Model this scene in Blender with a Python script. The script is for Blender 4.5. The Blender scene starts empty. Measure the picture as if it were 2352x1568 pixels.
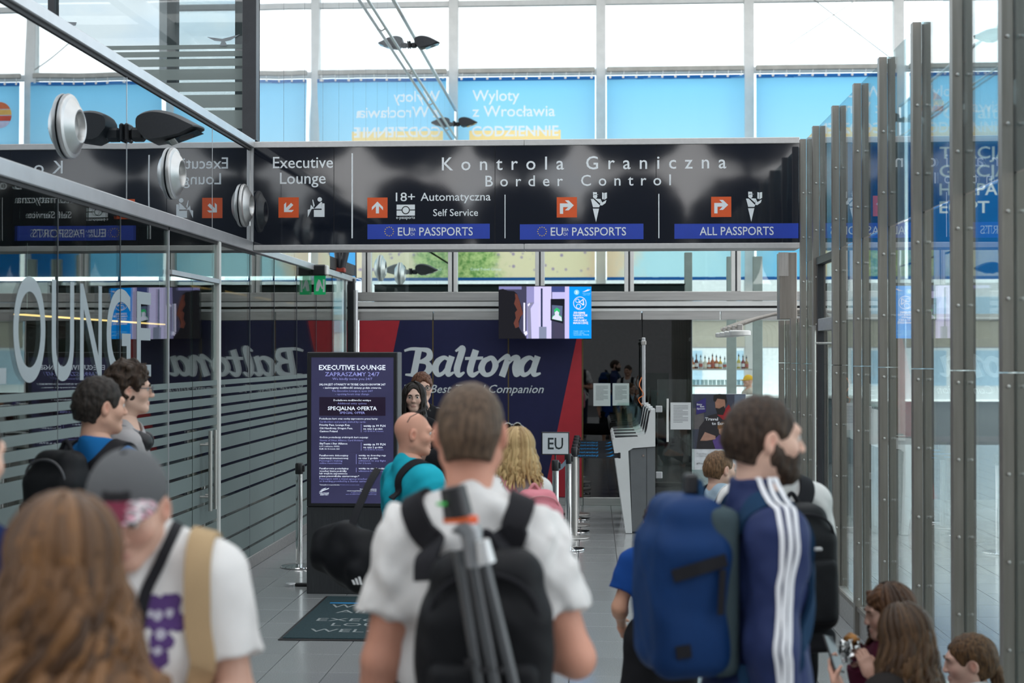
import bpy, bmesh, math, random
import numpy as np
from mathutils import Vector, Matrix
random.seed(7); np.random.seed(7)
PI = math.pi
SC = bpy.context.scene
COL = SC.collection

# ------------------------------------------------------------------ camera
CAM_H = 1.93; FPX = 3267.0; YAW = math.radians(3.276); PITCH = math.radians(0.526)
cd = bpy.data.cameras.new('camera'); cam = bpy.data.objects.new('camera', cd); COL.objects.link(cam)
cd.sensor_width = 36.0; cd.lens = 36.0 * FPX / 2352.0
cam.location = (0, 0, CAM_H); cam.rotation_euler = (PI/2 + PITCH, 0, YAW)
cd.dof.use_dof = True; cd.dof.focus_distance = 12.2; cd.dof.aperture_fstop = 2.4
cd.clip_end = 400
SC.camera = cam

# ------------------------------------------------------------------ world, sun, exposure
SC.view_settings.view_transform = 'Standard'; SC.view_settings.look = 'None'
SC.view_settings.exposure = 0.32; SC.view_settings.gamma = 1.0; SC.view_settings.use_curve_mapping = False
SC.cycles.max_bounces = 7; SC.cycles.transparent_max_bounces = 28
SC.cycles.diffuse_bounces = 3; SC.cycles.glossy_bounces = 4; SC.cycles.transmission_bounces = 4
SC.cycles.caustics_reflective = False; SC.cycles.caustics_refractive = False
SC.cycles.sample_clamp_indirect = 4.0
WORLD_STRENGTH = 2.3
w = bpy.data.worlds.new('sky'); SC.world = w; w.use_nodes = True
nt = w.node_tree; nt.nodes.clear()
_o = nt.nodes.new('ShaderNodeOutputWorld'); _b = nt.nodes.new('ShaderNodeBackground')
_tc = nt.nodes.new('ShaderNodeTexCoord'); _mp = nt.nodes.new('ShaderNodeMapping'); _mp.inputs['Scale'].default_value = (1, 1, 2.2)
_nz = nt.nodes.new('ShaderNodeTexNoise'); _nz.inputs['Scale'].default_value = 2.6; _nz.inputs['Detail'].default_value = 7; _nz.inputs['Roughness'].default_value = .55
_cr = nt.nodes.new('ShaderNodeValToRGB')
_cr.color_ramp.elements[0].position = .36; _cr.color_ramp.elements[0].color = (.55, .77, 1.0, 1)
_cr.color_ramp.elements[1].position = .50; _cr.color_ramp.elements[1].color = (1.0, 1.0, 1.0, 1)
_b.inputs['Strength'].default_value = WORLD_STRENGTH
for a, b in ((_tc.outputs['Generated'], _mp.inputs['Vector']), (_mp.outputs[0], _nz.inputs['Vector']), (_nz.outputs['Fac'], _cr.inputs[0]), (_cr.outputs[0], _b.inputs['Color']), (_b.outputs[0], _o.inputs['Surface'])):
    nt.links.new(a, b)

# ------------------------------------------------------------------ measuring: photograph pixel -> point on a real plane
_f = np.array([-math.sin(YAW)*math.cos(PITCH), math.cos(YAW)*math.cos(PITCH), math.sin(PITCH)])
_r = np.array([math.cos(YAW), math.sin(YAW), 0.0]); _u = np.cross(_r, _f); _c = np.array([0, 0, CAM_H])
def _ray(px, py): return _f + _r*(px-1176)/FPX - _u*(py-784)/FPX
def atY(px, py, y): d = _ray(px, py); return _c + d*(y/d[1])
def atX(px, py, x): d = _ray(px, py); return _c + d*(x/d[0])
def atD(px, py, t): return _c + _ray(px, py)*t
def onF(px, py, z=0.0): d = _ray(px, py); return _c + d*((z-CAM_H)/d[2])

# ------------------------------------------------------------------ materials
MATS = {}
def _nodes(name):
    m = bpy.data.materials.new(name); m.use_nodes = True; n = m.node_tree; n.nodes.clear()
    out = n.nodes.new('ShaderNodeOutputMaterial'); return m, n, out
def mat(name, col, rough=.5, metal=0.0, var=.08, vscale=9.0, bump=0.0, bscale=60.0, spec=.5, stretch=(1, 1, 1), sheen=0.0, coat=0.0, emit=0.0, col2=None, trans=0.0):
    if name in MATS: return MATS[name]
    m, n, out = _nodes(name); L = n.links.new
    p = n.nodes.new('ShaderNodeBsdfPrincipled')
    tc = n.nodes.new('ShaderNodeTexCoord'); mp = n.nodes.new('ShaderNodeMapping'); mp.inputs['Scale'].default_value = stretch
    L(tc.outputs['Object'], mp.inputs['Vector'])
    nz = n.nodes.new('ShaderNodeTexNoise'); nz.inputs['Scale'].default_value = vscale; nz.inputs['Detail'].default_value = 4
    L(mp.outputs[0], nz.inputs['Vector'])
    cr = n.nodes.new('ShaderNodeValToRGB'); c2 = col2 or col
    cr.color_ramp.elements[0].position = .3; cr.color_ramp.elements[1].position = .7
    cr.color_ramp.elements[0].color = tuple(max(0, c*(1-var)) for c in col) + (1,)
    cr.color_ramp.elements[1].color = tuple(min(1, c*(1+var)) for c in c2) + (1,)
    L(nz.outputs['Fac'], cr.inputs[0]); L(cr.outputs[0], p.inputs['Base Color'])
    p.inputs['Roughness'].default_value = rough; p.inputs['Metallic'].default_value = metal
    p.inputs['Specular IOR Level'].default_value = spec
    if sheen: p.inputs['Sheen Weight'].default_value = sheen
    if coat: p.inputs['Coat Weight'].default_value = coat; p.inputs['Coat Roughness'].default_value = .05
    if emit: L(cr.outputs[0], p.inputs['Emission Color']); p.inputs['Emission Strength'].default_value = emit
    if bump:
        nb = n.nodes.new('ShaderNodeTexNoise'); nb.inputs['Scale'].default_value = bscale; nb.inputs['Detail'].default_value = 3
        L(mp.outputs[0], nb.inputs['Vector'])
        bp = n.nodes.new('ShaderNodeBump'); bp.inputs['Strength'].default_value = 1.0; bp.inputs['Distance'].default_value = bump
        L(nb.outputs['Fac'], bp.inputs['Height']); L(bp.outputs[0], p.inputs['Normal'])
    sh = p.outputs[0]
    if trans:
        t = n.nodes.new('ShaderNodeBsdfTranslucent'); L(cr.outputs[0], t.inputs['Color'])
        mx = n.nodes.new('ShaderNodeMixShader'); mx.inputs[0].default_value = trans
        L(sh, mx.inputs[1]); L(t.outputs[0], mx.inputs[2]); sh = mx.outputs[0]
    L(sh, out.inputs['Surface']); MATS[name] = m; return m
def glass(name, tint=(.9, .95, .93), f0=.05, wave=.0, wscale=.7, rough=0.0, under=None, gtint=(1, 1, 1)):
    """flat pane: Schlick mirror share over clear (or, with `under`, an opaque backing of that colour)"""
    if name in MATS: return MATS[name]
    m, n, out = _nodes(name); L = n.links.new
    lw = n.nodes.new('ShaderNodeLayerWeight'); lw.inputs['Blend'].default_value = .5
    pw = n.nodes.new('ShaderNodeMath'); pw.operation = 'POWER'; pw.inputs[1].default_value = 5; L(lw.outputs['Facing'], pw.inputs[0])
    ma = n.nodes.new('ShaderNodeMath'); ma.operation = 'MULTIPLY_ADD'; ma.inputs[1].default_value = 1-f0; ma.inputs[2].default_value = f0; L(pw.outputs[0], ma.inputs[0])
    g = n.nodes.new('ShaderNodeBsdfGlossy'); g.inputs['Roughness'].default_value = rough; g.inputs['Color'].default_value = tuple(gtint) + (1,)
    if wave:
        tc = n.nodes.new('ShaderNodeTexCoord'); nb = n.nodes.new('ShaderNodeTexNoise'); nb.inputs['Scale'].default_value = wscale; nb.inputs['Detail'].default_value = 1
        gm = n.nodes.new('ShaderNodeNewGeometry'); L(gm.outputs['Position'], nb.inputs['Vector'])
        bp = n.nodes.new('ShaderNodeBump'); bp.inputs['Distance'].default_value = wave; bp.inputs['Strength'].default_value = 1
        L(nb.outputs['Fac'], bp.inputs['Height']); L(bp.outputs[0], g.inputs['Normal'])
    if under is None:
        t = n.nodes.new('ShaderNodeBsdfTransparent'); t.inputs[0].default_value = tuple(tint) + (1,)
    else:
        t = n.nodes.new('ShaderNodeBsdfDiffuse'); t.inputs[0].default_value = tuple(under) + (1,)
    mx = n.nodes.new('ShaderNodeMixShader'); L(ma.outputs[0], mx.inputs[0]); L(t.outputs[0], mx.inputs[1]); L(g.outputs[0], mx.inputs[2])
    L(mx.outputs[0], out.inputs['Surface']); MATS[name] = m; return m
def film(name, col, clear=.35, trans=.5):
    """frosted film: matt, partly translucent, partly see-through"""
    if name in MATS: return MATS[name]
    m, n, out = _nodes(name); L = n.links.new
    tc = n.nodes.new('ShaderNodeTexCoord'); nz = n.nodes.new('ShaderNodeTexNoise'); nz.inputs['Scale'].default_value = 3
    L(tc.outputs['Object'], nz.inputs['Vector'])
    cr = n.nodes.new('ShaderNodeValToRGB'); cr.color_ramp.elements[0].color = tuple(c*.95 for c in col) + (1,); cr.color_ramp.elements[1].color = tuple(min(1, c*1.05) for c in col) + (1,)
    L(nz.outputs['Fac'], cr.inputs[0])
    d = n.nodes.new('ShaderNodeBsdfPrincipled'); d.inputs['Roughness'].default_value = .35; d.inputs['Specular IOR Level'].default_value = .35; L(cr.outputs[0], d.inputs['Base Color'])
    t = n.nodes.new('ShaderNodeBsdfTranslucent'); L(cr.outputs[0], t.inputs['Color'])
    x = n.nodes.new('ShaderNodeBsdfTransparent')
    m1 = n.nodes.new('ShaderNodeMixShader'); m1.inputs[0].default_value = trans; L(d.outputs[0], m1.inputs[1]); L(t.outputs[0], m1.inputs[2])
    m2 = n.nodes.new('ShaderNodeMixShader'); m2.inputs[0].default_value = clear; L(m1.outputs[0], m2.inputs[1]); L(x.outputs[0], m2.inputs[2])
    L(m2.outputs[0], out.inputs['Surface']); MATS[name] = m; return m
def glow(name, col, strength):
    if name in MATS: return MATS[name]
    m, n, out = _nodes(name)
    tc = n.nodes.new('ShaderNodeTexCoord'); nz = n.nodes.new('ShaderNodeTexNoise'); nz.inputs['Scale'].default_value = 2
    n.links.new(tc.outputs['Object'], nz.inputs['Vector'])
    cr = n.nodes.new('ShaderNodeValToRGB'); cr.color_ramp.elements[0].color = tuple(c*.96 for c in col) + (1,); cr.color_ramp.elements[1].color = tuple(col) + (1,)
    n.links.new(nz.outputs['Fac'], cr.inputs[0])
    e = n.nodes.new('ShaderNodeEmission'); n.links.new(cr.outputs[0], e.inputs[0]); e.inputs[1].default_value = strength
    n.links.new(e.outputs[0], out.inputs['Surface']); MATS[name] = m; return m
def attrmat(name, rough=.6, bump=0.0, bscale=200, sheen=0.0, spec=.35):
    """colour comes from the mesh's own 'tone' colour attribute (skin tones, printed cloth)"""
    if name in MATS: return MATS[name]
    m, n, out = _nodes(name); L = n.links.new
    p = n.nodes.new('ShaderNodeBsdfPrincipled'); a = n.nodes.new('ShaderNodeAttribute'); a.attribute_name = 'tone'
    L(a.outputs['Color'], p.inputs['Base Color']); p.inputs['Roughness'].default_value = rough; p.inputs['Specular IOR Level'].default_value = spec
    if sheen: p.inputs['Sheen Weight'].default_value = sheen
    if bump:
        tc = n.nodes.new('ShaderNodeTexCoord'); nb = n.nodes.new('ShaderNodeTexNoise'); nb.inputs['Scale'].default_value = bscale
        L(tc.outputs['Object'], nb.inputs['Vector']); bp = n.nodes.new('ShaderNodeBump'); bp.inputs['Distance'].default_value = bump
        L(nb.outputs['Fac'], bp.inputs['Height']); L(bp.outputs[0], p.inputs['Normal'])
    L(p.outputs[0], out.inputs['Surface']); MATS[name] = m; return m

# ------------------------------------------------------------------ objects
def tag(o, label=None, cat=None, group=None, kind=None):
    if label: o['label'] = label
    if cat: o['category'] = cat
    if group: o['group'] = group
    if kind: o['kind'] = kind
    return o
def empty(name, loc=(0, 0, 0), rz=0.0, label=None, cat=None, group=None, kind=None, parent=None):
    o = bpy.data.objects.new(name, None); COL.objects.link(o); o.location = loc; o.rotation_euler = (0, 0, rz)
    o.empty_display_size = .1
    if parent: o.parent = parent
    return tag(o, label, cat, group, kind)
def link(name, me, parent=None, loc=None, rz=None, m=None):
    o = bpy.data.objects.new(name, me); COL.objects.link(o)
    if parent is not None: o.parent = parent
    if loc is not None: o.location = loc
    if rz is not None: o.rotation_euler = (0, 0, rz)
    if m is not None and not me.materials: me.materials.append(m)
    return o
def copy_tree(o, parent=None):
    c = o.copy(); COL.objects.link(c); c.parent = parent
    for ch in list(o.children): copy_tree(ch, c)
    return c
class MB:
    def __init__(s): s.v = []; s.f = []; s.mi = []; s.cur = 0
    def _add(s, vs, fs):
        b = len(s.v); s.v += [tuple(map(float, p)) for p in vs]; s.f += [tuple(b+i for i in f) for f in fs]; s.mi += [s.cur]*len(fs); return s
    def box(s, x0, x1, y0, y1, z0, z1, b=0.0):
        x0, x1 = min(x0, x1), max(x0, x1); y0, y1 = min(y0, y1), max(y0, y1); z0, z1 = min(z0, z1), max(z0, z1)
        b = min(b, .45*min(x1-x0, y1-y0, z1-z0))
        if b <= 0:
            return s._add([(x, y, z) for x in (x0, x1) for y in (y0, y1) for z in (z0, z1)],
                          [(0, 1, 3, 2), (4, 6, 7, 5), (0, 4, 5, 1), (2, 3, 7, 6), (0, 2, 6, 4), (1, 5, 7, 3)])
        V = []; idx = {}
        X = (x0, x1); Y = (y0, y1); Z = (z0, z1)
        for i in (0, 1):
            for j in (0, 1):
                for k in (0, 1):
                    sx, sy, sz = 1-2*i, 1-2*j, 1-2*k
                    for a in range(3):
                        idx[(i, j, k, a)] = len(V)
                        V.append((X[i]+(b*sx if a != 0 else 0), Y[j]+(b*sy if a != 1 else 0), Z[k]+(b*sz if a != 2 else 0)))
        Fs = []
        for i in (0, 1): Fs.append([idx[(i, j, k, 0)] for j, k in ((0, 0), (1, 0), (1, 1), (0, 1))])
        for j in (0, 1): Fs.append([idx[(i, j, k, 1)] for i, k in ((0, 0), (1, 0), (1, 1), (0, 1))])
        for k in (0, 1): Fs.append([idx[(i, j, k, 2)] for i, j in ((0, 0), (1, 0), (1, 1), (0, 1))])
        for i in (0, 1):
            for j in (0, 1): Fs.append([idx[(i, j, 0, 0)], idx[(i, j, 1, 0)], idx[(i, j, 1, 1)], idx[(i, j, 0, 1)]])
            for k in (0, 1): Fs.append([idx[(i, 0, k, 0)], idx[(i, 1, k, 0)], idx[(i, 1, k, 2)], idx[(i, 0, k, 2)]])
        for j in (0, 1):
            for k in (0, 1): Fs.append([idx[(0, j, k, 1)], idx[(1, j, k, 1)], idx[(1, j, k, 2)], idx[(0, j, k, 2)]])
        for i in (0, 1):
            for j in (0, 1):
                for k in (0, 1): Fs.append([idx[(i, j, k, a)] for a in range(3)])
        return s._add(V, Fs)
    def tube(s, pts, r, n=8, cap=True):
        pts = [Vector(p) for p in pts]; rs = r if hasattr(r, '__len__') else [r]*len(pts)
        V = []; Fs = []; up = Vector((0, 0, 1)); prev = None
        for i, p in enumerate(pts):
            t = (pts[min(i+1, len(pts)-1)] - pts[max(i-1, 0)]).normalized()
            if prev is None: prev = t.cross(up if abs(t.z) < .95 else Vector((1, 0, 0))).normalized()
            a = (prev - t*prev.dot(t)); a = a.normalized() if a.length > 1e-6 else t.orthogonal().normalized(); prev = a; c = t.cross(a)
            for k in range(n): q = 2*PI*k/n; V.append(p + (a*math.cos(q) + c*math.sin(q))*rs[i])
        for i in range(len(pts)-1):
            for k in range(n): Fs.append((i*n+k, i*n+(k+1) % n, (i+1)*n+(k+1) % n, (i+1)*n+k))
        if cap: Fs += [tuple(range(n)), tuple(range((len(pts)-1)*n, len(pts)*n))]
        return s._add(V, Fs)
    def lathe(s, prof, o=(0, 0, 0), axis='z', n=24):
        V = []; Fs = []
        for (r, h) in prof:
            for k in range(n):
                a = 2*PI*k/n; c, d = r*math.cos(a), r*math.sin(a)
                V.append({'z': (o[0]+c, o[1]+d, o[2]+h), 'x': (o[0]+h, o[1]+c, o[2]+d), 'y': (o[0]+c, o[1]+h, o[2]+d)}[axis])
        for i in range(len(prof)-1):
            for k in range(n): Fs.append((i*n+k, i*n+(k+1) % n, (i+1)*n+(k+1) % n, (i+1)*n+k))
        for i in (0, len(prof)-1):
            if prof[i][0] > 1e-5: Fs.append(tuple(range(i*n, i*n+n)))
        return s._add(V, Fs)
    def prism(s, poly, d0, d1, plane='xz'):
        n = len(poly); V = []
        for d in (d0, d1):
            for (a, b) in poly: V.append({'xz': (a, d, b), 'yz': (d, a, b), 'xy': (a, b, d)}[plane])
        return s._add(V, [tuple(range(n)), tuple(range(n, 2*n))] + [(i, (i+1) % n, n+(i+1) % n, n+i) for i in range(n)])
    def ribbon(s, pts, nrm, wid, th):
        """flat strap: path points, outward normals, width, thickness"""
        pts = [Vector(p) for p in pts]; V = []; Fs = []
        for i, p in enumerate(pts):
            t = (pts[min(i+1, len(pts)-1)] - pts[max(i-1, 0)]).normalized(); nn = Vector(nrm[i] if hasattr(nrm[0], '__len__') else nrm)
            b = t.cross(nn).normalized(); nn = b.cross(t).normalized()
            ww = wid[i] if hasattr(wid, '__len__') else wid
            for (q, e) in ((-.5, 0), (.5, 0), (.5, 1), (-.5, 1)): V.append(p + b*ww*q + nn*th*e)
        for i in range(len(pts)-1):
            for k in range(4): Fs.append((i*4+k, i*4+(k+1) % 4, i*4+4+(k+1) % 4, i*4+4+k))
        Fs += [(0, 1, 2, 3), tuple(len(V)-4+k for k in range(4))]
        return s._add(V, Fs)
    def mesh(s, name, mats, smooth=False):
        me = bpy.data.meshes.new(name); me.from_pydata(s.v, [], s.f)
        bm = bmesh.new(); bm.from_mesh(me); bmesh.ops.recalc_face_normals(bm, faces=bm.faces); bm.to_mesh(me); bm.free()
        mats = mats if isinstance(mats, (list, tuple)) else [mats]
        for m in mats: me.materials.append(m)
        if len(mats) > 1: me.polygons.foreach_set('material_index', s.mi)
        if smooth:
            me.polygons.foreach_set('use_smooth', [True]*len(me.polygons))
            try: me.set_sharp_from_angle(angle=math.radians(38))
            except Exception: pass
        me.update(); return me
    def build(s, name, mats, parent=None, loc=None, smooth=False, rz=None):
        return link(name, s.mesh(name, mats, smooth), parent, loc, rz)
def smooth_path(pts, n=6):
    """Catmull-Rom through the points"""
    P = [Vector(p) for p in pts]; out = []
    for i in range(len(P)-1):
        a, b, c, d = P[max(i-1, 0)], P[i], P[i+1], P[min(i+2, len(P)-1)]
        for k in range(n):
            t = k/n; out.append(.5*((2*b) + (c-a)*t + (2*a-5*b+4*c-d)*t*t + (3*b-a-3*c+d)*t**3))
    out.append(P[-1]); return out
_txt = {}
def text_mesh(body, size=1.0, align='CENTER', bold=0.0, shear=0.0, spacing=1.0, sx=1.0, line=1.0, res=2):
    """flat lettering, in the local xy plane"""
    c = bpy.data.curves.new('lettering', 'FONT'); c.body = body; c.size = size; c.align_x = align; c.offset = bold*size; c.shear = shear
    c.space_character = spacing; c.space_line = line; c.resolution_u = res; c.extrude = 0.0
    o = bpy.data.objects.new('lettering', c); COL.objects.link(o)
    me = bpy.data.meshes.new_from_object(o.evaluated_get(bpy.context.evaluated_depsgraph_get()))
    bpy.data.objects.remove(o); bpy.data.curves.remove(c)
    if sx != 1.0: me.transform(Matrix.Diagonal((sx, 1, 1, 1)))
    me.materials.clear(); return me
def lettering(body, m, parent, loc, size, rot=(PI/2, 0, 0), name='lettering', th=.0015, fit=None, **kw):
    """upright text; default faces -Y. fit = wanted width in metres"""
    me = text_mesh(body, size, **kw)
    if not len(me.vertices): return None
    if fit:
        xs = [v.co.x for v in me.vertices]; wdt = max(xs)-min(xs)
        me.transform(Matrix.Diagonal((fit/wdt, 1, 1, 1)))
    me.materials.append(m)
    o = link(name, me, parent, loc); o.rotation_euler = rot
    if parent is not None and parent.type == 'EMPTY': o.location = Vector(loc) - parent.location
    return o
# ================================================================== THE SETTING
XL, XR, YS, YB, YF = -3.10, 1.85, 12.71, 18.28, 32.16
steel = mat('brushed_steel', (.50, .485, .46), .34, .9, .12, 5, .0006, 90, stretch=(14, 14, .6))
steel_h = mat('satin_steel_band', (.56, .55, .53), .36, .85, .10, 4, .0005, 70, stretch=(.5, 8, 8))
steel_post = mat('weathered_steel_post', (.30, .275, .245), .38, .8, .16, 3, .0008, 60, stretch=(9, 9, .5))
chrome = mat('polished_chrome', (.78, .78, .78), .09, 1.0, .04)
alu = mat('satin_aluminium', (.60, .61, .62), .38, .7, .05, 6)
alu_white = mat('white_aluminium', (.72, .72, .69), .45, .1, .05, 6)
rubber = mat('black_rubber', (.015, .015, .016), .6, 0, .15)
dark_frame = mat('dark_grey_frame', (.035, .037, .042), .4, .2, .1)
black_plastic = mat('black_plastic', (.012, .012, .014), .38, 0, .1)
joint_m = mat('grey_silicone_joint', (.05, .055, .06), .6)
clear_pane = glass('clear_pane', (.90, .95, .93), .045, .0012, 1.2)
wall_pane = glass('lounge_wall_pane', (.84, .92, .90), .06, .0010, 1.1)
side_pane = glass('partition_pane', (.86, .92, .91), .05, .0008, .9)
side_pane_up = glass('partition_upper_pane', (.62, .72, .74), .09, .0006, .9)
mirror_pane = glass('mirror_coated_pane', (0, 0, 0), .62, .0022, .75, under=(.012, .016, .02), gtint=(.90, .94, .97))
mirror_clad = glass('reflective_cladding', (0, 0, 0), .66, .0018, .9, under=(.5, .52, .53), gtint=(.93, .96, .98))
frost = film('frosted_film', (.36, .43, .42), .08, .45)
frost_letter = film('frosted_lettering_film', (.55, .62, .65), .03, .35)

# ---- floor: granite tiles over a dark bed
def floor_mat():
    m, n, out = _nodes('polished_granite_tile'); L = n.links.new
    p = n.nodes.new('ShaderNodeBsdfPrincipled'); g = n.nodes.new('ShaderNodeNewGeometry'); oi = n.nodes.new('ShaderNodeObjectInfo')
    nz = n.nodes.new('ShaderNodeTexNoise'); nz.inputs['Scale'].default_value = 160; nz.inputs['Detail'].default_value = 5; L(g.outputs['Position'], nz.inputs['Vector'])
    n2 = n.nodes.new('ShaderNodeTexNoise'); n2.inputs['Scale'].default_value = 2.2; n2.inputs['Detail'].default_value = 5; L(g.outputs['Position'], n2.inputs['Vector'])
    cr = n.nodes.new('ShaderNodeValToRGB'); cr.color_ramp.elements[0].position = .35; cr.color_ramp.elements[0].color = (.24, .25, .25, 1); cr.color_ramp.elements[1].position = .68; cr.color_ramp.elements[1].color = (.36, .37, .37, 1)
    L(nz.outputs['Fac'], cr.inputs[0])
    hv = n.nodes.new('ShaderNodeHueSaturation'); ma = n.nodes.new('ShaderNodeMath'); ma.operation = 'MULTIPLY_ADD'; ma.inputs[1].default_value = .12; ma.inputs[2].default_value = .94
    L(oi.outputs['Random'], ma.inputs[0]); L(ma.outputs[0], hv.inputs['Value']); L(cr.outputs[0], hv.inputs['Color']); L(hv.outputs[0], p.inputs['Base Color'])
    r = n.nodes.new('ShaderNodeMapRange'); r.inputs[3].default_value = .09; r.inputs[4].default_value = .20; L(n2.outputs['Fac'], r.inputs[0]); L(r.outputs[0], p.inputs['Roughness'])
    p.inputs['Specular IOR Level'].default_value = .6
    L(p.outputs[0], out.inputs['Surface']); MATS['polished_granite_tile'] = m; return m
tile_m = floor_mat()
bed_m = mat('dark_grout', (.07, .07, .07), .7)
floor = MB().box(-40, 30, -30, 60, -.3, -.012).build('floor', bed_m); tag(floor, kind='structure', label='polished grey granite tile floor of the terminal')
TW, TD = .367, .52
tm = MB().box(0, TW-.005, 0, TD-.005, -.012, 0, .002).mesh('tile', tile_m)
rest = MB(); count = 0
nx0, nx1 = -12, 34
for j in range(-16, 58):
    for i in range(nx0, nx1):
        x = -3.08 + i*TW; y = .78 + j*TD
        if 7.2 < y < 18.3 and -3.2 < x < 1.85 and count < 300:
            link('tile', tm, floor, (x, y, 0)); count += 1
        else:
            rest.box(x, x+TW-.005, y, y+TD-.005, -.012, 0)
o = rest.build('tile_field', tile_m, floor); o['kind'] = 'stuff'

# ---- left wall: lounge glazing
wall_left = empty('wall_left', (XL, 0, 0), kind='structure', label='glazed lounge wall with frosted stripes along the walkway')
def wl(o): return o
JOINTS = [4.9, 5.95, 7.0, 8.06, 9.15, 10.21, 11.57, 12.67, 13.65, 14.70, 15.75, 16.73, 17.62, 18.25]
DOOR = (10.21, 11.57)
GAPS = [1.667, 1.592, 1.509, 1.427, 1.344, 1.266, 1.136, 1.002, .871, .741, .573, .377, .201]
def stripes(parent, y0, y1, z0=.11, x=.007):
    edges = [1.72]
    for g in GAPS: edges += [g+.012, g-.012]
    edges += [z0]
    for k in range(0, len(edges)-1, 2):
        me = MB().box(x, x+.0015, y0, y1, edges[k+1], edges[k]).mesh('frosted_stripe', frost)
        link('frosted_stripe', me, parent)
for a, b in zip(JOINTS[:-1], JOINTS[1:]):
    if (a, b) == DOOR: continue
    p = MB().box(-.006, .006, a+.005, b-.005, .11, 2.86).build('glass_pane', wall_pane, wall_left)
    stripes(p, a+.005, b-.005)
    MB().box(-.008, .0085, b-.005, b+.005, .11, 2.86).build('silicone_joint', joint_m, wall_left)
# vertical glass fins behind the joints
for b in JOINTS[1:-1]:
    MB().box(-.22, -.02, b-.006, b+.006, .11, 2.86).build('glass_fin', clear_pane, wall_left)
for a, b in ((4.9, DOOR[0]), (DOOR[1], 18.3)):
    MB().box(-.05, .018, a, b, 0, .11, .004).build('skirting', steel_h, wall_left)
MB().box(-.06, .03, 4.9, YS+.15, 2.86, 2.955, .006).build('rail', alu, wall_left)
MB().box(-.06, .03, YS+.15, 18.3, 2.86, 2.93, .006).build('rail', alu, wall_left)
MB().box(-.07, .035, 4.9, YS+.02, 3.80, 3.875, .006).build('rail', alu, wall_left)
MB().box(-.06, .012, 4.9, YS+.02, 3.775, 3.80).build('shadow_gap', rubber, wall_left)
MB().box(-.05, .012, 4.9, YS+.15, 2.835, 2.86).build('shadow_gap', rubber, wall_left)
for b in (5.6, 7.4, 9.29, 11.42):
    pass
MJ = [4.9, 7.2, 9.29, 11.42, YS-.03]
for a, b in zip(MJ[:-1], MJ[1:]):
    MB().box(-.02, .0, a+.004, b-.004, 2.955, 3.775).build('mirror_panel', mirror_pane, wall_left)
    MB().box(-.02, .002, b-.004, b+.004, 2.955, 3.775).build('panel_joint', alu, wall_left)
# lower reflective band beyond the sign, then the tall reflective cladding above
for a, b in ((YS+.15, 14.6), (14.6, 16.6), (18.5, 21.5), (21.5, 24.5), (24.5, 28.0), (28.0, 31.9)):
    MB().box(-.02, .0, a+.004, b-.004, 2.93, 3.9).build('mirror_panel', mirror_clad, wall_left)
y = 13.06
while y < 31.9:
    b = min(y+1.03, 32.0)
    MB().box(-.03, 0, y+.006, b-.006, 3.9, 7.42).build('cladding_panel', mirror_clad, wall_left); y += 1.03
MB().box(-.05, .03, 13.3, 32.0, 7.42, 7.46, .004).build('top_rail', alu, wall_left)
MB().tube([(.06, 13.3, 6.72), (.06, 31.9, 6.72)], .022, 10).build('hand_rail', steel, wall_left, smooth=True)
for yy in np.arange(14.5, 31.9, 3.1):
    MB().tube([(.06, yy, 6.72), (0, yy, 6.68)], .012, 6).build('rail_bracket', steel, wall_left)
MB().box(-.5, .0, 13.3, 32, 3.86, 3.9).build('soffit', alu, wall_left)
# end frame of the glazing near the back wall
MB().box(-.05, .05, 18.02, 18.12, 0, 2.9, .004).build('end_frame', dark_frame, wall_left)
MB().tube([(.08, 17.95, 0), (.08, 17.95, 2.75)], .03, 12).build('end_post', alu, wall_left, smooth=True)
# V shaped struts carrying the cladding
st = empty('v_strut', (XL+.02, 17.2, 2.93), label='pair of dark steel struts in a V above the lounge glazing', cat='strut')
for s in (-1, 1):
    MB().tube([(0, 0, 0), (.05+.17*s, 0, .97)], .05, 10).build('strut_tube', dark_frame, st, smooth=True)
MB().box(-.06, .06, -.05, .05, -.0, .06, .01).build('strut_foot', mat('red_oxide_steel', (.35, .05, .03), .5), st)
# LOUNGE film letters on the glass
def lounge_letter(ch, y0, y1, z0=1.775, z1=2.36):
    me = text_mesh(ch, 1.0, 'LEFT', bold=.006, res=12)
    co = np.array([v.co[:] for v in me.vertices]); mn, mx = co.min(0), co.max(0)
    T = Matrix(((0, 0, 1, .0075), ((y1-y0)/(mx[0]-mn[0]), 0, 0, y0 - mn[0]*(y1-y0)/(mx[0]-mn[0])), (0, (z1-z0)/(mx[1]-mn[1]), 0, z0-mn[1]*(z1-z0)/(mx[1]-mn[1])), (0, 0, 0, 1)))
    me.transform(T); me.materials.append(frost_letter); link('film_letter', me, wall_left)
for ch, a, b in (('L', 7.06, 7.34), ('O', 7.43, 7.875), ('U', 7.97, 8.32), ('N', 8.42, 8.80), ('G', 8.89, 9.36), ('E', 9.49, 9.80)):
    lounge_letter(ch, a, b)
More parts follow.
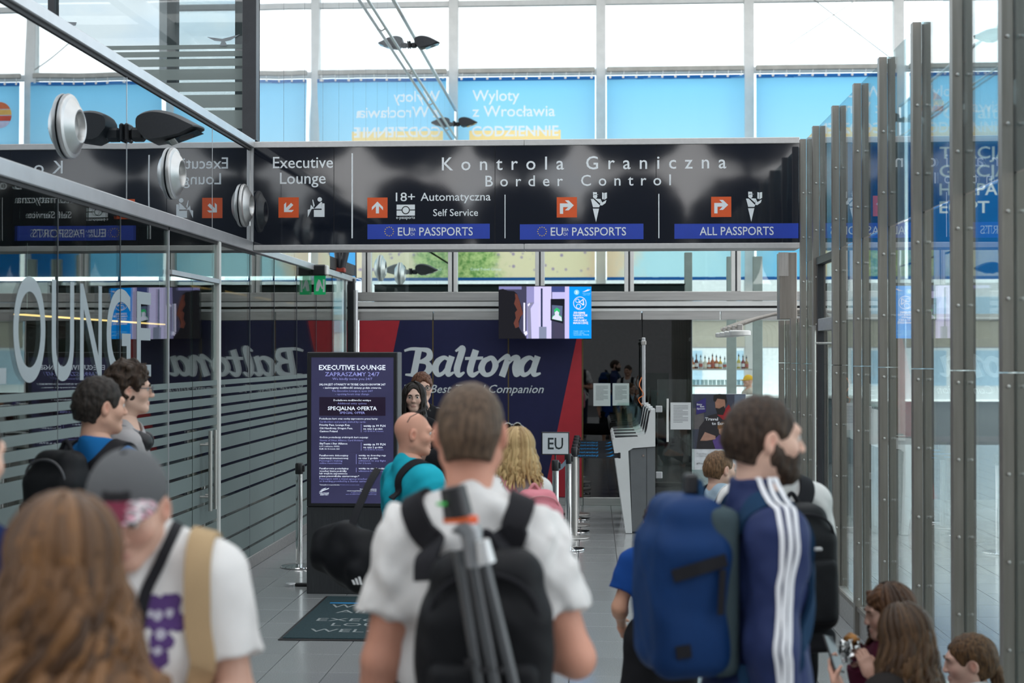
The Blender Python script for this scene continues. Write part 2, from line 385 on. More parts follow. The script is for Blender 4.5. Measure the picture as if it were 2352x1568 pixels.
# glass double door of the lounge
door_1 = empty('door_1', (XL, 0, 0), kind='structure', label='frameless glass lounge door with paired steel pull handles')
for a, b in ((10.22, 10.825), (10.835, 11.555)):
    p = MB().box(-.006, .006, a+.004, b-.004, .02, 2.52).build('door_leaf', wall_pane, door_1)
    stripes(p, a+.004, b-.004, .03)
    MB().box(-.02, .02, a+.02, a+.16, .0, .10, .004).build('pivot_shoe', steel_h, p)
MB().box(-.006, .006, 10.22, 11.555, 2.55, 2.84).build('transom_pane', wall_pane, door_1)
MB().box(-.03, .03, 10.22, 11.555, 2.515, 2.55).build('transom_bar', alu, door_1)
MB().box(-.03, .03, 11.545, 11.595, 0, 2.86, .004).build('door_post', alu_white, door_1)
MB().box(-.012, .012, 10.195, 10.215, 0, 2.86).build('door_post', alu, door_1)
for yy in (11.05, 11.20):
    h = MB().tube([(.09, yy, .70), (.09, yy, 1.33)], .017, 12).build('pull_handle', steel, door_1, smooth=True)
    for zz in (.81, 1.22): MB().tube([(.0, yy, zz), (.09, yy, zz)], .009, 8).build('handle_standoff', steel, h)

# ---- the lounge behind the glass
wood = mat('dark_brown_wood', (.07, .035, .02), .4, 0, .3, 3, .0, 10, stretch=(1, 1, .15))
MB().box(-8.2, -8.0, 3, 19, 0, 2.9).build('wall_lounge_back', wood)['kind'] = 'structure'
MB().box(-8.2, XL-.3, 18.35, 18.5, 0, 2.9).build('wall_lounge_end', wood)['kind'] = 'structure'
MB().box(-8.2, XL-.02, 3, 18.5, 2.96, 3.1).build('ceiling_lounge', mat('dark_ceiling', (.03, .025, .022), .6))['kind'] = 'structure'
MB().box(-8.2, XL-.25, 3, 18.5, 0.0, .012).build('floor_lounge', mat('dark_carpet', (.05, .045, .045), .9))['kind'] = 'structure'
MB().box(-8.2, XL-.02, 4.75, 4.85, 0, 2.9).build('wall_lounge_near', mat('pale_plaster', (.5, .5, .47), .8))['kind'] = 'structure'
warm = glow('warm_cove_light', (1.0, .58, .20), 2.0)
for k, (ya, yb, xx, zz) in enumerate(((6.4, 8.1, -4.6, 2.72), (9.0, 12.2, -5.6, 2.36), (12.6, 17.0, -5.2, 2.30))):
    l = empty('linear_lamp', (xx, ya, zz), label=('warm linear ceiling lamp nearest the walkway entrance in the lounge', 'warm linear lamp behind the frosted lounge lettering', 'warm linear lamp deep inside the lounge beyond the door')[k], cat='lamp', group='linear lamps in the lounge')
    MB().box(-.06, .06, 0, yb-ya, 0, .05, .01).build('lamp_housing', dark_frame, l)
    MB().box(-.05, .05, .02, yb-ya-.02, -.012, 0).build('diffuser', warm, l)
    for q in (.2, yb-ya-.2): MB().tube([(0, q, .05), (0, q, 2.955-zz)], .004, 5).build('suspension_wire', steel, l)
ctr = empty('lounge_bar', (-6.3, 12.5, .012), label='dark wooden bar counter inside the lounge', cat='counter')
MB().box(-.3, .3, -2.5, 2.5, 0, 1.05, .01).build('body', wood, ctr); MB().box(-.38, .38, -2.6, 2.6, 1.05, 1.10, .01).build('worktop', mat('dark_stone_top', (.04, .04, .045), .2), ctr)
def armchair(loc, rz, label):
    a = empty('lounge_armchair', loc, rz, label, 'armchair', 'armchairs in the lounge')
    fab = mat('grey_brown_upholstery', (.16, .13, .11), .85, 0, .15, 30)
    MB().box(-.36, .36, -.36, .36, .18, .42, .06).build('seat', fab, a); MB().box(-.36, .36, .24, .40, .30, .86, .06).build('backrest', fab, a)
    for s in (-1, 1): MB().box(s*.30, s*.42, -.36, .36, .2, .6, .04).build('armrest', fab, a)
    for sx in (-.3, .3):
        for sy in (-.3, .3): MB().tube([(sx, sy, 0), (sx, sy, .2)], .02, 6).build('leg', wood, a)
armchair((-4.3, 7.4, .012), .4, 'grey brown armchair at the near end of the lounge')
armchair((-4.5, 8.9, .012), 2.6, 'grey brown armchair near the lounge door')
armchair((-4.4, 15.2, .012), 1.2, 'grey brown armchair beyond the lounge door')

# ---- upper glazed end of the room over the lounge
wall_upper = empty('wall_upper', (0, 12.98, 0), kind='structure', label='upper storey glazing with frosted stripes above the lounge')
up_pane = glass('upper_storey_pane', (.53, .58, .60), .10, .001, .8)
for a, b in ((-5.0, -3.23), (-7.0, -5.06)):
    p = MB().box(a, b, -.006, .006, 3.9, 7.6).build('glass_pane', up_pane, wall_upper)
    for k, (z0, z1) in enumerate(((4.02, 4.19), (4.215, 4.335), (4.365, 4.45), (4.475, 4.575), (4.60, 4.67), (4.69, 4.74), (4.76, 4.80))):
        MB().box(a, b, -.0075, -.006, z0, z1).build('frosted_stripe', film('grey_frosted_film', (.36, .42, .40), .18, .4), p)
MB().box(-3.23, -3.10, -.06, .06, 3.9, 7.6, .004).build('corner_post', dark_frame, wall_upper)
MB().box(-5.06, -5.0, -.06, .06, 3.9, 7.6).build('mullion', dark_frame, wall_upper)
MB().box(-7.06, -7.0, -.06, .06, 3.9, 7.6).build('mullion', dark_frame, wall_upper)
MB().box(-8.2, -3.1, -.1, .1, 3.8, 3.9).build('sill_beam', alu, wall_upper)
for xx in (-4.33, -3.62): MB().box(xx-.05, xx+.05, 1.4, 1.5, 3.9, 7.6).build('inner_column', mat('grey_green_column', (.32, .36, .34), .5), wall_upper)
MB().box(-8.2, -3.15, 5, 5.1, 3.9, 4.5).build('parapet', alu_white, wall_upper)
for (bx, bz, s, fl) in ((-4.93, 5.03, .15, 1), (-3.42, 4.85, .16, -1)):
    bd = empty('bird_decal', (bx, 12.962, bz), label=('grey bird silhouette sticker with raised wings on the upper pane' if fl > 0 else 'grey bird silhouette sticker with spread wings by the dark post'), cat='sticker')
    if fl > 0:
        MB().prism([(-.9*s, .75*s), (-.75*s, .45*s), (-.5*s, .15*s), (-.3*s, .0), (.85*s, -.05*s), (.8*s, -.25*s), (.1*s, -.35*s), (-.25*s, -.3*s), (-.35*s, -.6*s), (-.6*s, -.35*s), (-.55*s, -.2*s), (-.78*s, .2*s)], -.001, .001).build('body', mat('grey_bird_film', (.22, .25, .27), .5), bd)
    else:
        MB().prism([(-.95*s, .12*s), (-.4*s, .05*s), (-.05*s, .0), (.3*s, .08*s), (1.0*s, .25*s), (.45*s, -.08*s), (.12*s, -.15*s), (.25*s, -.4*s), (-.2*s, -.4*s), (-.1*s, -.15*s), (-.5*s, -.1*s)], -.001, .001).build('body', mat('grey_bird_film', (.22, .25, .27), .5), bd)

# ---- right wall: steel post partition with glass
wall_right = empty('wall_right', (XR, 0, 0), kind='structure', label='steel post and glass partition along the walkway')
bolt_mb = MB()
def post(y, ztop=3.80, name='post'):
    p = empty(name, (0, y, 0), parent=wall_right)
    for s, (xa, xb) in enumerate(((-.056, -.007), (.007, .056))):
        for (za, zb) in ((.0, 1.848), (1.852, ztop)):
            if zb <= za: continue
            f = MB()
            f.box(xa, xb, -.03, -.024, za, zb).box(xa, xb, .024, .03, za, zb)
            if s == 0: f.box(xa, xa+.006, -.024, .024, za, zb)
            else: f.box(xb-.006, xb, -.024, .024, za, zb)
            f.box(xa+.004, xb-.004, -.024, .024, za+.01, zb-.01)
            f.build('flange', steel_post, p)
        bm_ = MB(); z = .25
        while z < ztop-.1:
            bm_.lathe([(.009, -.034), (.008, -.038), (.003, -.040)], ((xa+xb)/2, 0, z), 'y', 8); z += .385
        b = bm_.build('bolt_heads', steel, p, smooth=True); b['kind'] = 'stuff'
    return p
PY = [3.8, 4.66, 5.53, 6.39, 7.25, 8.13, 9.07, 9.94, 10.82, 11.77, 12.48]
for yy in PY: post(yy)
for a, b in zip(PY[:-1], PY[1:]):
    if a > 10.7 and b < 11.9: continue
    MB().box(-.006, .006, a+.03, b-.03, .20, 2.72).build('glass_pane', side_pane, wall_right)
    f = MB().box(-.03, .03, a+.03, b-.03, .0, .20, .004); f.build('sill', steel_h, wall_right)
    MB().box(-.045, -.03, a+.03, b-.03, .17, .2).build('glazing_bead', steel_post, wall_right)
for a, b in zip(PY[:-1], PY[1:]):
    MB().box(-.006, .006, a+.03, b-.03, 2.73, 3.80).build('upper_pane', side_pane_up, wall_right)
# door in the partition
door_2 = empty('door_2', (XR, 0, 0), kind='structure', label='framed glass side door with full height tubular handle')
MB().box(-.03, .03, 10.86, 10.92, 0, 2.72).box(-.03, .03, 11.67, 11.73, 0, 2.72).build('door_frame', dark_frame, door_2)
MB().box(-.035, .035, 10.86, 11.73, 2.66, 2.72).build('door_head', dark_frame, door_2)
MB().box(-.03, .03, 10.92, 11.67, 2.12, 2.22, .004).build('door_rail', steel_h, door_2)
MB().box(-.006, .006, 10.95, 11.64, .1, 2.12).build('door_leaf', side_pane, door_2)
MB().box(-.006, .006, 10.93, 11.66, 2.22, 2.66).build('transom_pane', side_pane, door_2)
MB().box(-.03, .03, 10.92, 11.67, .01, .1, .004).build('kick_rail', steel_h, door_2)
for s in (-1, 1):
    h = MB().tube([(s*.10, 11.42, .02), (s*.10, 11.42, 2.16)], .016, 12).build('pull_handle', steel, door_2, smooth=True)
    for zz in (.14, 2.02): MB().tube([(0, 11.42, zz), (s*.10, 11.42, zz)], .010, 8).build('handle_standoff', steel, h)
# low continuation of the partition behind the sign and the steel portal
for yy in (13.1, 13.9): post(yy, 2.26)
for a, b in ((12.48, 13.1), (13.1, 13.9)):
    MB().box(-.006, .006, a+.03, b-.03, .2, 2.22).build('glass_pane', side_pane, wall_right)
    MB().box(-.03, .03, a+.03, b-.03, 0, .2).build('sill', steel_h, wall_right)
col = empty('portal_column', (XR-.02, 13.45, 2.26), label='boxed steel column under the end of the overhead sign', cat='column')
MB().box(-.10, .06, -.1, .1, 0, .62, .004).build('shaft', steel_post, col); MB().box(-.11, -.02, -.11, -.1, .40, .62).build('connection_plate', steel, col)

# ---- back wall of the walkway
wall_back = empty('wall_back', (0, YB, 0), kind='structure', label='glazed rear wall with steel bands behind the border gates')
MB().box(-3.05, 2.9, -.04, .1, 2.62, 2.735, .004).build('steel_band', steel_h, wall_back)
MB().box(-3.05, 2.9, -.03, .1, 2.55, 2.612, .004).build('white_band', alu_white, wall_back)
MB().box(-3.05, 2.9, .02, .1, 2.52, 2.55).build('shadow_gap', rubber, wall_back)
MB().box(-3.05, 2.9, -.02, .1, 2.485, 2.52).build('white_band', alu_white, wall_back)
xs = [-3.05, -2.066, .62, 1.62, 2.9]
for a, b in zip(xs[:-1], xs[1:]): MB().box(a+.008, b-.008, -.015, .1, 2.375, 2.485, .003).build('fascia_panel', steel_h, wall_back)
for xx in (-2.93, -1.81, -.687, .457, 1.815):
    p = MB().box(xx-.06, xx-.012, -.04, .06, 2.735, 3.95, .003).build('mullion', alu_white, wall_back)
    MB().box(xx+.012, xx+.06, -.04, .06, 2.735, 3.95, .003).build('mullion_half', alu_white, p)
    MB().box(xx-.012, xx+.012, -.02, .04, 2.735, 3.95).build('mullion_gap', joint_m, p)
mx_ = [-3.05, -2.93, -1.81, -.687, .457, 1.815, 2.9]
for a, b in zip(mx_[:-1], mx_[1:]): MB().box(a+.06, b-.06, .0, .012, 2.735, 3.95).build('window_pane', clear_pane, wall_back)
MB().box(-3.05, 2.9, -.03, .08, 3.95, 4.02).build('head_rail', alu, wall_back)
MB().box(-3.05, -.14, -.02, .02, .0, .1, .003).build('kick_plate', steel_h, wall_back)
MB().box(-.13, .62, -.02, .02, .0, .1, .003).build('kick_plate', steel_h, wall_back)
MB().box(.63, 2.9, -.02, .02, .0, .1, .003).build('kick_plate', steel_h, wall_back)
tint_pane = glass('dark_tinted_pane', (.10, .12, .13), .10, .0008, 1.0)
for a, b in ((-.13, .62), (.63, 1.24)):
    MB().box(a, b, -.006, .006, .1, 2.37).build('tinted_pane', tint_pane, wall_back)
MB().box(1.26, 2.9, -.006, .006, .1, 2.37).build('clear_pane', clear_pane, wall_back)
dk = empty('wall_partition', (0, YB+1.2, 0), kind='structure', label='dark partition behind the tinted glass')
MB().box(-3.0, 1.24, 0, .1, 0, 2.5).build('panel', mat('charcoal_board', (.03, .034, .04), .5), dk)
MB().box(1.16, 1.26, -1.15, 0, 0, 2.5).build('return_panel', mat('charcoal_board', (.03, .034, .04), .5), dk)

led = empty('service_ledge', (0, YB+.75, 0), label='dark service ledge behind the upper rear windows', cat='ledge')
MB().box(-2.95, 1.22, 0, .4, 2.52, 2.86, .01).build('cover', mat('dark_teal_ledge', (.010, .018, .022), .35), led); MB().box(-2.95, 1.22, -.02, .42, 2.86, 2.875).build('cap_strip', dark_frame, led)
for xx in (-2.8, 1.1): MB().box(xx-.05, xx+.05, .1, .2, 0, 2.52).build('leg', dark_frame, led)
# ---- retail graphic on the rear glazing
navy = mat('navy_vinyl', (.016, .018, .066), .42, 0, .05, spec=.3); red_v = mat('red_vinyl', (.42, .022, .035), .38, 0, .05)
white_v = mat('pale_vinyl', (.66, .72, .74), .45, 0, .03)
gold = mat('brass_joint', (.16, .12, .045), .4, .6)
gx = [-3.03, -2.066, -1.091, -.14]
for a, b in zip(gx[:-1], gx[1:]):
    MB().box(a+.008, b-.008, -.03, -.008, .1, 2.372).build('graphic_panel', navy, wall_back)
    MB().box(b-.009, b+.009, -.028, -.006, .1, 2.372).build('panel_joint', gold, wall_back)
def gp(px, py): q = atY(px, py, YB-.031); return (q[0], q[2])
MB().prism([gp(826, 736), gp(918, 736), gp(836, 1141), gp(826, 1141)], -.0315, -.0300).build('red_film', red_v, wall_back)
MB().prism([gp(1333, 736), gp(1336, 736), gp(1336, 1141), gp(1248, 1141)], -.0315, -.0300).build('red_film', red_v, wall_back)
def stroke(mb, pts, wid, d0, d1, n=8, closed=False):
    P = smooth_path([(p[0], p[1], 0) for p in pts], n); W = np.interp(np.linspace(0, len(pts)-1, len(P)), range(len(pts)), wid)
    for i in range(len(P)-1):
        a, b = P[i], P[i+1]; t = (b-a)
        if t.length < 1e-6: continue
        t.normalize(); nn = Vector((-t.y, t.x, 0)); e = t*min(W[i], W[i+1])*.25
        poly = [a-e+nn*W[i]/2, b+e+nn*W[i+1]/2, b+e-nn*W[i+1]/2, a-e-nn*W[i]/2]
        d0 -= 2e-5; mb._add([(q.x, d0, q.y) for q in poly], [(0, 1, 2, 3)])
# script brand name, drawn in photo units then set on the wall plane
LET = {
 'B': [([(950, 862), (962, 802)], [15, 15]), ([(930, 805), (945, 801), (966, 802), (984, 806), (986, 820), (972, 829), (958, 830)], [5, 7, 8, 12, 15, 10, 6]), ([(958, 830), (980, 833), (986, 846), (974, 859), (950, 861), (932, 860)], [6, 9, 16, 12, 8, 4])],
 'a': [([(1031, 826), (1020, 821), (1006, 830), (1000, 846), (1006, 860), (1018, 856), (1028, 843)], [7, 9, 14, 15, 10, 8, 8]), ([(1037, 821), (1029, 846), (1030, 860), (1042, 855)], [14, 14, 10, 4])],
 'l': [([(1047, 806), (1056, 801), (1062, 803), (1050, 845), (1054, 861), (1066, 855)], [4, 8, 15, 15, 11, 4])],
 't': [([(1092, 807), (1080, 848), (1086, 861), (1100, 853)], [15, 15, 11, 4]), ([(1070, 823), (1108, 822)], [7, 7])],
 'o': [([(1128, 822), (1113, 829), (1106, 846), (1115, 860), (1130, 856), (1138, 838), (1131, 823), (1122, 822)], [8, 13, 15, 10, 9, 14, 11, 8])],
 'n': [([(1139, 838), (1150, 826), (1166, 818), (1162, 838), (1154, 861)], [4, 6, 11, 14, 15]), ([(1160, 842), (1176, 824), (1188, 823), (1184, 844), (1186, 860), (1197, 856)], [7, 10, 14, 15, 11, 4])],
 'A': [([(1226, 826), (1216, 821), (1202, 830), (1196, 846), (1202, 860), (1214, 856), (1224, 843)], [7, 9, 14, 15, 10, 8, 8]), ([(1234, 821), (1226, 846), (1227, 860), (1241, 857)], [14, 14, 10, 4])],
}
SCL = 5.63e-3
for ch, sts in LET.items():
    m_ = MB()
    for k, (pts, wd) in enumerate(sts):
        q = [gp(*p) for p in pts]; stroke(m_, q, [w_*SCL for w_ in wd], -.0335-.0003*k, -.0315)
    m_.build('brand_letter', white_v, wall_back)
c_ = gp(1085, 902)
lettering('Your Best Travel Companion', white_v, wall_back, (c_[0], YB-.0325, c_[1]), .15, shear=.32, fit=1.80, bold=.004)

# ---- terminal facade beyond
window_1 = empty('window_1', (0, YF, 0), kind='structure', label='tall steel and glass terminal facade far behind the sign')
fx = [-9.9, -6.55, -3.19, .17, 3.51, 6.85, 10.2, 13.5]
for xx in fx: MB().box(xx-.11, xx+.11, .1, .34, 0, 11.0, .01).build('mullion', alu_white, window_1)
for zz in (9.95, 8.36, 2.78): MB().box(-10, 13.6, .15, .3, zz-.06, zz+.06).build('transom', alu_white, window_1)
fac_pane = glass('facade_pane', (.93, .97, .97), .05)
for a, b in zip(fx[:-1], fx[1:]):
    for z0, z1 in ((.1, 2.72), (2.84, 8.3), (8.42, 9.89), (10.0, 11)): MB().box(a+.11, b-.11, .21, .225, z0, z1).build('pane', fac_pane, window_1)
for (xa, za, xb, zb) in ((3.51, 11.0, 6.7, 8.5), (6.7, 10.4, 4.4, 8.9)): MB().tube([(xa, .0, za), (xb, .0, zb)], .012, 5).build('bracing_rod', steel, window_1)
blind_m = mat('cream_blind_fabric', (.78, .74, .64), .9, 0, .03, trans=.35)
for k, (a, b) in enumerate(zip(fx[2:7], fx[3:8])):
    o = empty('roller_blind', ((a+b)/2, YF+.02, 2.72), label='cream roller blind in the %s lower facade bay' % ('first', 'second', 'third', 'fourth', 'fifth')[k], cat='blind', group='roller blinds on the facade')
    MB().box(a-(a+b)/2+.12, b-(a+b)/2-.12, 0, .004, -.62, 0).build('fabric', blind_m, o); MB().box(a-(a+b)/2+.12, b-(a+b)/2-.12, -.01, .02, -.645, -.62).build('bottom_bar', alu, o)
    MB().tube([(a-(a+b)/2+.12, .0, 0), (b-(a+b)/2-.12, .0, 0)], .04, 8).build('roller', alu_white, o)
# roof edge over the facade
MB().box(-20, 20, YF-1.5, YF+3, 11.0, 11.3).build('ceiling', mat('white_roof_board', (.75, .74, .70), .8))
tag(bpy.data.objects['ceiling'], kind='structure', label='white roof edge above the facade')
# building outside
ob = empty('outside_building', (4, 62, 0), label='pale office block outside beyond the facade', cat='building')
MB().box(-22, 22, 0, 8, 0, 5.2).build('wall', mat('pale_outside_wall', (.80, .80, .80), .8), ob)
for i in range(-7, 8):
    for zz in (.6, 2.9):
        MB().box(i*2.6-.7, i*2.6+.7, -.05, .05, zz, zz+1.5).build('window', mat('pale_blue_window', (.45, .60, .72), .2), ob)

# ---- rear hall wall behind the viewer, the thing the sign mirrors
wall_rear = empty('wall_rear', (0, -18, 0), kind='structure', label='rear hall wall with tall windows and round discs added to shape the sign reflections')
MB().box(-30, 30, -.2, 0, 0, 4.6).build('lower_wall', mat('grey_rear_wall', (.30, .30, .30), .8), wall_rear)
MB().box(-30, 30, -.2, 0, 10.2, 13).build('upper_wall', mat('grey_rear_wall', (.30, .30, .30), .8), wall_rear)
for i in range(-8, 9):
    for zz in (5.7, 9.2):
        MB().lathe([(1.68, 0), (1.71, .1), (1.68, .2)], (-2.15 + i*3.4, .1, zz), 'y', 36).build('reflection_disc', mat('dark_reflection_disc', (.05, .05, .055), .9), wall_rear)  # discs added out of view to shape the bright stars mirrored in the sign
for i in range(-4, 5): MB().box(i*6.8-2.15-.08, i*6.8-2.15+.08, -.2, 0, 4.6, 10.2).build('mullion', dark_frame, wall_rear)

# ---- unseen hall roof, added to cut the top light; gaps set how much enters
roof_m = mat('white_shade_roof', (.66, .65, .62), .8)
hall = empty('ceiling_shade', (0, 0, 11.3), kind='structure', label='unseen white hall roof with open strips, added to cut the top light')
yy = -19.5
while yy < 29.5:
    MB().box(-30, 30, yy, yy+1.7, 0, .25).build('shade_board', roof_m, hall); yy += 4.2
for xx in (-24, -12, 0, 12, 24): MB().box(xx-.15, xx+.15, -19.5, 30, -.5, 0).build('shade_beam', alu_white, hall)
# ================================================================== OVERHEAD SIGN
sign = empty('overhead_sign', (0, YS, 2.87), label='black overhead border control sign spanning the walkway', cat='sign')
def sign_panel_mat():
    m, n, out = _nodes('glossy_black_panel'); L = n.links.new
    p = n.nodes.new('ShaderNodeBsdfPrincipled'); p.inputs['Base Color'].default_value = (.008, .011, .019, 1); p.inputs['Roughness'].default_value = .05; p.inputs['IOR'].default_value = 1.78
    g = n.nodes.new('ShaderNodeNewGeometry'); nb = n.nodes.new('ShaderNodeTexNoise'); nb.inputs['Scale'].default_value = 1.1; nb.inputs['Detail'].default_value = 2; L(g.outputs['Position'], nb.inputs['Vector'])
    n2 = n.nodes.new('ShaderNodeTexNoise'); n2.inputs['Scale'].default_value = 160; L(g.outputs['Position'], n2.inputs['Vector'])
    b1 = n.nodes.new('ShaderNodeBump'); b1.inputs['Distance'].default_value = .0035; L(nb.outputs['Fac'], b1.inputs['Height'])
    b2 = n.nodes.new('ShaderNodeBump'); b2.inputs['Distance'].default_value = .000012; L(n2.outputs['Fac'], b2.inputs['Height']); L(b1.outputs[0], b2.inputs['Normal'])
    L(b2.outputs[0], p.inputs['Normal']); L(p.outputs[0], out.inputs['Surface']); MATS['glossy_black_panel'] = m; return m
spm = sign_panel_mat()
white_s = mat('white_sign_vinyl', (.78, .82, .84), .45, 0, .02); orange_s = mat('orange_sign_vinyl', (.74, .10, .018), .4, 0, .03)
blue_s = mat('blue_sign_vinyl', (.018, .055, .42), .4, 0, .04); yellow_s = mat('yellow_star_vinyl', (.8, .55, .05), .5, 0, .02)
def sx_(px, py=450): q = atY(px, py, YS); return float(q[0]), float(q[2]) - 2.87
spx = [575, 767, 1137, 1507, 1838]
for a, b in zip(spx[:-1], spx[1:]):
    MB().box(sx_(a)[0]+.0025, sx_(b)[0]-.0025, 0, .28, .05, .93).build('face_panel', spm, sign)
MB().box(-3.08, 1.825, .004, .28, .05, .93).build('core', rubber, sign)
for za, zb in ((.0, .05), (.93, .985)):
    for a, b in ((-3.07, -.62), (-.618, 1.825)):
        MB().box(a, b, -.012, .29, za, zb, .004).build('frame_rail', mat('light_satin_aluminium', (.60, .59, .58), .42, .55, .04, 30), sign)
MB().box(-3.099, -3.07, -.014, .29, 0, .985).build('end_cap', alu, sign)
for px in (597, 632): MB().lathe([(.012, 0), (.012, .012), (.005, .018)], (sx_(px)[0], .1, .985), 'z', 8).build('cap_bolt', steel, sign)
def stext(body, px0, px1, base, cap, m=None, parent=sign, d=-.0012, track=False, bold=.006, cond=False):
    """lettering between two pixel columns on the sign face, baseline and cap height in pixels"""
    x0, z0 = sx_(px0, base); x1, _ = sx_(px1, base); size = (sx_(px0, base-cap)[1]-z0)/.70; wd = x1-x0
    def width(me): c = np.array([v.co[:] for v in me.vertices]); return c[:, 0].min(), c[:, 0].max()
    me = text_mesh(body, size, 'LEFT', bold=bold, res=3); mn, mx = width(me)
    if track:
        m2 = text_mesh(body, size, 'LEFT', bold=bold, spacing=2.0, res=1); w1, w2 = mx-mn, width(m2)[1]-width(m2)[0]
        me = text_mesh(body, size, 'LEFT', bold=bold, spacing=1+(wd-w1)/(w2-w1), res=3); mn, mx = width(me)
    k = wd/(mx-mn); me.transform(Matrix.Translation((-mn, 0, 0))); me.transform(Matrix.Diagonal((k, 1, 1, 1))); me.materials.append(m or white_s)
    if track:      # wide spaced capitals: every letter is a part of its own
        bm = bmesh.new(); bm.from_mesh(me); todo = set(bm.verts); isl = []
        while todo:
            st_ = [todo.pop()]; got = [st_[0]]
            while st_:
                v = st_.pop()
                for e in v.link_edges:
                    q = e.other_vert(v)
                    if q in todo: todo.discard(q); st_.append(q); got.append(q)
            isl.append(got)
        isl.sort(key=lambda g: min(v.co.x for v in g)); cl = []
        for g in isl:
            lo_ = min(v.co.x for v in g)
            if cl and lo_ < cl[-1][1]: cl[-1][0].extend(g); cl[-1][1] = max(cl[-1][1], max(v.co.x for v in g))
            else: cl.append([list(g), max(v.co.x for v in g)])
        for g, _ in cl:
            gs = set(g); vs = {v: i for i, v in enumerate(g)}; fs = [[vs[v] for v in f.verts] for f in bm.faces if f.verts[0] in gs]
            m1 = bpy.data.meshes.new('letter'); m1.from_pydata([v.co[:] for v in g], [], fs); m1.materials.append(m or white_s); o = link('letter', m1, parent, (x0, d, z0)); o.rotation_euler = (PI/2, 0, 0)
        bm.free(); return None
    o = link('lettering', me, parent, (x0, d, z0)); o.rotation_euler = (PI/2, 0, 0); return o
def srect(px0, px1, py0, py1, name, m, d0=-.002, d1=0.0, parent=sign):
    x0, z1 = sx_(px0, py0); x1, z0 = sx_(px1, py1); return MB().box(x0, x1, d0, d1, z0, z1).build(name, m, parent)
def spoly(pts, m, name='pictogram', d0=-.003, parent=sign):
    mb = MB()
    for poly in (pts if isinstance(pts[0][0], (list, tuple)) else [pts]): mb.prism([sx_(*p) for p in poly], d0, d0+.001)
    return mb.build(name, m, parent)
def disc(px, py, r, n=20): return [(px+r*math.cos(2*PI*i/n), py+r*math.sin(2*PI*i/n)) for i in range(n)]
stext('Executive', 627, 765, 386, 26); stext('Lounge', 643, 748, 422, 26)
stext('Kontrola Graniczna', 1015, 1668, 391, 30, track=True); stext('Border Control', 1115, 1541, 428, 25, track=True)
stext('18+', 909, 953, 462, 20); stext('Automatyczna', 966, 1127, 461, 18.5); stext('Self Service', 995, 1098, 496, 16); stext('e-passports', 910, 953, 502.5, 7)
srect(807.5, 810.5, 352, 547, 'divider', white_s); srect(1159, 1161, 447, 547, 'divider', white_s); srect(1512, 1514.5, 445, 547, 'divider', white_s)
def arrow_rot(cx, cy, s, ang):
    base = [(0, -19), (16, -3), (16, 6), (4.5, -6), (4.5, 15), (-4.5, 15), (-4.5, -6), (-16, 6), (-16, -3)]
    c, d = math.cos(ang), math.sin(ang); return [(cx + s*(x*c-y*d), cy + s*(x*d+y*c)) for x, y in base]
for cx, cy, kind in ((663, 476.5, 'dl'), (867, 477, 'up'), (1302, 476, 'r'), (1656.5, 475, 'r')):
    t = srect(cx-23.2, cx+23.2, cy-23.2, cy+23.2, 'arrow_tile', orange_s)
    if kind == 'up': a = arrow_rot(cx, cy+1, .8, 0)
    elif kind == 'dl': a = arrow_rot(cx, cy, .78, PI*1.25)
    else: a = [(cx-16, cy+15), (cx-16, cy-9), (cx+3, cy-9), (cx-4.5, cy-16), (cx+4, cy-16), (cx+16, cy-4.5), (cx+4, cy+7), (cx-4.5, cy+7), (cx+3, cy-.5), (cx-8.5, cy-.5), (cx-8.5, cy+15)]
    spoly(a, white_s, 'arrow', parent=sign).parent = t
# seated reader pictogram
spoly([disc(734.5, 458, 5.2), [(722, 479), (737, 464), (740, 464), (739, 479)], [(739, 467), (745.5, 467), (745.5, 498), (721, 498), (721, 482), (739, 482)],
       [(722, 479), (714, 470), (711, 491), (716, 480)], [(720, 476), (717.5, 459), (719, 458), (723, 472)], [(713, 480), (707, 482), (707, 499), (712, 489)]], white_s)
# border officer pictograms
for ox, oy in ((1357, 441), (1713.5, 440)):
    q = lambda x, y: (ox+x, oy+y)
    spoly([[q(5, 0), q(14, .5), q(14, 5), q(18, 6), q(5, 7)], disc(ox+10, oy+10, 5), [q(0, 16), q(6, 16), q(21, 31), q(19, 35), q(5, 35)], [q(9, 15), q(23, 16), q(21, 26)], [q(4.5, 38), q(19, 38), q(12, 69)],
           [q(21, 30), q(23, 17), q(26, 24), q(36, 18), q(34, 25), q(26, 31)], [q(26, 1), q(30, 2), q(30, 17), q(26, 16)], [q(31, 2), q(37, 1), q(37, 14), q(31, 18)]], white_s)
# passport chip symbol
srect(911, 953, 470, 481, 'pictogram', white_s); srect(911, 953, 483.5, 495, 'pictogram', white_s)
spoly(disc(932, 482.5, 9.5), rubber, 'pictogram', -.0032); spoly(disc(932, 482.5, 7.2), white_s, 'pictogram', -.0042)
for x0, x1, y0, y1, ring, eu, pp in ((844, 1125, 515, 548, 894, 914, (963, 1086)), (1194, 1478, 515, 549, 1245, 1265, (1314, 1438)), (1549, 1834, 514, 547, None, None, (1607, 1777))):
    bar = srect(x0, x1, y0, y1, 'passport_bar', blue_s)
    for o in ([stext('EU', eu, eu+28, 541, 19, d=-.0035), stext('EEA', eu+29, eu+41, 530.5, 7, d=-.0035), stext('CH', eu+29, eu+38, 541, 7, d=-.0035)] if eu else []): o.parent = bar
    stext('PASSPORTS' if eu else 'ALL PASSPORTS', pp[0], pp[1], 541 if eu else 540, 19, d=-.0035).parent = bar
    if ring: spoly([disc(ring+10*math.sin(2*PI*k/12), 531.5-10*math.cos(2*PI*k/12), 1.3, 6) for k in range(12)], yellow_s, 'star_ring').parent = bar

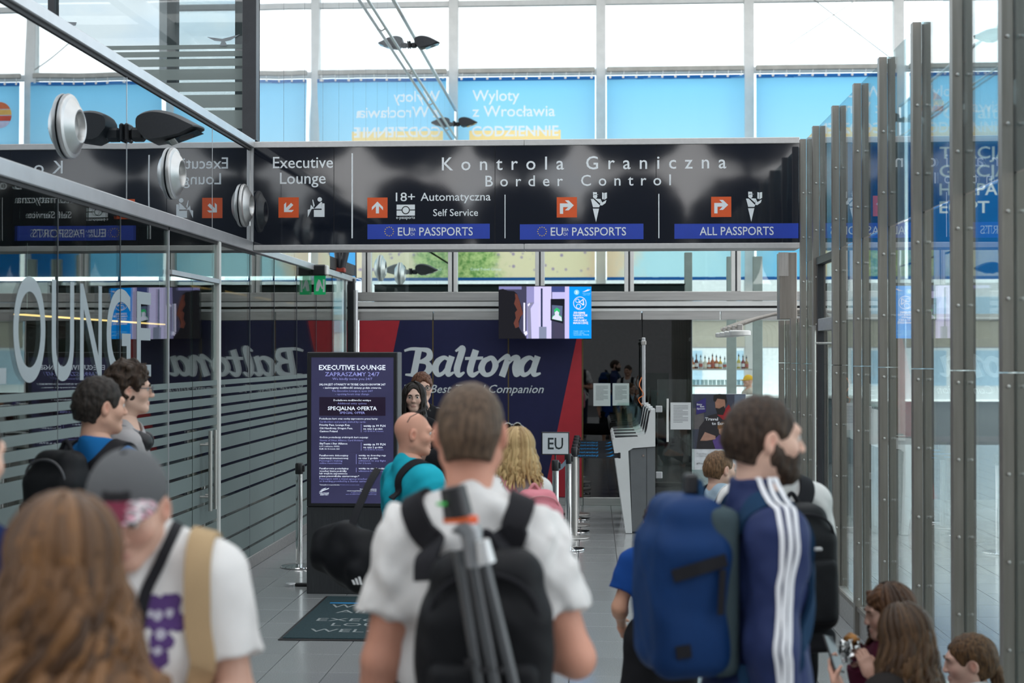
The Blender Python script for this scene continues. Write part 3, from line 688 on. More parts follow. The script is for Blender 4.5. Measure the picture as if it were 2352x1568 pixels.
# ================================================================== ON THE LOUNGE WALL: nozzles, floodlights, exit sign
alu_cast = mat('cast_aluminium', (.55, .55, .54), .35, .8, .06, 12)
def nozzle(y, z, label):
    n = empty('air_nozzle', (XL, y, z), label=label, cat='vent', group='round air nozzles on the lounge wall')
    MB().lathe([(.178, .0), (.190, .006), (.192, .018), (.186, .030), (.165, .038)], axis='x', n=36).build('flange', alu_cast, n, smooth=True)
    MB().lathe([(.176, .0), (.181, .003), (.176, .006)], axis='x', n=36).build('gasket', rubber, n, smooth=True)
    MB().lathe([(.166, .036), (.150, .048), (.118, .070), (.098, .080), (.088, .078), (.080, .062), (.072, .012)], axis='x', n=36).build('cone', alu_cast, n, smooth=True)
    MB().lathe([(.0, .014), (.072, .012)], axis='x', n=24).build('throat', mat('dark_vent_throat', (.10, .10, .10), .5, .5), n)
nozzle(8.224, 3.277, 'round aluminium air nozzle nearest the viewer on the lounge wall')
nozzle(10.31, 3.262, 'round aluminium air nozzle in the middle of the lounge wall')
nozzle(12.436, 3.25, 'round aluminium air nozzle beside the end of the overhead sign')
nozzle(20.6, 3.19, 'round aluminium air nozzle just behind the rear windows')
nozzle(22.7, 3.22, 'farthest round aluminium air nozzle behind the rear windows')
char = mat('charcoal_powder_coat', (.022, .024, .028), .45, .1, .1, 60)
def flood(loc, s, label):
    f = empty('floodlight', loc, label=label, cat='floodlight', group='charcoal floodlights on the wall')
    f.scale = (s, s, s)
    MB().box(0, .03, -.06, .06, -.06, .06, .01).build('wall_plate', char, f)
    MB().box(.03, .13, -.045, .045, -.055, .035, .02).build('arm', char, f)
    h = MB(); top = smooth_path([(.10, 0, .02), (.11, 0, .11), (.22, 0, .145), (.35, 0, .12), (.47, 0, .06), (.52, 0, .035)], 4)
    poly = [(p.x, p.z) for p in top] + [(.52, .025), (.42, -.03), (.30, -.06), (.20, -.075), (.15, -.05)]
    N = 9; rings = []
    for k in range(N):
        t = -1+2*k/(N-1); sc = math.sqrt(max(0, 1-.35*t**4)); cz = .02
        rings.append([(.10+(x-.10)*(1-.10*t*t), .12*t, cz+(z-cz)*sc) for x, z in poly])
    V = [p for r_ in rings for p in r_]; n = len(poly)
    h._add(V, [(i*n+k, i*n+(k+1) % n, (i+1)*n+(k+1) % n, (i+1)*n+k) for i in range(N-1) for k in range(n)] + [tuple(range(n)), tuple(range((N-1)*n, N*n))])
    h.build('lamp_head', char, f, smooth=True)
    MB()._add([(.50, -.085, .005), (.50, .085, .005), (.28, .085, -.073), (.28, -.085, -.073)], [(0, 1, 2, 3)]).build('lamp_glass', glass('lamp_glass', (.3, .35, .35), .12, under=(.10, .13, .13)), f)
    return f
flood((XL+.002, 9.281, 3.40), 1.0, 'large charcoal floodlight on the mirrored band near the viewer')
flood((XL+.002, 23.8, 7.15), 1.0, 'charcoal floodlight high on the reflective cladding in front of the white sky')
flood((XL+.002, 31.6, 7.08), 1.0, 'charcoal floodlight at the far end of the cladding by the blue banner')
flood((XL+.002, 24.0, 3.34), .9, 'charcoal floodlight low behind the rear windows')
ex = empty('exit_sign', (XL+.09, 15.55, 2.80), label='green emergency exit sign under a black box on the lounge glazing', cat='exit sign')
MB().box(-.09, .07, -.06, .06, .0, .12, .015).build('housing', black_plastic, ex); MB().box(.055, .09, -.055, .055, .005, .115, .01).build('end_cover', alu_white, ex)
green = mat('green_exit_acrylic', (.01, .36, .12), .3, 0, .03, emit=.25)
gpl = MB().box(-.07, .06, -.003, .003, -.21, 0).build('acrylic_plate', green, ex)
MB().prism([(-.05, -.17), (-.02, -.17), (.0, -.11), (.02, -.15), (.03, -.14), (.01, -.08), (.0, -.05), (-.02, -.04), (-.04, -.09)], -.0045, -.003).build('running_figure', white_s, gpl)
MB().box(.03, .05, -.0045, -.003, -.18, -.04).build('door_mark', white_s, gpl)

# ================================================================== BANNERS ON THE FACADE
def banner_mat():
    m, n, out = _nodes('printed_banner_mesh'); L = n.links.new
    g = n.nodes.new('ShaderNodeNewGeometry'); sp = n.nodes.new('ShaderNodeSeparateXYZ'); L(g.outputs['Position'], sp.inputs[0])
    mr = n.nodes.new('ShaderNodeMapRange'); mr.inputs[1].default_value = 4.6; mr.inputs[2].default_value = 8.2; L(sp.outputs['Z'], mr.inputs[0])
    sky = n.nodes.new('ShaderNodeValToRGB'); sky.color_ramp.elements[0].color = (.60, .88, .97, 1); sky.color_ramp.elements[1].color = (.26, .68, .97, 1); L(mr.outputs[0], sky.inputs[0])
    # aerial beach print along the foot: greens and sand, fading to open water
    vo = n.nodes.new('ShaderNodeTexVoronoi'); vo.inputs['Scale'].default_value = 5.5; L(g.outputs['Position'], vo.inputs['Vector'])
    nz = n.nodes.new('ShaderNodeTexNoise'); nz.inputs['Scale'].default_value = 2.0; nz.inputs['Detail'].default_value = 7; L(g.outputs['Position'], nz.inputs['Vector'])
    ng = n.nodes.new('ShaderNodeTexNoise'); ng.inputs['Scale'].default_value = 9; ng.inputs['Detail'].default_value = 5; ng.inputs['Roughness'].default_value = .75; L(g.outputs['Position'], ng.inputs['Vector'])
    grn = n.nodes.new('ShaderNodeValToRGB'); grn.color_ramp.elements[0].position = .35; grn.color_ramp.elements[0].color = (.13, .30, .08, 1); grn.color_ramp.elements[1].position = .62; grn.color_ramp.elements[1].color = (.62, .72, .30, 1); L(ng.outputs['Fac'], grn.inputs[0])
    snd = n.nodes.new('ShaderNodeValToRGB'); snd.color_ramp.elements[0].position = .12; snd.color_ramp.elements[0].color = (.45, .33, .45, 1); snd.color_ramp.elements[1].position = .28; snd.color_ramp.elements[1].color = (.90, .76, .50, 1); L(vo.outputs['Distance'], snd.inputs[0])
    def rng(sock, a, b, x=None):
        r = n.nodes.new('ShaderNodeMapRange'); r.inputs[1].default_value = a; r.inputs[2].default_value = b; r.interpolation_type = 'SMOOTHSTEP'; L(sock, r.inputs[0]); return r.outputs[0]
    ad = n.nodes.new('ShaderNodeMath'); ad.operation = 'MULTIPLY_ADD'; ad.inputs[1].default_value = 1.6; L(nz.outputs['Fac'], ad.inputs[0]); L(sp.outputs['X'], ad.inputs[2])
    m1 = n.nodes.new('ShaderNodeMix'); m1.data_type = 'RGBA'; L(rng(ad.outputs[0], -1.6, -1.1), m1.inputs[0]); L(grn.outputs[0], m1.inputs[6]); L(snd.outputs[0], m1.inputs[7])
    m2 = n.nodes.new('ShaderNodeMix'); m2.data_type = 'RGBA'; L(rng(ad.outputs[0], .3, .9), m2.inputs[0]); L(m1.outputs[2], m2.inputs[6]); m2.inputs[7].default_value = (.95, .70, .48, 1)
    m3 = n.nodes.new('ShaderNodeMix'); m3.data_type = 'RGBA'; L(rng(ad.outputs[0], 1.1, 2.2), m3.inputs[0]); L(m2.outputs[2], m3.inputs[6]); m3.inputs[7].default_value = (.55, .83, .90, 1)
    m4 = n.nodes.new('ShaderNodeMix'); m4.data_type = 'RGBA'; L(rng(ad.outputs[0], 3.2, 5.5), m4.inputs[0]); L(m3.outputs[2], m4.inputs[6]); m4.inputs[7].default_value = (.20, .58, .88, 1)
    m5 = n.nodes.new('ShaderNodeMix'); m5.data_type = 'RGBA'; az = n.nodes.new('ShaderNodeMath'); az.operation = 'MULTIPLY_ADD'; az.inputs[1].default_value = .7; L(nz.outputs['Fac'], az.inputs[0]); L(sp.outputs['Z'], az.inputs[2])
    L(rng(az.outputs[0], 5.0, 5.5), m5.inputs[0]); L(m4.outputs[2], m5.inputs[6]); L(sky.outputs[0], m5.inputs[7])
    # deep blue column of destinations on the far right bay
    m6 = n.nodes.new('ShaderNodeMix'); m6.data_type = 'RGBA'; mm = n.nodes.new('ShaderNodeMath'); mm.operation = 'MULTIPLY'; L(rng(sp.outputs['X'], 5.0, 6.2), mm.inputs[0]); L(rng(sp.outputs['Z'], 6.9, 6.5), mm.inputs[1])
    L(mm.outputs[0], m6.inputs[0]); L(m5.outputs[2], m6.inputs[6]); m6.inputs[7].default_value = (.01, .16, .46, 1)
    m7 = n.nodes.new('ShaderNodeMix'); m7.data_type = 'RGBA'; L(rng(sp.outputs['X'], -3.3, -3.9), m7.inputs[0]); L(m6.outputs[2], m7.inputs[6]); m7.inputs[7].default_value = (.10, .42, .80, 1)
    ya, yb = atY(1078, 300, YF-.12), atY(1288, 360, YF-.12); prev = None
    for sock, a, b_ in ((sp.outputs['X'], ya[0]-.004, ya[0]+.004), (sp.outputs['X'], yb[0]+.004, yb[0]-.004), (sp.outputs['Z'], yb[2]-.004, yb[2]+.004), (sp.outputs['Z'], ya[2]+.004, ya[2]-.004)):
        r_ = rng(sock, a, b_)
        if prev is None: prev = r_
        else: q_ = n.nodes.new('ShaderNodeMath'); q_.operation = 'MULTIPLY'; L(prev, q_.inputs[0]); L(r_, q_.inputs[1]); prev = q_.outputs[0]
    m8 = n.nodes.new('ShaderNodeMix'); m8.data_type = 'RGBA'; L(prev, m8.inputs[0]); L(m7.outputs[2], m8.inputs[6]); m8.inputs[7].default_value = (.98, .74, .34, 1); m7 = m8
    d = n.nodes.new('ShaderNodeBsdfDiffuse'); t = n.nodes.new('ShaderNodeBsdfTranslucent'); mx = n.nodes.new('ShaderNodeMixShader'); mx.inputs[0].default_value = .78
    L(m7.outputs[2], d.inputs[0]); L(m7.outputs[2], t.inputs[0]); L(d.outputs[0], mx.inputs[1]); L(t.outputs[0], mx.inputs[2]); L(mx.outputs[0], out.inputs['Surface'])
    MATS['printed_banner_mesh'] = m; return m
ban_m = banner_mat()
hem_m = mat('deep_blue_hem', (.02, .20, .55), .8, 0, .03, trans=.4); ban_white = mat('white_banner_print', (.86, .90, .92), .8, 0, .02, trans=.55); ban_yel = mat('yellow_banner_print', (.95, .70, .28), .8, 0, .03, trans=.55)
YBN = YF - .12
def cut_sheet(outer, metas, name, m, parent, y=0.0):
    """flat sheet with the outlines of the given text meshes cut out of it"""
    c = bpy.data.curves.new(name, 'CURVE'); c.dimensions = '2D'; c.fill_mode = 'BOTH'; loops = [outer]
    for me, dx, dz in metas:
        bm = bmesh.new(); bm.from_mesh(me); bmesh.ops.remove_doubles(bm, verts=bm.verts, dist=1e-5); be = {e for e in bm.edges if len(e.link_faces) == 1}
        while be:
            e = be.pop(); v0, v = e.verts; lp = [v0]
            while v != v0:
                lp.append(v); nx_ = next((q for q in v.link_edges if q in be), None)
                if nx_ is None: break
                be.discard(nx_); v = nx_.other_vert(v)
            if len(lp) > 2: loops.append([(p.co.x+dx, p.co.y+dz) for p in lp])
        bm.free()
    for lp in loops:
        sp = c.splines.new('POLY'); sp.points.add(len(lp)-1); sp.use_cyclic_u = True
        for i, (a, b) in enumerate(lp): sp.points[i].co = (a, b, 0, 1)
    o = bpy.data.objects.new(name, c); COL.objects.link(o); me = bpy.data.meshes.new_from_object(o.evaluated_get(bpy.context.evaluated_depsgraph_get())); bpy.data.objects.remove(o)
    me.materials.clear(); me.materials.append(m); o = link(name, me, parent, (0, y, 0)); o.rotation_euler = (PI/2, 0, 0); return o
def banner(x0, x1, label, nx=28, nz=24, texts=None):
    b = empty('hanging_banner', ((x0+x1)/2, YBN, 3.6), label=label, cat='banner', group='blue advertising banners on the facade')
    V = []; Fs = []; wd = x1-x0; z0, z1 = 0.06, 4.56
    for side in (0, 1):
        for j in range(nz+1):
            for i in range(nx+1):
                u, v = i/nx, j/nz; V.append((-wd/2+wd*u, .03*math.sin(u*9+v*2)*v*v*.6 + .012*math.sin(u*31) + .006*side, z0+(z1-z0)*v + .02*math.sin(u*40)*v**8))
    s = (nx+1)*(nz+1)
    for side in (0, 1):
        for j in range(nz):
            for i in range(nx): a = side*s+j*(nx+1)+i; Fs.append((a, a+1, a+nx+2, a+nx+1))
    if texts:
        metas = []
        for (body, px0, px1, base, cap_, bold) in texts:
            q0 = atY(px0, base, YBN); q1 = atY(px1, base, YBN); qc = atY(px0, base-cap_, YBN); me = text_mesh(body, (qc[2]-q0[2])/.70, 'LEFT', bold=bold, res=4); co = np.array([v.co[:] for v in me.vertices]); k = (q1[0]-q0[0])/(co[:, 0].max()-co[:, 0].min())
            me.transform(Matrix.Translation((-co[:, 0].min(), 0, 0))); me.transform(Matrix.Diagonal((k, 1, 1, 1))); metas.append((me, q0[0]-b.location.x, q0[2]-3.6))
        for me, dx, dz in metas: me.materials.append(ban_white); t_ = link('lettering', me, b, (dx, .004, dz)); t_.rotation_euler = (PI/2, 0, 0)
        cut_sheet([(-wd/2, z0), (wd/2, z0), (wd/2, z1), (-wd/2, z1)], metas, 'fabric', ban_m, b)
    else:
        o = MB()._add(V[:s], [f for f in Fs if max(f) < s]); o.build('fabric', ban_m, b, smooth=True)
    MB().box(-wd/2, wd/2, -.008, .012, 4.52, 4.60).build('top_hem', hem_m, b); MB().box(-wd/2, wd/2, -.008, .012, .0, .07).build('bottom_hem', hem_m, b)
    rope = MB(); ey = MB()
    for k in range(11):
        x = -wd/2+.08+(wd-.16)*k/10
        MB().lathe([(.028, -.014), (.03, -.006), (.02, -.004)], (x, 0, 4.57), 'y', 10).build('eyelet', alu_white, b); rope.tube([(x, 0, 4.57), (x+.03, .08, 4.76)], .008, 4)
    rp = rope.build('tie_cords', alu_white, b); rp['kind'] = 'stuff'
    MB().box(-wd/2, wd/2, .04, .12, 4.70, 4.82, .02).build('cover_flap', mat('grey_cover_fabric', (.42, .41, .37), .9, 0, .15, 4), b)
    return b
def _btext(b, body, px0, px1, base, cap, m, bold=0.0, name='lettering'):
    q0 = atY(px0, base, YBN-.05); q1 = atY(px1, base, YBN-.05); qc = atY(px0, base-cap, YBN-.05)
    me = text_mesh(body, (qc[2]-q0[2])/.70, 'LEFT', bold=bold, res=4); c = np.array([v.co[:] for v in me.vertices]); k = (q1[0]-q0[0])/(c[:, 0].max()-c[:, 0].min())
    me.transform(Matrix.Translation((-c[:, 0].min(), 0, 0))); me.transform(Matrix.Diagonal((k, 1, 1, 1))); me.materials.append(m)
    o = link(name, me, b, (q0[0]-b.location.x, -.05, q0[2]-b.location.z)); o.rotation_euler = (PI/2, 0, 0)
b1 = banner(-3.06, .04, 'blue banner lettered Wyloty z Wrocławia over a beach picture', texts=(('Wyloty', 1085, 1193, 232, 25, .008), ('z Wrocławia', 1085, 1275, 268, 25, .008), ('CODZIENNIE', 1084, 1283, 313, 23, .02), ('Coral Travel Group', 1081, 1151, 621, 6, .0)))
b2 = banner(.30, 3.38, 'plain pale blue banner above the middle of the sign')
b3 = banner(3.64, 6.72, 'plain blue banner above the steel post tops')
b4 = banner(6.98, 10.06, 'blue banner with a round sun logo and a list of destinations', texts=(('Coral', 2166, 2274, 272, 27, .015), ('travel', 2278, 2368, 272, 27, .0), ('TURCJA', 2158, 2318, 364, 27, .012), ('GRECJA', 2158, 2318, 406, 27, .012), ('HISZPANIA', 2158, 2362, 448, 27, .012), ('EGIPT', 2158, 2272, 489, 27, .012)))
def sunlogo(b, px, py, r):
    q = atY(px, py, YBN); e = empty('sun_logo', (q[0]-b.location.x, -.05, q[2]-3.6), parent=b)
    for k, (a0, a1, c) in enumerate(((.45, 1.0, (.85, .28, .12)), (.0, .42, (.93, .62, .20)), (-.45, -.04, (.80, .16, .10)), (-1.0, -.5, (.75, .70, .80)))):
        pts = []
        for t in np.linspace(math.asin(max(-1, a0)), math.asin(min(1, a1)), 7): pts.append((r*math.cos(t), r*math.sin(t)))
        for t in np.linspace(math.asin(min(1, a1)), math.asin(max(-1, a0)), 7): pts.append((-r*math.cos(t), r*math.sin(t)))
        MB().prism(pts, -.002, .002).build('stripe', mat('sun_stripe_%d' % k, c, .8, trans=.5), e)
sunlogo(b4, 2135, 243, .30)
b5 = banner(-6.40, -3.32, 'darker blue banner with a striped sun logo behind the cladding')
sunlogo(b5, 875, 245, .42)

# ================================================================== INFORMATION TOTEM
YT = 11.39
tot = empty('information_totem', (-1.945, YT, 0), label='dark freestanding executive lounge information totem', cat='totem')
tw = .368; grain = mat('anthracite_wood_laminate', (.030, .031, .034), .45, 0, .25, 6, stretch=(30, 30, 1)); tframe = mat('black_totem_frame', (.016, .017, .020), .35, 0, .08)
MB().box(-tw, tw, .0, .24, 0, .70, .004).build('plinth', grain, tot)
MB().box(-tw, tw, .0, .24, .70, 1.95, .006).build('housing', tframe, tot)
MB().box(tw-.002, tw+.003, .004, .236, .0, 1.948).build('side_cover', mat('grey_side_cover', (.16, .165, .17), .4, .3), tot)
def tp(cx, cy): q = atY(700+cx/4.126, 800+cy/4.126, YT-.004); return float(q[0])+1.945, float(q[2])
x0, z1 = tp(62, 84); x1, z0 = tp(842, 1470)
MB().box(x0-.022, x1+.022, -.010, 0, z0-.022, z0).box(x0-.022, x1+.022, -.010, 0, z1, z1+.022).box(x0-.022, x0, -.010, 0, z0, z1).box(x1, x1+.022, -.010, 0, z0, z1).build('bezel', black_plastic, tot)
scr_m = mat('dim_violet_screen', (.040, .038, .092), .18, 0, .12, 3, emit=.42); scr = MB().box(x0, x1, -.003, 0, z0, z1).build('screen', scr_m, tot)
tW = glow('screen_white_text', (.72, .80, .92), .95); tL = glow('screen_lilac_text', (.26, .28, .62), .95); tD = mat('dark_plum_box', (.018, .010, .028), .2, emit=.3)
def trect(a, b, c, d, m, name, e=-.0045): p, q = tp(a, c), tp(b, d); return MB().box(p[0], q[0], e, e+.001, q[1], p[1]).build(name, m, scr)
def tt(body, a, b, base, cap, m, bold=0.0):
    p, q, r_ = tp(a, base), tp(b, base), tp(a, base-cap); me = text_mesh(body, (r_[1]-p[1])/.70, 'LEFT', bold=bold, res=1)
    c = np.array([v.co[:] for v in me.vertices]); k = (q[0]-p[0])/(c[:, 0].max()-c[:, 0].min()); me.transform(Matrix.Translation((-c[:, 0].min(), 0, 0))); me.transform(Matrix.Diagonal((k, 1, 1, 1)))
    me.materials.append(m); o = link('lettering', me, scr, (p[0], -.0062, p[1])); o.rotation_euler = (PI/2, 0, 0)
trect(138, 765, 460, 638, tD, 'offer_box')
for a in (('EXECUTIVE LOUNGE', 135, 765, 203, 46, tW, .02), ('ZAPRASZAMY 24/7', 193, 708, 262, 38, tL, .004), ('We kindly invite you 24/7', 262, 640, 298, 22, tL, 0),
          ('SALON JEST OTWARTY W TRYBIE CAŁODOBOWYM 24/7', 138, 765, 350, 19, tW, .012), ('- zastrzegamy możliwość zmiany godzin otwarcia.', 175, 728, 380, 17, tW, .012), ('The Executive Lounge is open 24/7', 258, 645, 410, 17, tL, 0), ('- opening hours may change', 290, 610, 440, 17, tL, 0),
          ('Dodatkowe możliwości wstępu', 273, 627, 498, 17, tW, .01), ('Additional entry options', 312, 586, 528, 17, tL, 0), ('SPECJALNA OFERTA', 218, 683, 583, 34, tW, .02), ('SPECIAL OFFER', 332, 571, 619, 22, tL, .01),
          ('Posiadacze kart oraz osoby zaproszone przez karty:', 140, 693, 672, 16, tW, .01), ('Cardholders and people invited by cards:', 140, 580, 702, 16, tL, 0),
          ('Priority Pass, Lounge Key,', 140, 430, 732, 17, tW, .014), ('Citi Handlowy, Dragon Pass,', 140, 455, 763, 17, tW, .014), ('Casinos Poland', 140, 310, 792, 17, tW, .014),
          ('wstęp za 99 PLN', 557, 765, 742, 20, tW, .012), ('na czas 2 godzin', 557, 738, 768, 16, tW, .01), ('~21 EUR for 2 hours', 557, 745, 790, 14, tL, 0),
          ('Goście posiadaczy srebrnych kart sojuszy:', 140, 602, 848, 16, tW, .01), ('Guests of Silver Alliance Card Holders:', 140, 557, 877, 16, tL, 0), ('SkyTeam i Star Alliance', 140, 405, 908, 17, tW, .014), ('LOT, Lufthansa, SWISS,', 140, 332, 933, 13, tW, .006), ('KLM, Air Dolomiti, SAS', 140, 330, 957, 13, tW, .006),
          ('wstęp za 99 PLN', 557, 765, 917, 20, tW, .012), ('na czas 2 godzin', 557, 738, 943, 16, tW, .01), ('~21 EUR for 2 hours', 557, 745, 964, 14, tL, 0),
          ('Pasażerowie dokonujący', 140, 413, 1020, 16, tW, .01), ('rezerwacji internetowej:', 140, 415, 1046, 16, tW, .012), ('Passengers making', 140, 357, 1070, 16, tL, 0), ('online reservations:', 140, 355, 1093, 16, tL, 0),
          ('wstęp na dowolny rejs', 511, 768, 1020, 16, tW, .01), ('na czas 2 godzin', 511, 693, 1046, 16, tW, .01), ('admission to any flight', 511, 768, 1070, 16, tL, 0), ('for 2 hours', 511, 628, 1093, 16, tL, 0),
          ('Pasażerowie posiadający', 140, 416, 1143, 16, tW, .01), ('voucher biura podróży', 140, 398, 1168, 16, tW, .014), ('lub wejście zapewnione', 140, 405, 1191, 16, tW, .01), ('przez przewoźnika czarterowego:*', 140, 517, 1216, 16, tW, .01), ('Passengers with a travel agency voucher', 140, 593, 1241, 16, tL, 0), ('or boarding provided by a charter carrier.*', 140, 605, 1264, 16, tL, 0),
          ('wstęp na czas 2 godzin', 511, 765, 1143, 16, tW, .01), ('admission for 2 hours', 511, 740, 1168, 16, tL, 0), ('*Szczegóły w recepcji Saloniku', 140, 330, 1295, 9, tW, .01), ('*Details at the reception desk', 335, 517, 1295, 8, tL, 0),
          ('WROCŁAW', 138, 230, 1377, 14, tW, .01), ('AIRPORT', 145, 225, 1391, 12, tW, .01), ('Szczegóły i regulamin', 523, 680, 1336, 10, tW, .01), ('oraz w recepcji Saloniku EXECUTIVE LOUNGE', 400, 680, 1352, 10, tW, .01), ('Details are available in the Regulations', 440, 680, 1369, 9, tL, 0), ('and in the EXECUTIVE LOUNGE reception desk', 390, 680, 1385, 9, tL, 0)): tt(*a)
for a in ((533, 536, 716, 793), (533, 536, 890, 967), (487, 490, 1002, 1095), (487, 490, 1130, 1172)): trect(*a, tL, 'rule')
for yy in (810, 984, 1111, 1279): trect(140, 762, yy-1.5, yy+1.5, tD, 'rule')
lg = MB()
for pl in ([(138, 1356), (150, 1348), (200, 1332), (232, 1321), (226, 1330), (180, 1346), (160, 1357)], [(150, 1340), (180, 1326), (205, 1320), (195, 1328), (165, 1338)]): lg.prism([tp(*p) for p in pl], -.006, -.005)
lg.build('airport_logo', tW, scr)

# ================================================================== STANCHIONS, MAT, FLOOR BAR
belt_m = mat('black_belt_webbing', (.010, .011, .016), .6, 0, .1, 80); belt_blue = mat('blue_belt_print', (.02, .30, .68), .6, 0, .03)
def stanchion(x, y, label, h=.93, base=True, shade=chrome, group='belt barrier posts'):
    s = empty('barrier_post', (x, y, 0), label=label, cat='barrier post', group=group)
    MB().lathe([(.16, 0), (.165, .008), (.16, .016), (.05, .026), (.032, .03)], n=32).build('base', shade, s, smooth=True)
    MB().tube([(0, 0, .02), (0, 0, h-.08)], .031, 20).build('tube', shade, s, smooth=True)
    MB().lathe([(.034, h-.10), (.036, h-.09), (.036, h-.012), (.030, h), (.0, h+.001)], n=20).build('head', black_plastic, s, smooth=True)
    MB().box(.03, .05, -.014, .014, h-.08, h-.02, .004).build('belt_slot', black_plastic, s)
    return s
q = onF(687, 1302); stanchion(q[0], q[1], 'chrome barrier post with black head by the lounge wall', .945)
fb = empty('floor_bar', (-2.52, 11.75, 0), label='black bar with a round end foot lying on the floor beside the totem', cat='bar')
MB().lathe([(.045, 0), (.045, .022), (.040, .026)], n=20).build('end_foot', alu, fb, smooth=True); MB().box(.04, .42, -.02, .02, .0, .028, .006).build('bar', rubber, fb)
mt = empty('entrance_mat', (-1.53, 10.38, 0), label='dark teal entrance mat with pale lettering on the tiles', cat='mat')
MB().box(-.60, .60, -.86, .86, 0, .008, .003).build('rubber_edge', rubber, mt); MB().box(-.575, .575, -.83, .83, .006, .014, .003).build('pile', mat('dark_teal_pile', (.012, .035, .042), .95, 0, .35, 120, .002, 300), mt)
mat_ink = mat('pale_mat_print', (.26, .29, .29), .9, 0, .15, 40)
def mtext(body, x, y, size, fit): o = lettering(body, mat_ink, mt, (0, 0, 0), size, (0, 0, 0), fit=fit, align='CENTER'); o.location = (x, y, .0150)
mtext('WROCŁAW', .02, .32, .19, .98); mtext('AIRPORT', .02, .10, .17, .80); mtext('EXECUTIVE', .02, -.22, .15, .98); mtext('LOUNGE', .02, -.40, .15, .7); mtext('WELCOME', .02, -.62, .15, .92)
MB().box(-.5, .5, .50, .53, .014, .0155).build('blue_stripe', belt_blue, mt)

# ================================================================== SCREEN OVER THE GATES
YTV = 17.85
def vp(px, py): q = atY(px, py, YTV); return float(q[0]), float(q[2])
vx0, vz1 = vp(1145, 656); vx1, vz0 = vp(1358.5, 777.5); vcx = (vx0+vx1)/2
tv = empty('wall_screen', (vcx, YTV, vz0), label='wide information screen showing a traveller at a scanner above the gates', cat='screen')
MB().box(vx0-vcx, vx1-vcx, 0, .06, 0, vz1-vz0, .004).build('housing', black_plastic, tv)
MB().box(-.12, .12, .06, .36, .25, .45).build('wall_bracket', dark_frame, tv)
def vq(a, b): p = vp(1140+a/9.8, 640+b/9.8); return p[0]-vcx, p[1]-vz0
def vpoly(pts, col, name, lay, strength=1.0):
    m = MB().prism([vq(*p) for p in pts], -.001-.0006*lay, -.0006*lay).build(name, glow('screen_'+name, col, strength), tv); return m
R = lambda a, b, c, d: [(a, c), (b, c), (b, d), (a, d)]
vpoly(R(52, 1640, 172, 1345), (.055, .055, .10), 'picture_ground', 0)
vpoly(R(60, 570, 175, 240), (.22, .22, .45), 'picture_window', 1); vpoly(R(680, 1000, 175, 1345), (.28, .27, .52), 'picture_gate_frame', 1); vpoly(R(850, 1240, 175, 1345), (.60, .56, .88), 'picture_bright_wall', 2)
vpoly(R(1000, 1042, 215, 1080), (.03, .04, .09), 'picture_pole', 3); vpoly(R(960, 1130, 1080, 1345), (.22, .25, .36), 'picture_floor', 3)
vpoly([(690, 700), (700, 540), (850, 530), (770, 640), (790, 1345), (720, 1345)], (.24, .24, .36), 'picture_kiosk_side', 3); vpoly([(860, 535), (970, 535), (940, 640), (945, 1345), (795, 1345), (772, 670)], (.58, .55, .85), 'picture_kiosk', 4)
vpoly(R(1240, 1545, 175, 300), (.05, .07, .22), 'picture_lintel', 3); vpoly(R(1255, 1545, 300, 460), (.50, .48, .80), 'picture_panel', 3); vpoly(R(1540, 1640, 175, 1345), (.55, .50, .80), 'picture_jamb', 3)
vpoly([(1222, 455), (1535, 450), (1505, 1010), (1220, 935)], (.012, .013, .02), 'picture_monitor', 5); vpoly([(1250, 590), (1492, 610), (1482, 955), (1250, 905)], (.10, .13, .22), 'picture_monitor_view', 6)
vpoly([(1300, 700), (1360, 650), (1432, 700), (1415, 810), (1470, 850), (1482, 955), (1250, 905), (1262, 840), (1315, 810)], (.03, .50, .16), 'picture_face_outline', 7); vpoly([(1312, 760), (1362, 715), (1412, 760), (1405, 820), (1465, 865), (1475, 950), (1258, 903), (1268, 855), (1322, 815)], (.66, .68, .85), 'picture_face', 8)
vpoly(R(1300, 1500, 1000, 1345), (.06, .055, .10), 'picture_monitor_foot', 4); vpoly(R(610, 650, 540, 1190), (.75, .74, .95), 'picture_rail', 4)
vpoly([(52, 1345), (52, 245), (150, 228), (260, 270), (400, 280), (470, 340), (520, 480), (560, 600), (600, 760), (560, 850), (520, 960), (510, 1090), (560, 1180), (680, 1345)], (.014, .014, .018), 'picture_traveller', 6)
vpoly([(420, 330), (470, 350), (530, 520), (560, 640), (600, 790), (540, 860), (500, 960), (515, 1080), (430, 1110), (390, 1000), (440, 880), (420, 760), (470, 700), (400, 560), (430, 450)], (.13, .045, .035), 'picture_curls', 7)
vpoly([(610, 1210), (690, 1170), (705, 1240), (660, 1285)], (.75, .74, .95), 'picture_ticket', 7); vpoly([(700, 585), (745, 540), (760, 575), (720, 625)], (.75, .74, .95), 'picture_card', 7)
vpoly(R(1640, 2138, 178, 1345), (.006, .30, .92), 'blue_column', 1)
tvw = glow('screen_print_white', (.85, .80, .95), 1.0); tvp = glow('screen_print_pale', (.30, .68, .95), 1.0)
def vtext(body, a, b, base, cap, m, bold=0.0):
    p, q, r_ = vq(a, base), vq(b, base), vq(a, base-cap); me = text_mesh(body, (r_[1]-p[1])/.70, 'LEFT', bold=bold, res=1)
    c = np.array([v.co[:] for v in me.vertices]); k = (q[0]-p[0])/(c[:, 0].max()-c[:, 0].min()); me.transform(Matrix.Translation((-c[:, 0].min(), 0, 0))); me.transform(Matrix.Diagonal((k, 1, 1, 1)))
    me.materials.append(m); o = link('lettering', me, tv, (p[0], -.004, p[1])); o.rotation_euler = (PI/2, 0, 0)
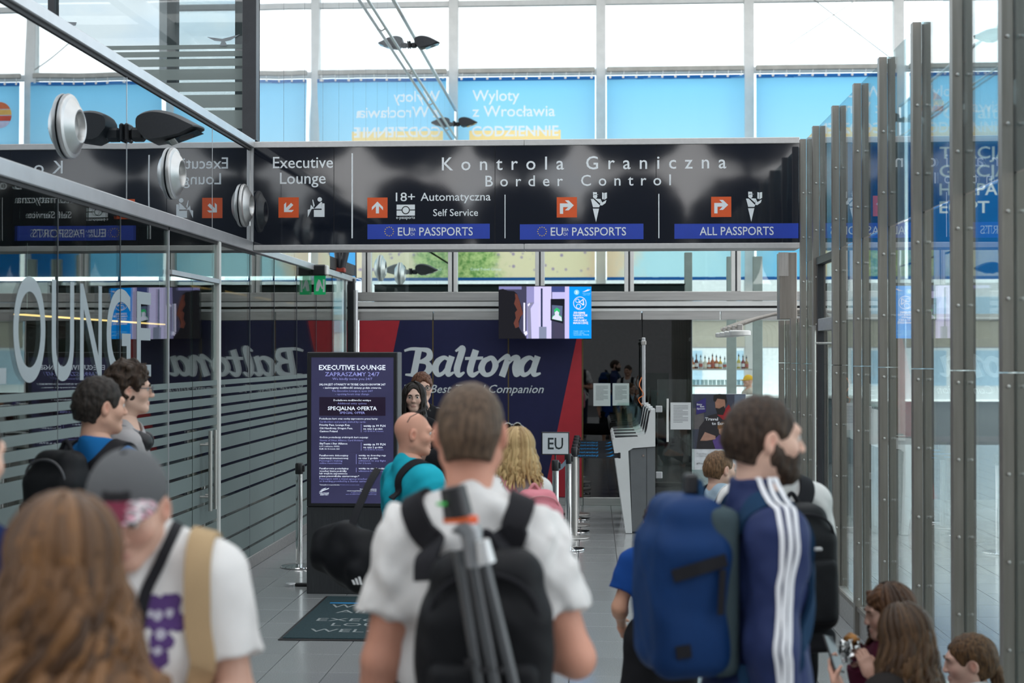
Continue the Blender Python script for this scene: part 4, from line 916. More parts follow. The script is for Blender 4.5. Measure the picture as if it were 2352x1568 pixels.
for a in (('ZDEJMIJ', 1733, 1995, 785, 40, tvw, .03), ('NAKRYCIE', 1733, 2050, 843, 40, tvw, .03), ('GŁOWY,', 1733, 1978, 900, 40, tvw, .03), ('OKULARY,', 1733, 2045, 957, 40, tvw, .03), ('MASECZKĘ', 1733, 2068, 1014, 40, tvw, .03), ('TAKE OFF YOUR', 1733, 2093, 1195, 28, tvp, 0), ('HEADGEAR,', 1733, 1988, 1235, 28, tvp, 0), ('GLASSES, MASK', 1733, 2090, 1275, 28, tvp, 0), ('WROCŁAW', 1938, 2122, 338, 20, tvp, 0), ('AIRPORT', 1950, 2110, 372, 20, tvp, 0)): vtext(*a)
def vring(cx, cy, r, w_, m, name, lay=4, n=28):
    mb = MB()
    for i in range(n):
        a, b = 2*PI*i/n, 2*PI*(i+1)/n; mb.prism([vq(cx+r*math.cos(a), cy+r*math.sin(a)), vq(cx+r*math.cos(b), cy+r*math.sin(b)), vq(cx+(r-w_)*math.cos(b), cy+(r-w_)*math.sin(b)), vq(cx+(r-w_)*math.cos(a), cy+(r-w_)*math.sin(a))], -.001-.0006*lay, -.0006*lay)
    return mb.build(name, m, tv)
vring(1880, 550, 148, 12, tvw, 'icon_ring'); vring(1825, 495, 45, 10, tvw, 'icon_glasses'); vring(1850, 620, 55, 12, tvw, 'icon_cap'); vpoly([(1850, 530), (1960, 450), (1978, 590), (1950, 600), (1900, 555)], (.85, .80, .95), 'icon_mask', 4); vpoly([(1880, 530), (1945, 480), (1955, 570)], (.006, .30, .92), 'icon_mask_hollow', 5)
vring(1807, 305, 58, 58, glow('screen_step_disc', (.25, .62, .95), 1.0), 'step_disc', 3); vtext('3', 1785, 1830, 335, 60, tvw, .03)
vpoly([(1938, 295), (1990, 275), (2080, 228), (2060, 255), (2125, 235), (2080, 268), (2000, 290)], (.80, .78, .95), 'airport_logo', 4)

# ================================================================== BORDER GATES
gw = mat('white_gate_shell', (.70, .72, .71), .32, 0, .02); gg = mat('grey_gate_panel', (.13, .14, .145), .5, 0, .05); gd = mat('dark_reader_glass', (.02, .02, .025), .15)
GY0 = 15.4
def gq(px, py): q = atY(px, py, GY0); return float(q[0]), float(q[2])
def gate(y, label):
    g = empty('border_gate', (0, y, 0), label=label, cat='gate', group='automatic border control gates')
    bl, tl = gq(1437, 1224), gq(1407, 1012)
    prof = [bl, tl, gq(1410, 1006), gq(1470, 1003), gq(1482, 998), gq(1486, 985), gq(1492, 950), gq(1496, 941), gq(1505, 939), (gq(1505, 939)[0], .94), (gq(1445, 1035)[0]+.04, .92), (gq(1441, 1042)[0]+.01, .89), (gq(1452, 1222)[0], bl[1])]
    # lower shell as white frame, grey inset panel
    MB().prism(prof, -.16, .16).build('shell', gw, g, smooth=False)
    ins = [(gq(1443, 1040)[0]+.02, .905), (gq(1505, 1035)[0], .935), (gq(1505, 1035)[0], .02), (gq(1452, 1222)[0], .02)]
    MB().prism(ins, -.14, .14).build('side_panel', gg, g)
    MB().box(gq(1485, 1100)[0], gq(1486, 1100)[0], -.142, -.139, .03, .92).build('panel_joint', rubber, g)
    MB().lathe([(.012, -.148), (.012, -.143)], (gq(1478, 1043)[0], 0, .84), 'y', 12).build('lock', chrome, g)
    MB().box(gq(1413, 1005)[0], gq(1466, 1005)[0], -.10, .10, gq(1413, 1005)[1]-.004, gq(1413, 1005)[1]+.014, .004).build('document_reader', gd, g)
    a, b = gq(1484, 996), gq(1494, 944)
    MB().prism([(a[0]-.012, a[1]+.01), (b[0]-.012, b[1]), (b[0]-.002, b[1]), (a[0]+.0, a[1]+.01)], -.11, .11).build('display', gd, g)
    return g
for k, nm in enumerate(('nearest', 'second', 'third', 'farthest')): gate(GY0+.16+.62*k, 'white automatic border gate, %s in the row of four' % nm)
# glass swing leaf beside the near gate with its handle and hinges
gl = empty('gate_glass_leaf', (.70, 15.62, 0), label='frameless glass gate leaf with a vertical white handle', cat='glass gate')
MB().box(0, .40, -.006, .006, .08, 1.66).build('pane', clear_pane, gl); MB().tube([(.105, -.05, .98), (.105, -.05, 1.45)], .012, 10).build('handle', alu_white, gl, smooth=True)
for zz in (.58, 1.30): MB().box(-.02, .05, -.02, .02, zz, zz+.07, .004).build('hinge', alu, gl)
MB().box(0, 1.1, -.02, .02, .0, .06, .004).build('bottom_rail', steel_h, gl)
fr = empty('glass_screen', (.62, 17.95, 0), label='upright glass screen edge standing behind the gates', cat='screen panel')
MB().box(-.01, .01, -.28, .25, .05, 2.12).build('pane', glass('green_edge_pane', (.70, .86, .80), .06), fr); MB().box(-.02, .02, -.30, -.26, .0, 2.14, .004).build('edge_trim', alu, fr)
for zz in (1.28, 2.05): MB().box(-.03, .03, -.31, -.25, zz, zz+.05, .004).build('clamp', steel, fr)
cab = empty('orange_cable', (.595, 17.62, 1.3), label='thin orange cable looped on the glass screen', cat='cable'); MB().tube(smooth_path([(0, 0, .35), (-.03, -.02, .25), (.02, -.02, .14), (-.04, 0, .08), (.0, .0, 0)], 5), .006, 5).build('cable', mat('orange_cable_jacket', (.7, .18, .04), .5), cab)
for k in range(3):
    sh = empty('gate_shield', (.42, GY0+.16+.62*(k+1), gq(1413, 1005)[1]+.012), label='rounded clear shield over the %s gate reader' % ('near', 'middle', 'far')[k], cat='shield', group='clear shields over the gate readers')
    MB().prism([(-.15, 0), (.12, 0), (.12, .26), (.09, .30), (-.12, .30), (-.15, .26)], -.004, .004).build('pane', clear_pane, sh)
# barrier posts in front of the gates with printed belts
BY = [15.0, 15.5, 16.1, 16.7, 17.2]
for k, yy in enumerate(BY):
    nm = ('nearest', 'second', 'third', 'fourth', 'farthest')[k]
    s = stanchion(-.20, yy, '%s barrier post of the row leading to the gates' % nm, .955, shade=steel if k % 2 == 0 else chrome)
    b = empty('barrier_belt', (-.16, yy, .87), label='%s black barrier belt with blue print stretched to the gates' % nm, cat='barrier belt', group='printed barrier belts')
    MB().ribbon([(0, 0, 0), (.12, 0, -.004), (.24, 0, -.006), (.36, 0, -.003), (.43, 0, 0)], (0, -1, 0), .052, .003).build('webbing', belt_m, b)
    o = lettering('airport.wroclaw.pl', belt_blue, b, (0, 0, 0), .030, align='CENTER', fit=.22, bold=.01); o.location = (.10, -.0045, -.010)
    MB().prism([(.29, -.012), (.33, -.004), (.375, .014), (.36, .002), (.385, .004), (.34, -.012)], -.0046, -.0040).build('wing_print', belt_blue, b)
    MB().box(.42, .445, -.02, .02, -.03, .03, .004).build('belt_clip', black_plastic, b)
s1 = stanchion(-.36, 13.5, 'barrier post carrying the EU sign', .93); stanchion(-.25, 14.1, 'chrome barrier post behind the EU sign', .95)
bl = empty('barrier_belt', (-.33, 13.53, .85), label='short grey belt between the two posts by the EU sign', cat='barrier belt', group='printed barrier belts')
MB().ribbon([(0, 0, 0), (.03, .25, .0), (.06, .53, .02)], (-1, 0, 0), .05, .003).build('webbing', mat('grey_blue_belt', (.05, .09, .13), .6), bl)
eu = empty('lane_sign', (-.36, 13.49, .935), label='small framed EU lane sign on a barrier post', cat='sign')
MB().tube([(0, 0, 0), (0, 0, .05)], .008, 8).build('stem', black_plastic, eu); MB().box(-.132, .132, -.012, .012, .045, .262, .004).build('frame', black_plastic, eu)
pn = MB().box(-.122, .122, -.014, -.012, .055, .252).build('sheet', mat('pale_sign_sheet', (.66, .69, .72), .35, 0, .04), eu)
o = lettering('EU', mat('dark_sign_ink', (.02, .03, .035), .5), pn, (0, 0, 0), .155, align='CENTER', fit=.145, bold=.012); o.location = (0, -.0150, .10)
# notices taped to the glass
paper = mat('white_paper', (.66, .68, .68), .7, 0, .02); ink = mat('grey_print', (.22, .23, .24), .7)
def notice(px0, px1, py0, py1, y, label):
    a, b = atY(px0, py0, y), atY(px1, py1, y); n = empty('paper_notice', ((a[0]+b[0])/2, y, b[2]), label=label, cat='notice', group='printed notices taped on glass'); w_, h_ = (b[0]-a[0])/2, a[2]-b[2]
    p = MB().box(-w_, w_, -.001, 0, 0, h_).build('sheet', paper, n); t = MB()
    for k in range(12): t.box(-w_*.72, w_*(.72 if k % 4 != 3 else .2), -.0016, -.0011, h_*(.88-.055*k)-.004, h_*(.88-.055*k)+.002)
    t.build('printed_lines', ink, n)
notice(1363, 1402, 880, 932, YB-.008, 'white notice taped on the dark glass nearest the red panel'); notice(1407, 1445, 880, 931, YB-.008, 'white notice taped on the dark glass beside the gates'); notice(1540, 1587, 924, 986, 15.605, 'white notice taped on the glass gate leaf')
# travel poster
YP = YB - .012
def pq(a, b): q = atY(1380+a/2.28, 880+b/2.28, YP); return float(q[0])-1.6, float(q[2])
po = empty('travel_poster', (1.6, YP, 0), label='travel poster of a bearded man and a child on the clear glass', cat='poster')
def ppoly(pts, col, name, lay): MB().prism([pq(*p) for p in pts], -.001-.0008*lay, -.0008*lay).build(name, mat('poster_'+name, col, .4, 0, .12, 14), po)
ppoly(R(477, 760, 55, 452), (.62, .64, .66), 'sheet', 0); ppoly(R(478, 758, 57, 344), (.045, .05, .075), 'picture', 1); ppoly(R(480, 540, 130, 240), (.11, .10, .10), 'picture_crowd', 2); ppoly(R(700, 758, 60, 160), (.12, .15, .20), 'picture_hall', 2)
ppoly([(500, 344), (515, 230), (560, 170), (640, 150), (720, 180), (740, 344)], (.020, .017, .020), 'man_coat', 3); ppoly([(610, 165), (640, 150), (670, 110), (690, 150), (690, 200), (640, 190)], (.30, .012, .018), 'red_hood', 4)
ppoly([(598, 95), (605, 75), (650, 75), (652, 120), (640, 158), (615, 155), (600, 130)], (.34, .17, .11), 'man_face', 5); ppoly([(590, 90), (592, 62), (620, 55), (655, 60), (662, 95), (655, 115), (648, 85), (610, 80), (600, 98)], (.012, .009, .008), 'man_hair', 6); ppoly([(600, 128), (620, 132), (645, 118), (652, 140), (640, 166), (612, 164)], (.012, .009, .008), 'man_beard', 6)
ppoly([(600, 344), (585, 300), (620, 270), (690, 262), (690, 344)], (.09, .05, .20), 'child_top', 7); ppoly([(620, 262), (615, 225), (640, 215), (668, 232), (660, 275), (640, 280)], (.40, .22, .15), 'child_face', 8); ppoly([(612, 240), (612, 215), (640, 200), (672, 215), (682, 262), (668, 265), (655, 232)], (.20, .09, .03), 'child_hair', 9); ppoly([(520, 300), (545, 255), (600, 275), (600, 292), (555, 300)], (.40, .22, .16), 'hands', 9)
ppoly([(500, 100), (550, 75), (550, 150), (500, 163)], (.035, .025, .16), 'tag', 10)
pw = mat('poster_white_ink', (.8, .82, .84), .4)
def ptext(body, a, b, base, cap, m, bold=0): 
    p, q, r_ = pq(a, base), pq(b, base), pq(a, base-cap); me = text_mesh(body, (r_[1]-p[1])/.70, 'LEFT', bold=bold, res=1); c = np.array([v.co[:] for v in me.vertices]); k = (q[0]-p[0])/(c[:, 0].max()-c[:, 0].min())
    me.transform(Matrix.Translation((-c[:, 0].min(), 0, 0))); me.transform(Matrix.Diagonal((k, 1, 1, 1))); me.materials.append(m); o = link('lettering', me, po, (p[0], -.0108, p[1])); o.rotation_euler = (PI/2, 0, 0)
for a in (('Travel', 546, 613, 194, 15, pw, .02), ('to Europe', 581, 684, 217, 15, pw, .02), ('Entry', 503, 530, 114, 8, pw, .02), ('Exit', 520, 541, 125, 8, pw, .02), ('System', 503, 544, 136, 8, pw, .02), ('Travelling to 29 European', 501, 640, 372, 8, ink, 0), ('countries is easier', 501, 610, 383, 8, ink, 0), ('#TravelToEurope', 501, 620, 423, 8, rubber, .01)): ptext(*a)
# counter lamps on bent arms over the gates
for k in range(4):
    yy = 15.1+.55*k
    l = empty('counter_lamp', (2.62, yy, 0), label='%s white disc lamp on a bent steel arm beyond the gates' % ('nearest', 'second', 'third', 'farthest')[k], cat='lamp', group='disc lamps on bent arms')
    MB().tube([(0, 0, 0), (0, 0, 2.2)], .02, 8).build('pole', steel_post, l); MB().tube(smooth_path([(0, 0, 2.2), (-.08, 0, 2.36), (-.45, 0, 2.40), (-.85, 0, 2.32), (-1.13, 0, 2.22)], 6), .018, 8).build('bent_arm', steel_post, l, smooth=True)
    MB().box(-1.11, -1.05, -.02, .02, 2.18, 2.25, .004).build('clamp', steel, l); MB().lathe([(.10, 2.13), (.115, 2.135), (.115, 2.175), (.10, 2.185), (.0, 2.186)], (-1.08, 0, 0), 'z', 24).build('lamp_disc', alu_white, l, smooth=True)

# ================================================================== BAR BEYOND THE GLASS
YBAR = 27.0
cg = mat('grey_green_column', (.32, .36, .34), .5)
for k, (px, yy, w_) in enumerate(((1581, 20.6, .055), (1680, 21.5, .07), (1740, 21.5, .07))):
    q = atY(px, 800, yy); c = empty('steel_column', (q[0], yy, 0), label=('ribbed grey column beside the dark glass', 'grey green column in front of the bottle shelf', 'grey green column to the side of the bottle shelf')[k], cat='column', group='columns before the bar')
    MB().box(-w_, w_, -.05, .05, 0, 3.4, .006).build('shaft', cg, c); MB().box(-w_-.03, w_+.03, -.08, .08, 0, .02).build('base_plate', steel, c)
def bq(px, py): q = atY(px, py, YBAR); return float(q[0]), float(q[2])
sx0, sz1 = bq(1588, 846); sx1, sz2 = bq(1722, 884)
shelf = empty('bottle_shelf', ((sx0+sx1)/2, YBAR, 0), label='open steel bar shelf holding bottles and glasses', cat='shelf'); hw = (sx1-sx0)/2+.2
for zz in (sz1-.03, sz2-.03, .95): MB().box(-hw, hw, -.16, .16, zz, zz+.03).build('board', steel_h, shelf)
for sx in (-hw, hw-.04):
    for sy in (-.16, .12): MB().box(sx, sx+.04, sy, sy+.04, 0, sz1).build('upright', steel, shelf)
cnt = empty('bar_counter', (2.9, YBAR-1.2, 0), label='pale bar counter with a grey glass front', cat='counter'); MB().box(-1.9, 1.9, -.25, .25, 0, 1.15, .01).build('body', mat('grey_blue_counter', (.16, .20, .22), .35), cnt); MB().box(-2.0, 2.0, -.32, .32, 1.15, 1.2, .01).build('worktop', alu_white, cnt)
liq = [(.45, .12, .02), (.10, .02, .01), (.62, .62, .58), (.70, .66, .55), (.55, .14, .05), (.55, .16, .06), (.50, .15, .03), (.66, .42, .03), (.45, .62, .60), (.60, .52, .10), (.22, .02, .03), (.40, .25, .08)]
bnames = ['orange', 'dark brown', 'clear silver', 'pale cream', 'copper', 'amber red', 'small amber', 'yellow gold', 'clear aqua', 'lemon yellow', 'dark red', 'tan']
for k, px in enumerate((1591, 1599, 1609, 1619, 1628, 1636, 1645, 1654, 1664, 1696, 1706, 1714)):
    x, z = bq(px, 840); b = empty('bottle', (x, YBAR-.05, sz1), label='%s liquor bottle on the bar shelf' % bnames[k], cat='bottle', group='bottles on the bar shelf'); h = .17+.06*((k*7) % 4)/3
    mb = mat('bottle_%d' % k, liq[k], .12, 0, .1, emit=0.0, trans=.35)
    MB().lathe([(.0, 0), (.036, 0), (.038, .01), (.038, h*.55), (.030, h*.66), (.012, h*.76), (.011, h)], n=12).build('body', mb, b, smooth=True); MB().lathe([(.014, h), (.014, h+.03), (.006, h+.032), (.004, h+.06)], n=8).build('pourer', black_plastic, b)
    MB().lathe([(.0385, h*.15), (.0385, h*.45)], n=12).build('paper_label', mat('bottle_label_%d' % (k % 3), ((.7, .66, .55), (.6, .6, .6), (.35, .08, .06))[k % 3], .6), b)
for k in range(14):
    px = 1594+k*9.4; x, z = bq(px, 880); g = empty('drinking_glass', (x, YBAR-.03+.06*(k % 2), sz2), label='upturned clear glass on the lower bar shelf', cat='glass', group='glasses on the lower bar shelf')
    MB().lathe([(.032, 0), (.036, .10), (.033, .10), (.029, .006), (.0, .006)], n=12).build('bowl', glass('tumbler_glass', (.75, .80, .80), .10), g, smooth=True)
from mathutils.bvhtree import BVHTree
# ================================================================== SOFT BODIES: distance fields meshed with surface nets
A3 = lambda p: np.array(p, dtype=np.float32)
def rotm(rx=0, ry=0, rz=0): return np.array(Matrix.Rotation(rz, 3, 'Z') @ Matrix.Rotation(ry, 3, 'Y') @ Matrix.Rotation(rx, 3, 'X'), dtype=np.float32)
class Field:
    def __init__(s): s.p = []; s.post = []
    def cap(s, a, b, ra, rb=None, k=.03, op='+', clip=None, flat=None):
        rb = ra if rb is None else rb; a, b = A3(a), A3(b); R = max(ra, rb)
        s.p.append(('c', np.minimum(a, b)-R, np.maximum(a, b)+R, (a, b, ra, rb, flat), k, op, clip)); return s
    def ell(s, c, r, k=.03, op='+', R=None, clip=None):
        c, r = A3(c), A3(r if hasattr(r, '__len__') else (r, r, r)); m = r.max() if R is not None else r
        s.p.append(('e', c-m, c+m, (c, r, R), k, op, clip)); return s
    def box(s, c, hf, rad, k=.02, op='+', R=None, clip=None):
        c, hf = A3(c), A3(hf); m = np.linalg.norm(hf) if R is not None else hf
        s.p.append(('b', c-m, c+m, (c, hf, rad, R), k, op, clip)); return s
    def cut(s, pt, n): n = A3(n); s.post.append(('cut', A3(pt), n/np.linalg.norm(n))); return s
    def rough(s, amp, freq, seed=0, mask=None): s.post.append(('n', amp, freq, seed, mask)); return s
    def mesh(s, h):
        pl = [q for q in s.p if q[5] == '+']
        lo = np.min([q[1] for q in pl], 0)-3*h-.01; hi = np.max([q[2] for q in pl], 0)+3*h+.01
        n = np.ceil((hi-lo)/h).astype(int)+1
        ax = [lo[i]+h*np.arange(n[i], dtype=np.float32) for i in range(3)]
        D = np.full(n, .25, np.float32)
        for (t, a, b, q, k, op, clip) in s.p:
            pad = k+4*h+(.02 if op == '+' else 0)
            i0 = np.maximum(((a-pad-lo)/h).astype(int), 0); i1 = np.minimum(((b+pad-lo)/h).astype(int)+2, n)
            if np.any(i1 <= i0): continue
            sl = tuple(slice(i0[i], i1[i]) for i in range(3)); X, Y, Z = np.meshgrid(*[ax[i][sl[i]] for i in range(3)], indexing='ij')
            if t == 'c':
                A, B, ra, rb, flat = q; d = B-A; L2 = max(float(d@d), 1e-9)
                u = np.clip(((X-A[0])*d[0]+(Y-A[1])*d[1]+(Z-A[2])*d[2])/L2, 0, 1)
                e = np.sqrt((X-A[0]-u*d[0])**2+(Y-A[1]-u*d[1])**2+(Z-A[2]-u*d[2])**2)-(ra+(rb-ra)*u)
            elif t == 'e':
                c, r, R = q; P = np.stack([X-c[0], Y-c[1], Z-c[2]], -1)
                if R is not None: P = P@R
                k0 = np.sqrt(((P/r)**2).sum(-1)); k1 = np.sqrt(((P/(r*r))**2).sum(-1)); e = k0*(k0-1)/np.maximum(k1, 1e-6)
                e = np.where(k0 < .05, -r.min(), e)
            else:
                c, hf, rad, R = q; P = np.stack([X-c[0], Y-c[1], Z-c[2]], -1)
                if R is not None: P = P@R
                g = np.abs(P)-(hf-rad); e = np.sqrt((np.maximum(g, 0)**2).sum(-1))+np.minimum(g.max(-1), 0)-rad
            if clip is not None:
                for (cp, cn) in clip: cn = A3(cn); cn = cn/np.linalg.norm(cn); e = np.maximum(e, (X-cp[0])*cn[0]+(Y-cp[1])*cn[1]+(Z-cp[2])*cn[2])
            S = D[sl]
            if op == '+': hh = np.maximum(k-np.abs(S-e), 0)/k; D[sl] = np.minimum(S, e)-hh*hh*k/4
            else: e = -e; hh = np.maximum(k-np.abs(S-e), 0)/k; D[sl] = np.maximum(S, e)+hh*hh*k/4
        if s.post:
            X, Y, Z = np.meshgrid(*ax, indexing='ij')
            for q in s.post:
                if q[0] == 'n':
                    rs = np.random.RandomState(q[3]); f = np.zeros_like(D)
                    for _ in range(7):
                        v = rs.normal(size=3)*A3(q[2]); ph = rs.rand()*7; f += np.sin(X*v[0]+Y*v[1]+Z*v[2]+ph+1.3*np.sin(Z*v[0]*.7+X*v[2]*.6+ph))
                    f *= q[1]/3.0
                    if q[4] is not None: f *= q[4](X, Y, Z)
                    D += f
                else: D = np.maximum(D, (X-q[1][0])*q[2][0]+(Y-q[1][1])*q[2][1]+(Z-q[1][2])*q[2][2])
        return nets(D, lo, h)
def nets(D, lo, h):
    n = D.shape; neg = D < 0
    cs = [neg[i:n[0]-1+i, j:n[1]-1+j, k:n[2]-1+k] for i in (0, 1) for j in (0, 1) for k in (0, 1)]
    al = cs[0].copy(); an = cs[0].copy()
    for c in cs[1:]: al &= c; an |= c
    act = an & ~al; idx = np.argwhere(act)
    if not len(idx): return np.zeros((0, 3)), np.zeros((0, 4), int)
    vid = np.full(act.shape, -1, np.int64); vid[act] = np.arange(len(idx))
    cor = [(i, j, k) for i in (0, 1) for j in (0, 1) for k in (0, 1)]
    val = np.stack([D[idx[:, 0]+i, idx[:, 1]+j, idx[:, 2]+k] for i, j, k in cor], 1)
    acc = np.zeros((len(idx), 3)); cnt = np.zeros(len(idx))
    for a in range(8):
        for b in range(a+1, 8):
            ca, cb = np.array(cor[a]), np.array(cor[b])
            if np.abs(ca-cb).sum() != 1: continue
            m = (val[:, a] < 0) != (val[:, b] < 0)
            if not m.any(): continue
            t = val[m, a]/(val[m, a]-val[m, b]); acc[m] += ca+(cb-ca)*t[:, None]; cnt[m] += 1
    V = lo+h*(idx+acc/np.maximum(cnt, 1)[:, None]); F = []
    for ax in range(3):
        o1, o2 = [(1, 2), (2, 0), (0, 1)][ax]; sl0 = [slice(None)]*3; sl1 = [slice(None)]*3; sl0[ax] = slice(0, -1); sl1[ax] = slice(1, None)
        a, b = neg[tuple(sl0)], neg[tuple(sl1)]
        e = np.argwhere(a != b); e = e[(e[:, o1] > 0) & (e[:, o2] > 0) & (e[:, o1] < n[o1]-1) & (e[:, o2] < n[o2]-1)]
        if not len(e): continue
        d1 = np.zeros(3, int); d1[o1] = 1; d2 = np.zeros(3, int); d2[o2] = 1
        g = lambda x: vid[x[:, 0], x[:, 1], x[:, 2]]
        q = np.stack([g(e), g(e-d1), g(e-d1-d2), g(e-d2)], 1); fl = ~a[e[:, 0], e[:, 1], e[:, 2]]
        q[fl] = q[fl][:, ::-1]; F.append(q[(q >= 0).all(1)])
    return V, np.concatenate(F)
def np_mesh(name, V, F, mats, tone=None, smooth=True):
    me = bpy.data.meshes.new(name); nv, nf = len(V), len(F)
    me.vertices.add(nv); me.vertices.foreach_set('co', np.asarray(V, np.float32).ravel())
    me.loops.add(nf*4); me.loops.foreach_set('vertex_index', np.asarray(F, np.int32).ravel())
    me.polygons.add(nf); me.polygons.foreach_set('loop_start', np.arange(nf, dtype=np.int32)*4)
    me.polygons.foreach_set('use_smooth', np.full(nf, smooth))
    for m in (mats if isinstance(mats, (list, tuple)) else [mats]): me.materials.append(m)
    me.update(calc_edges=True); me.validate()
    if tone is not None:
        a = me.color_attributes.new('tone', 'FLOAT_COLOR', 'POINT'); a.data.foreach_set('color', np.concatenate([tone, np.ones((nv, 1))], 1).astype(np.float32).ravel())
    return me
def soft(name, fld, h, m, parent, loc=None, tone=None):
    V, F = fld.mesh(h); return link(name, np_mesh(name, V, F, m, tone(V) if tone else None), parent, loc)
def cloth(name, col, rough=.85, var=.06, bump=.0006, bscale=260): return mat(name, col, rough, 0, var, 7, bump, bscale, spec=.14)
HC = {}
def hairmat(name, dark, light):
    HC[name] = (dark, light)
    if name in MATS: return MATS[name]
    return mat(name, dark, .5, 0, .35, 34, .003, 90, spec=.22, stretch=(3.4, 3.4, .4), col2=light)
skin_m = attrmat('skin', .52, .0006, 260, spec=.4)

# ================================================================== PEOPLE
def head_field(male=True, beard=0.0):
    f = Field(); ns = 1.0 if male else .72
    f.ell((0, -.014, .024), (.0765, .097, .091)); f.ell((0, .026, -.030), (.058 if male else .054, .064, .083), .03); f.ell((0, .066, -.096), (.024 if male else .019, .020, .018), .03)
    for s in (-1, 1):
        f.cap((s*.054, .0, -.058), (s*.018, .066, -.098), .018 if male else .014, .014, .03); f.ell((s*.040, .054, -.026), (.026, .026, .024), .03)
        f.ell((s*.011, .100, -.033), (.008, .009, .007), .008)
    f.cap((-.036, .079, .024), (.036, .079, .024), .013 if male else .009, None, .025)
    for s in (-1, 1): f.ell((s*.031, .103, .005), (.018, .016 if male else .013, .010 if male else .008), .014, '-')
    f.cap((0, .090, .014), (0, .090+.020*ns, -.028), .0065*(.6+.4*ns), .0105*(.5+.5*ns), .014)
    f.ell((0, .086, -.064), (.023, .011, .0055), .006); f.ell((0, .085, -.0735), (.020, .011, .006), .006); f.cap((-.022, .094, -.0685), (.022, .094, -.0685), .0025, None, .004, '-')
    for s in (-1, 1):
        f.ell((s*.0785, -.010, -.006), (.011, .020, .033), .008, R=rotm(-.18, 0, s*.35)); f.ell((s*.086, -.004, -.004), (.006, .011, .019), .006, '-')
    f.cap((0, -.022, -.05), (0, -.034, -.17), .056 if male else .047, .058 if male else .048, .04)
    if beard: f.ell((0, .050, -.088), (.056, .056, .042), .03); f.cap((-.062, .005, -.03), (-.05, .03, -.075), .013, None, .02); f.cap((.062, .005, -.03), (.05, .03, -.075), .013, None, .02)
    return f
def hand_field(curl=.35, thumb=.0, spread=.0):
    f = Field(); f.box((0, 0, .045), (.040, .014, .048), .013, .02); f.cap((0, 0, -.03), (0, 0, .02), .026, .027, .03)
    for i, (x, L, r) in enumerate(((.029, .074, .0088), (.0098, .083, .0092), (-.0098, .077, .0088), (-.028, .060, .0078))):
        p = np.array((x, 0, .088)); a = curl*.6
        for k, fr in enumerate((.45, .31, .24)):
            d = np.array((spread*(1.5-i)*.12, math.sin(a), math.cos(a))); q = p+d*L*fr; f.cap(p, q, r*(1-.10*k), r*(.92-.10*k), .006); p = q; a += curl
    p = np.array((.034, .004, .018)); d = np.array((.62-.5*thumb, .25+.5*thumb, .68)); d /= np.linalg.norm(d); q = p+d*.046; f.cap(p, q, .0125, .0105, .014)
    d2 = d+np.array((-.35, .35*thumb+.1, .2)); d2 /= np.linalg.norm(d2); f.cap(q, q+d2*.032, .0102, .0082, .008); return f
PERSONS = {}
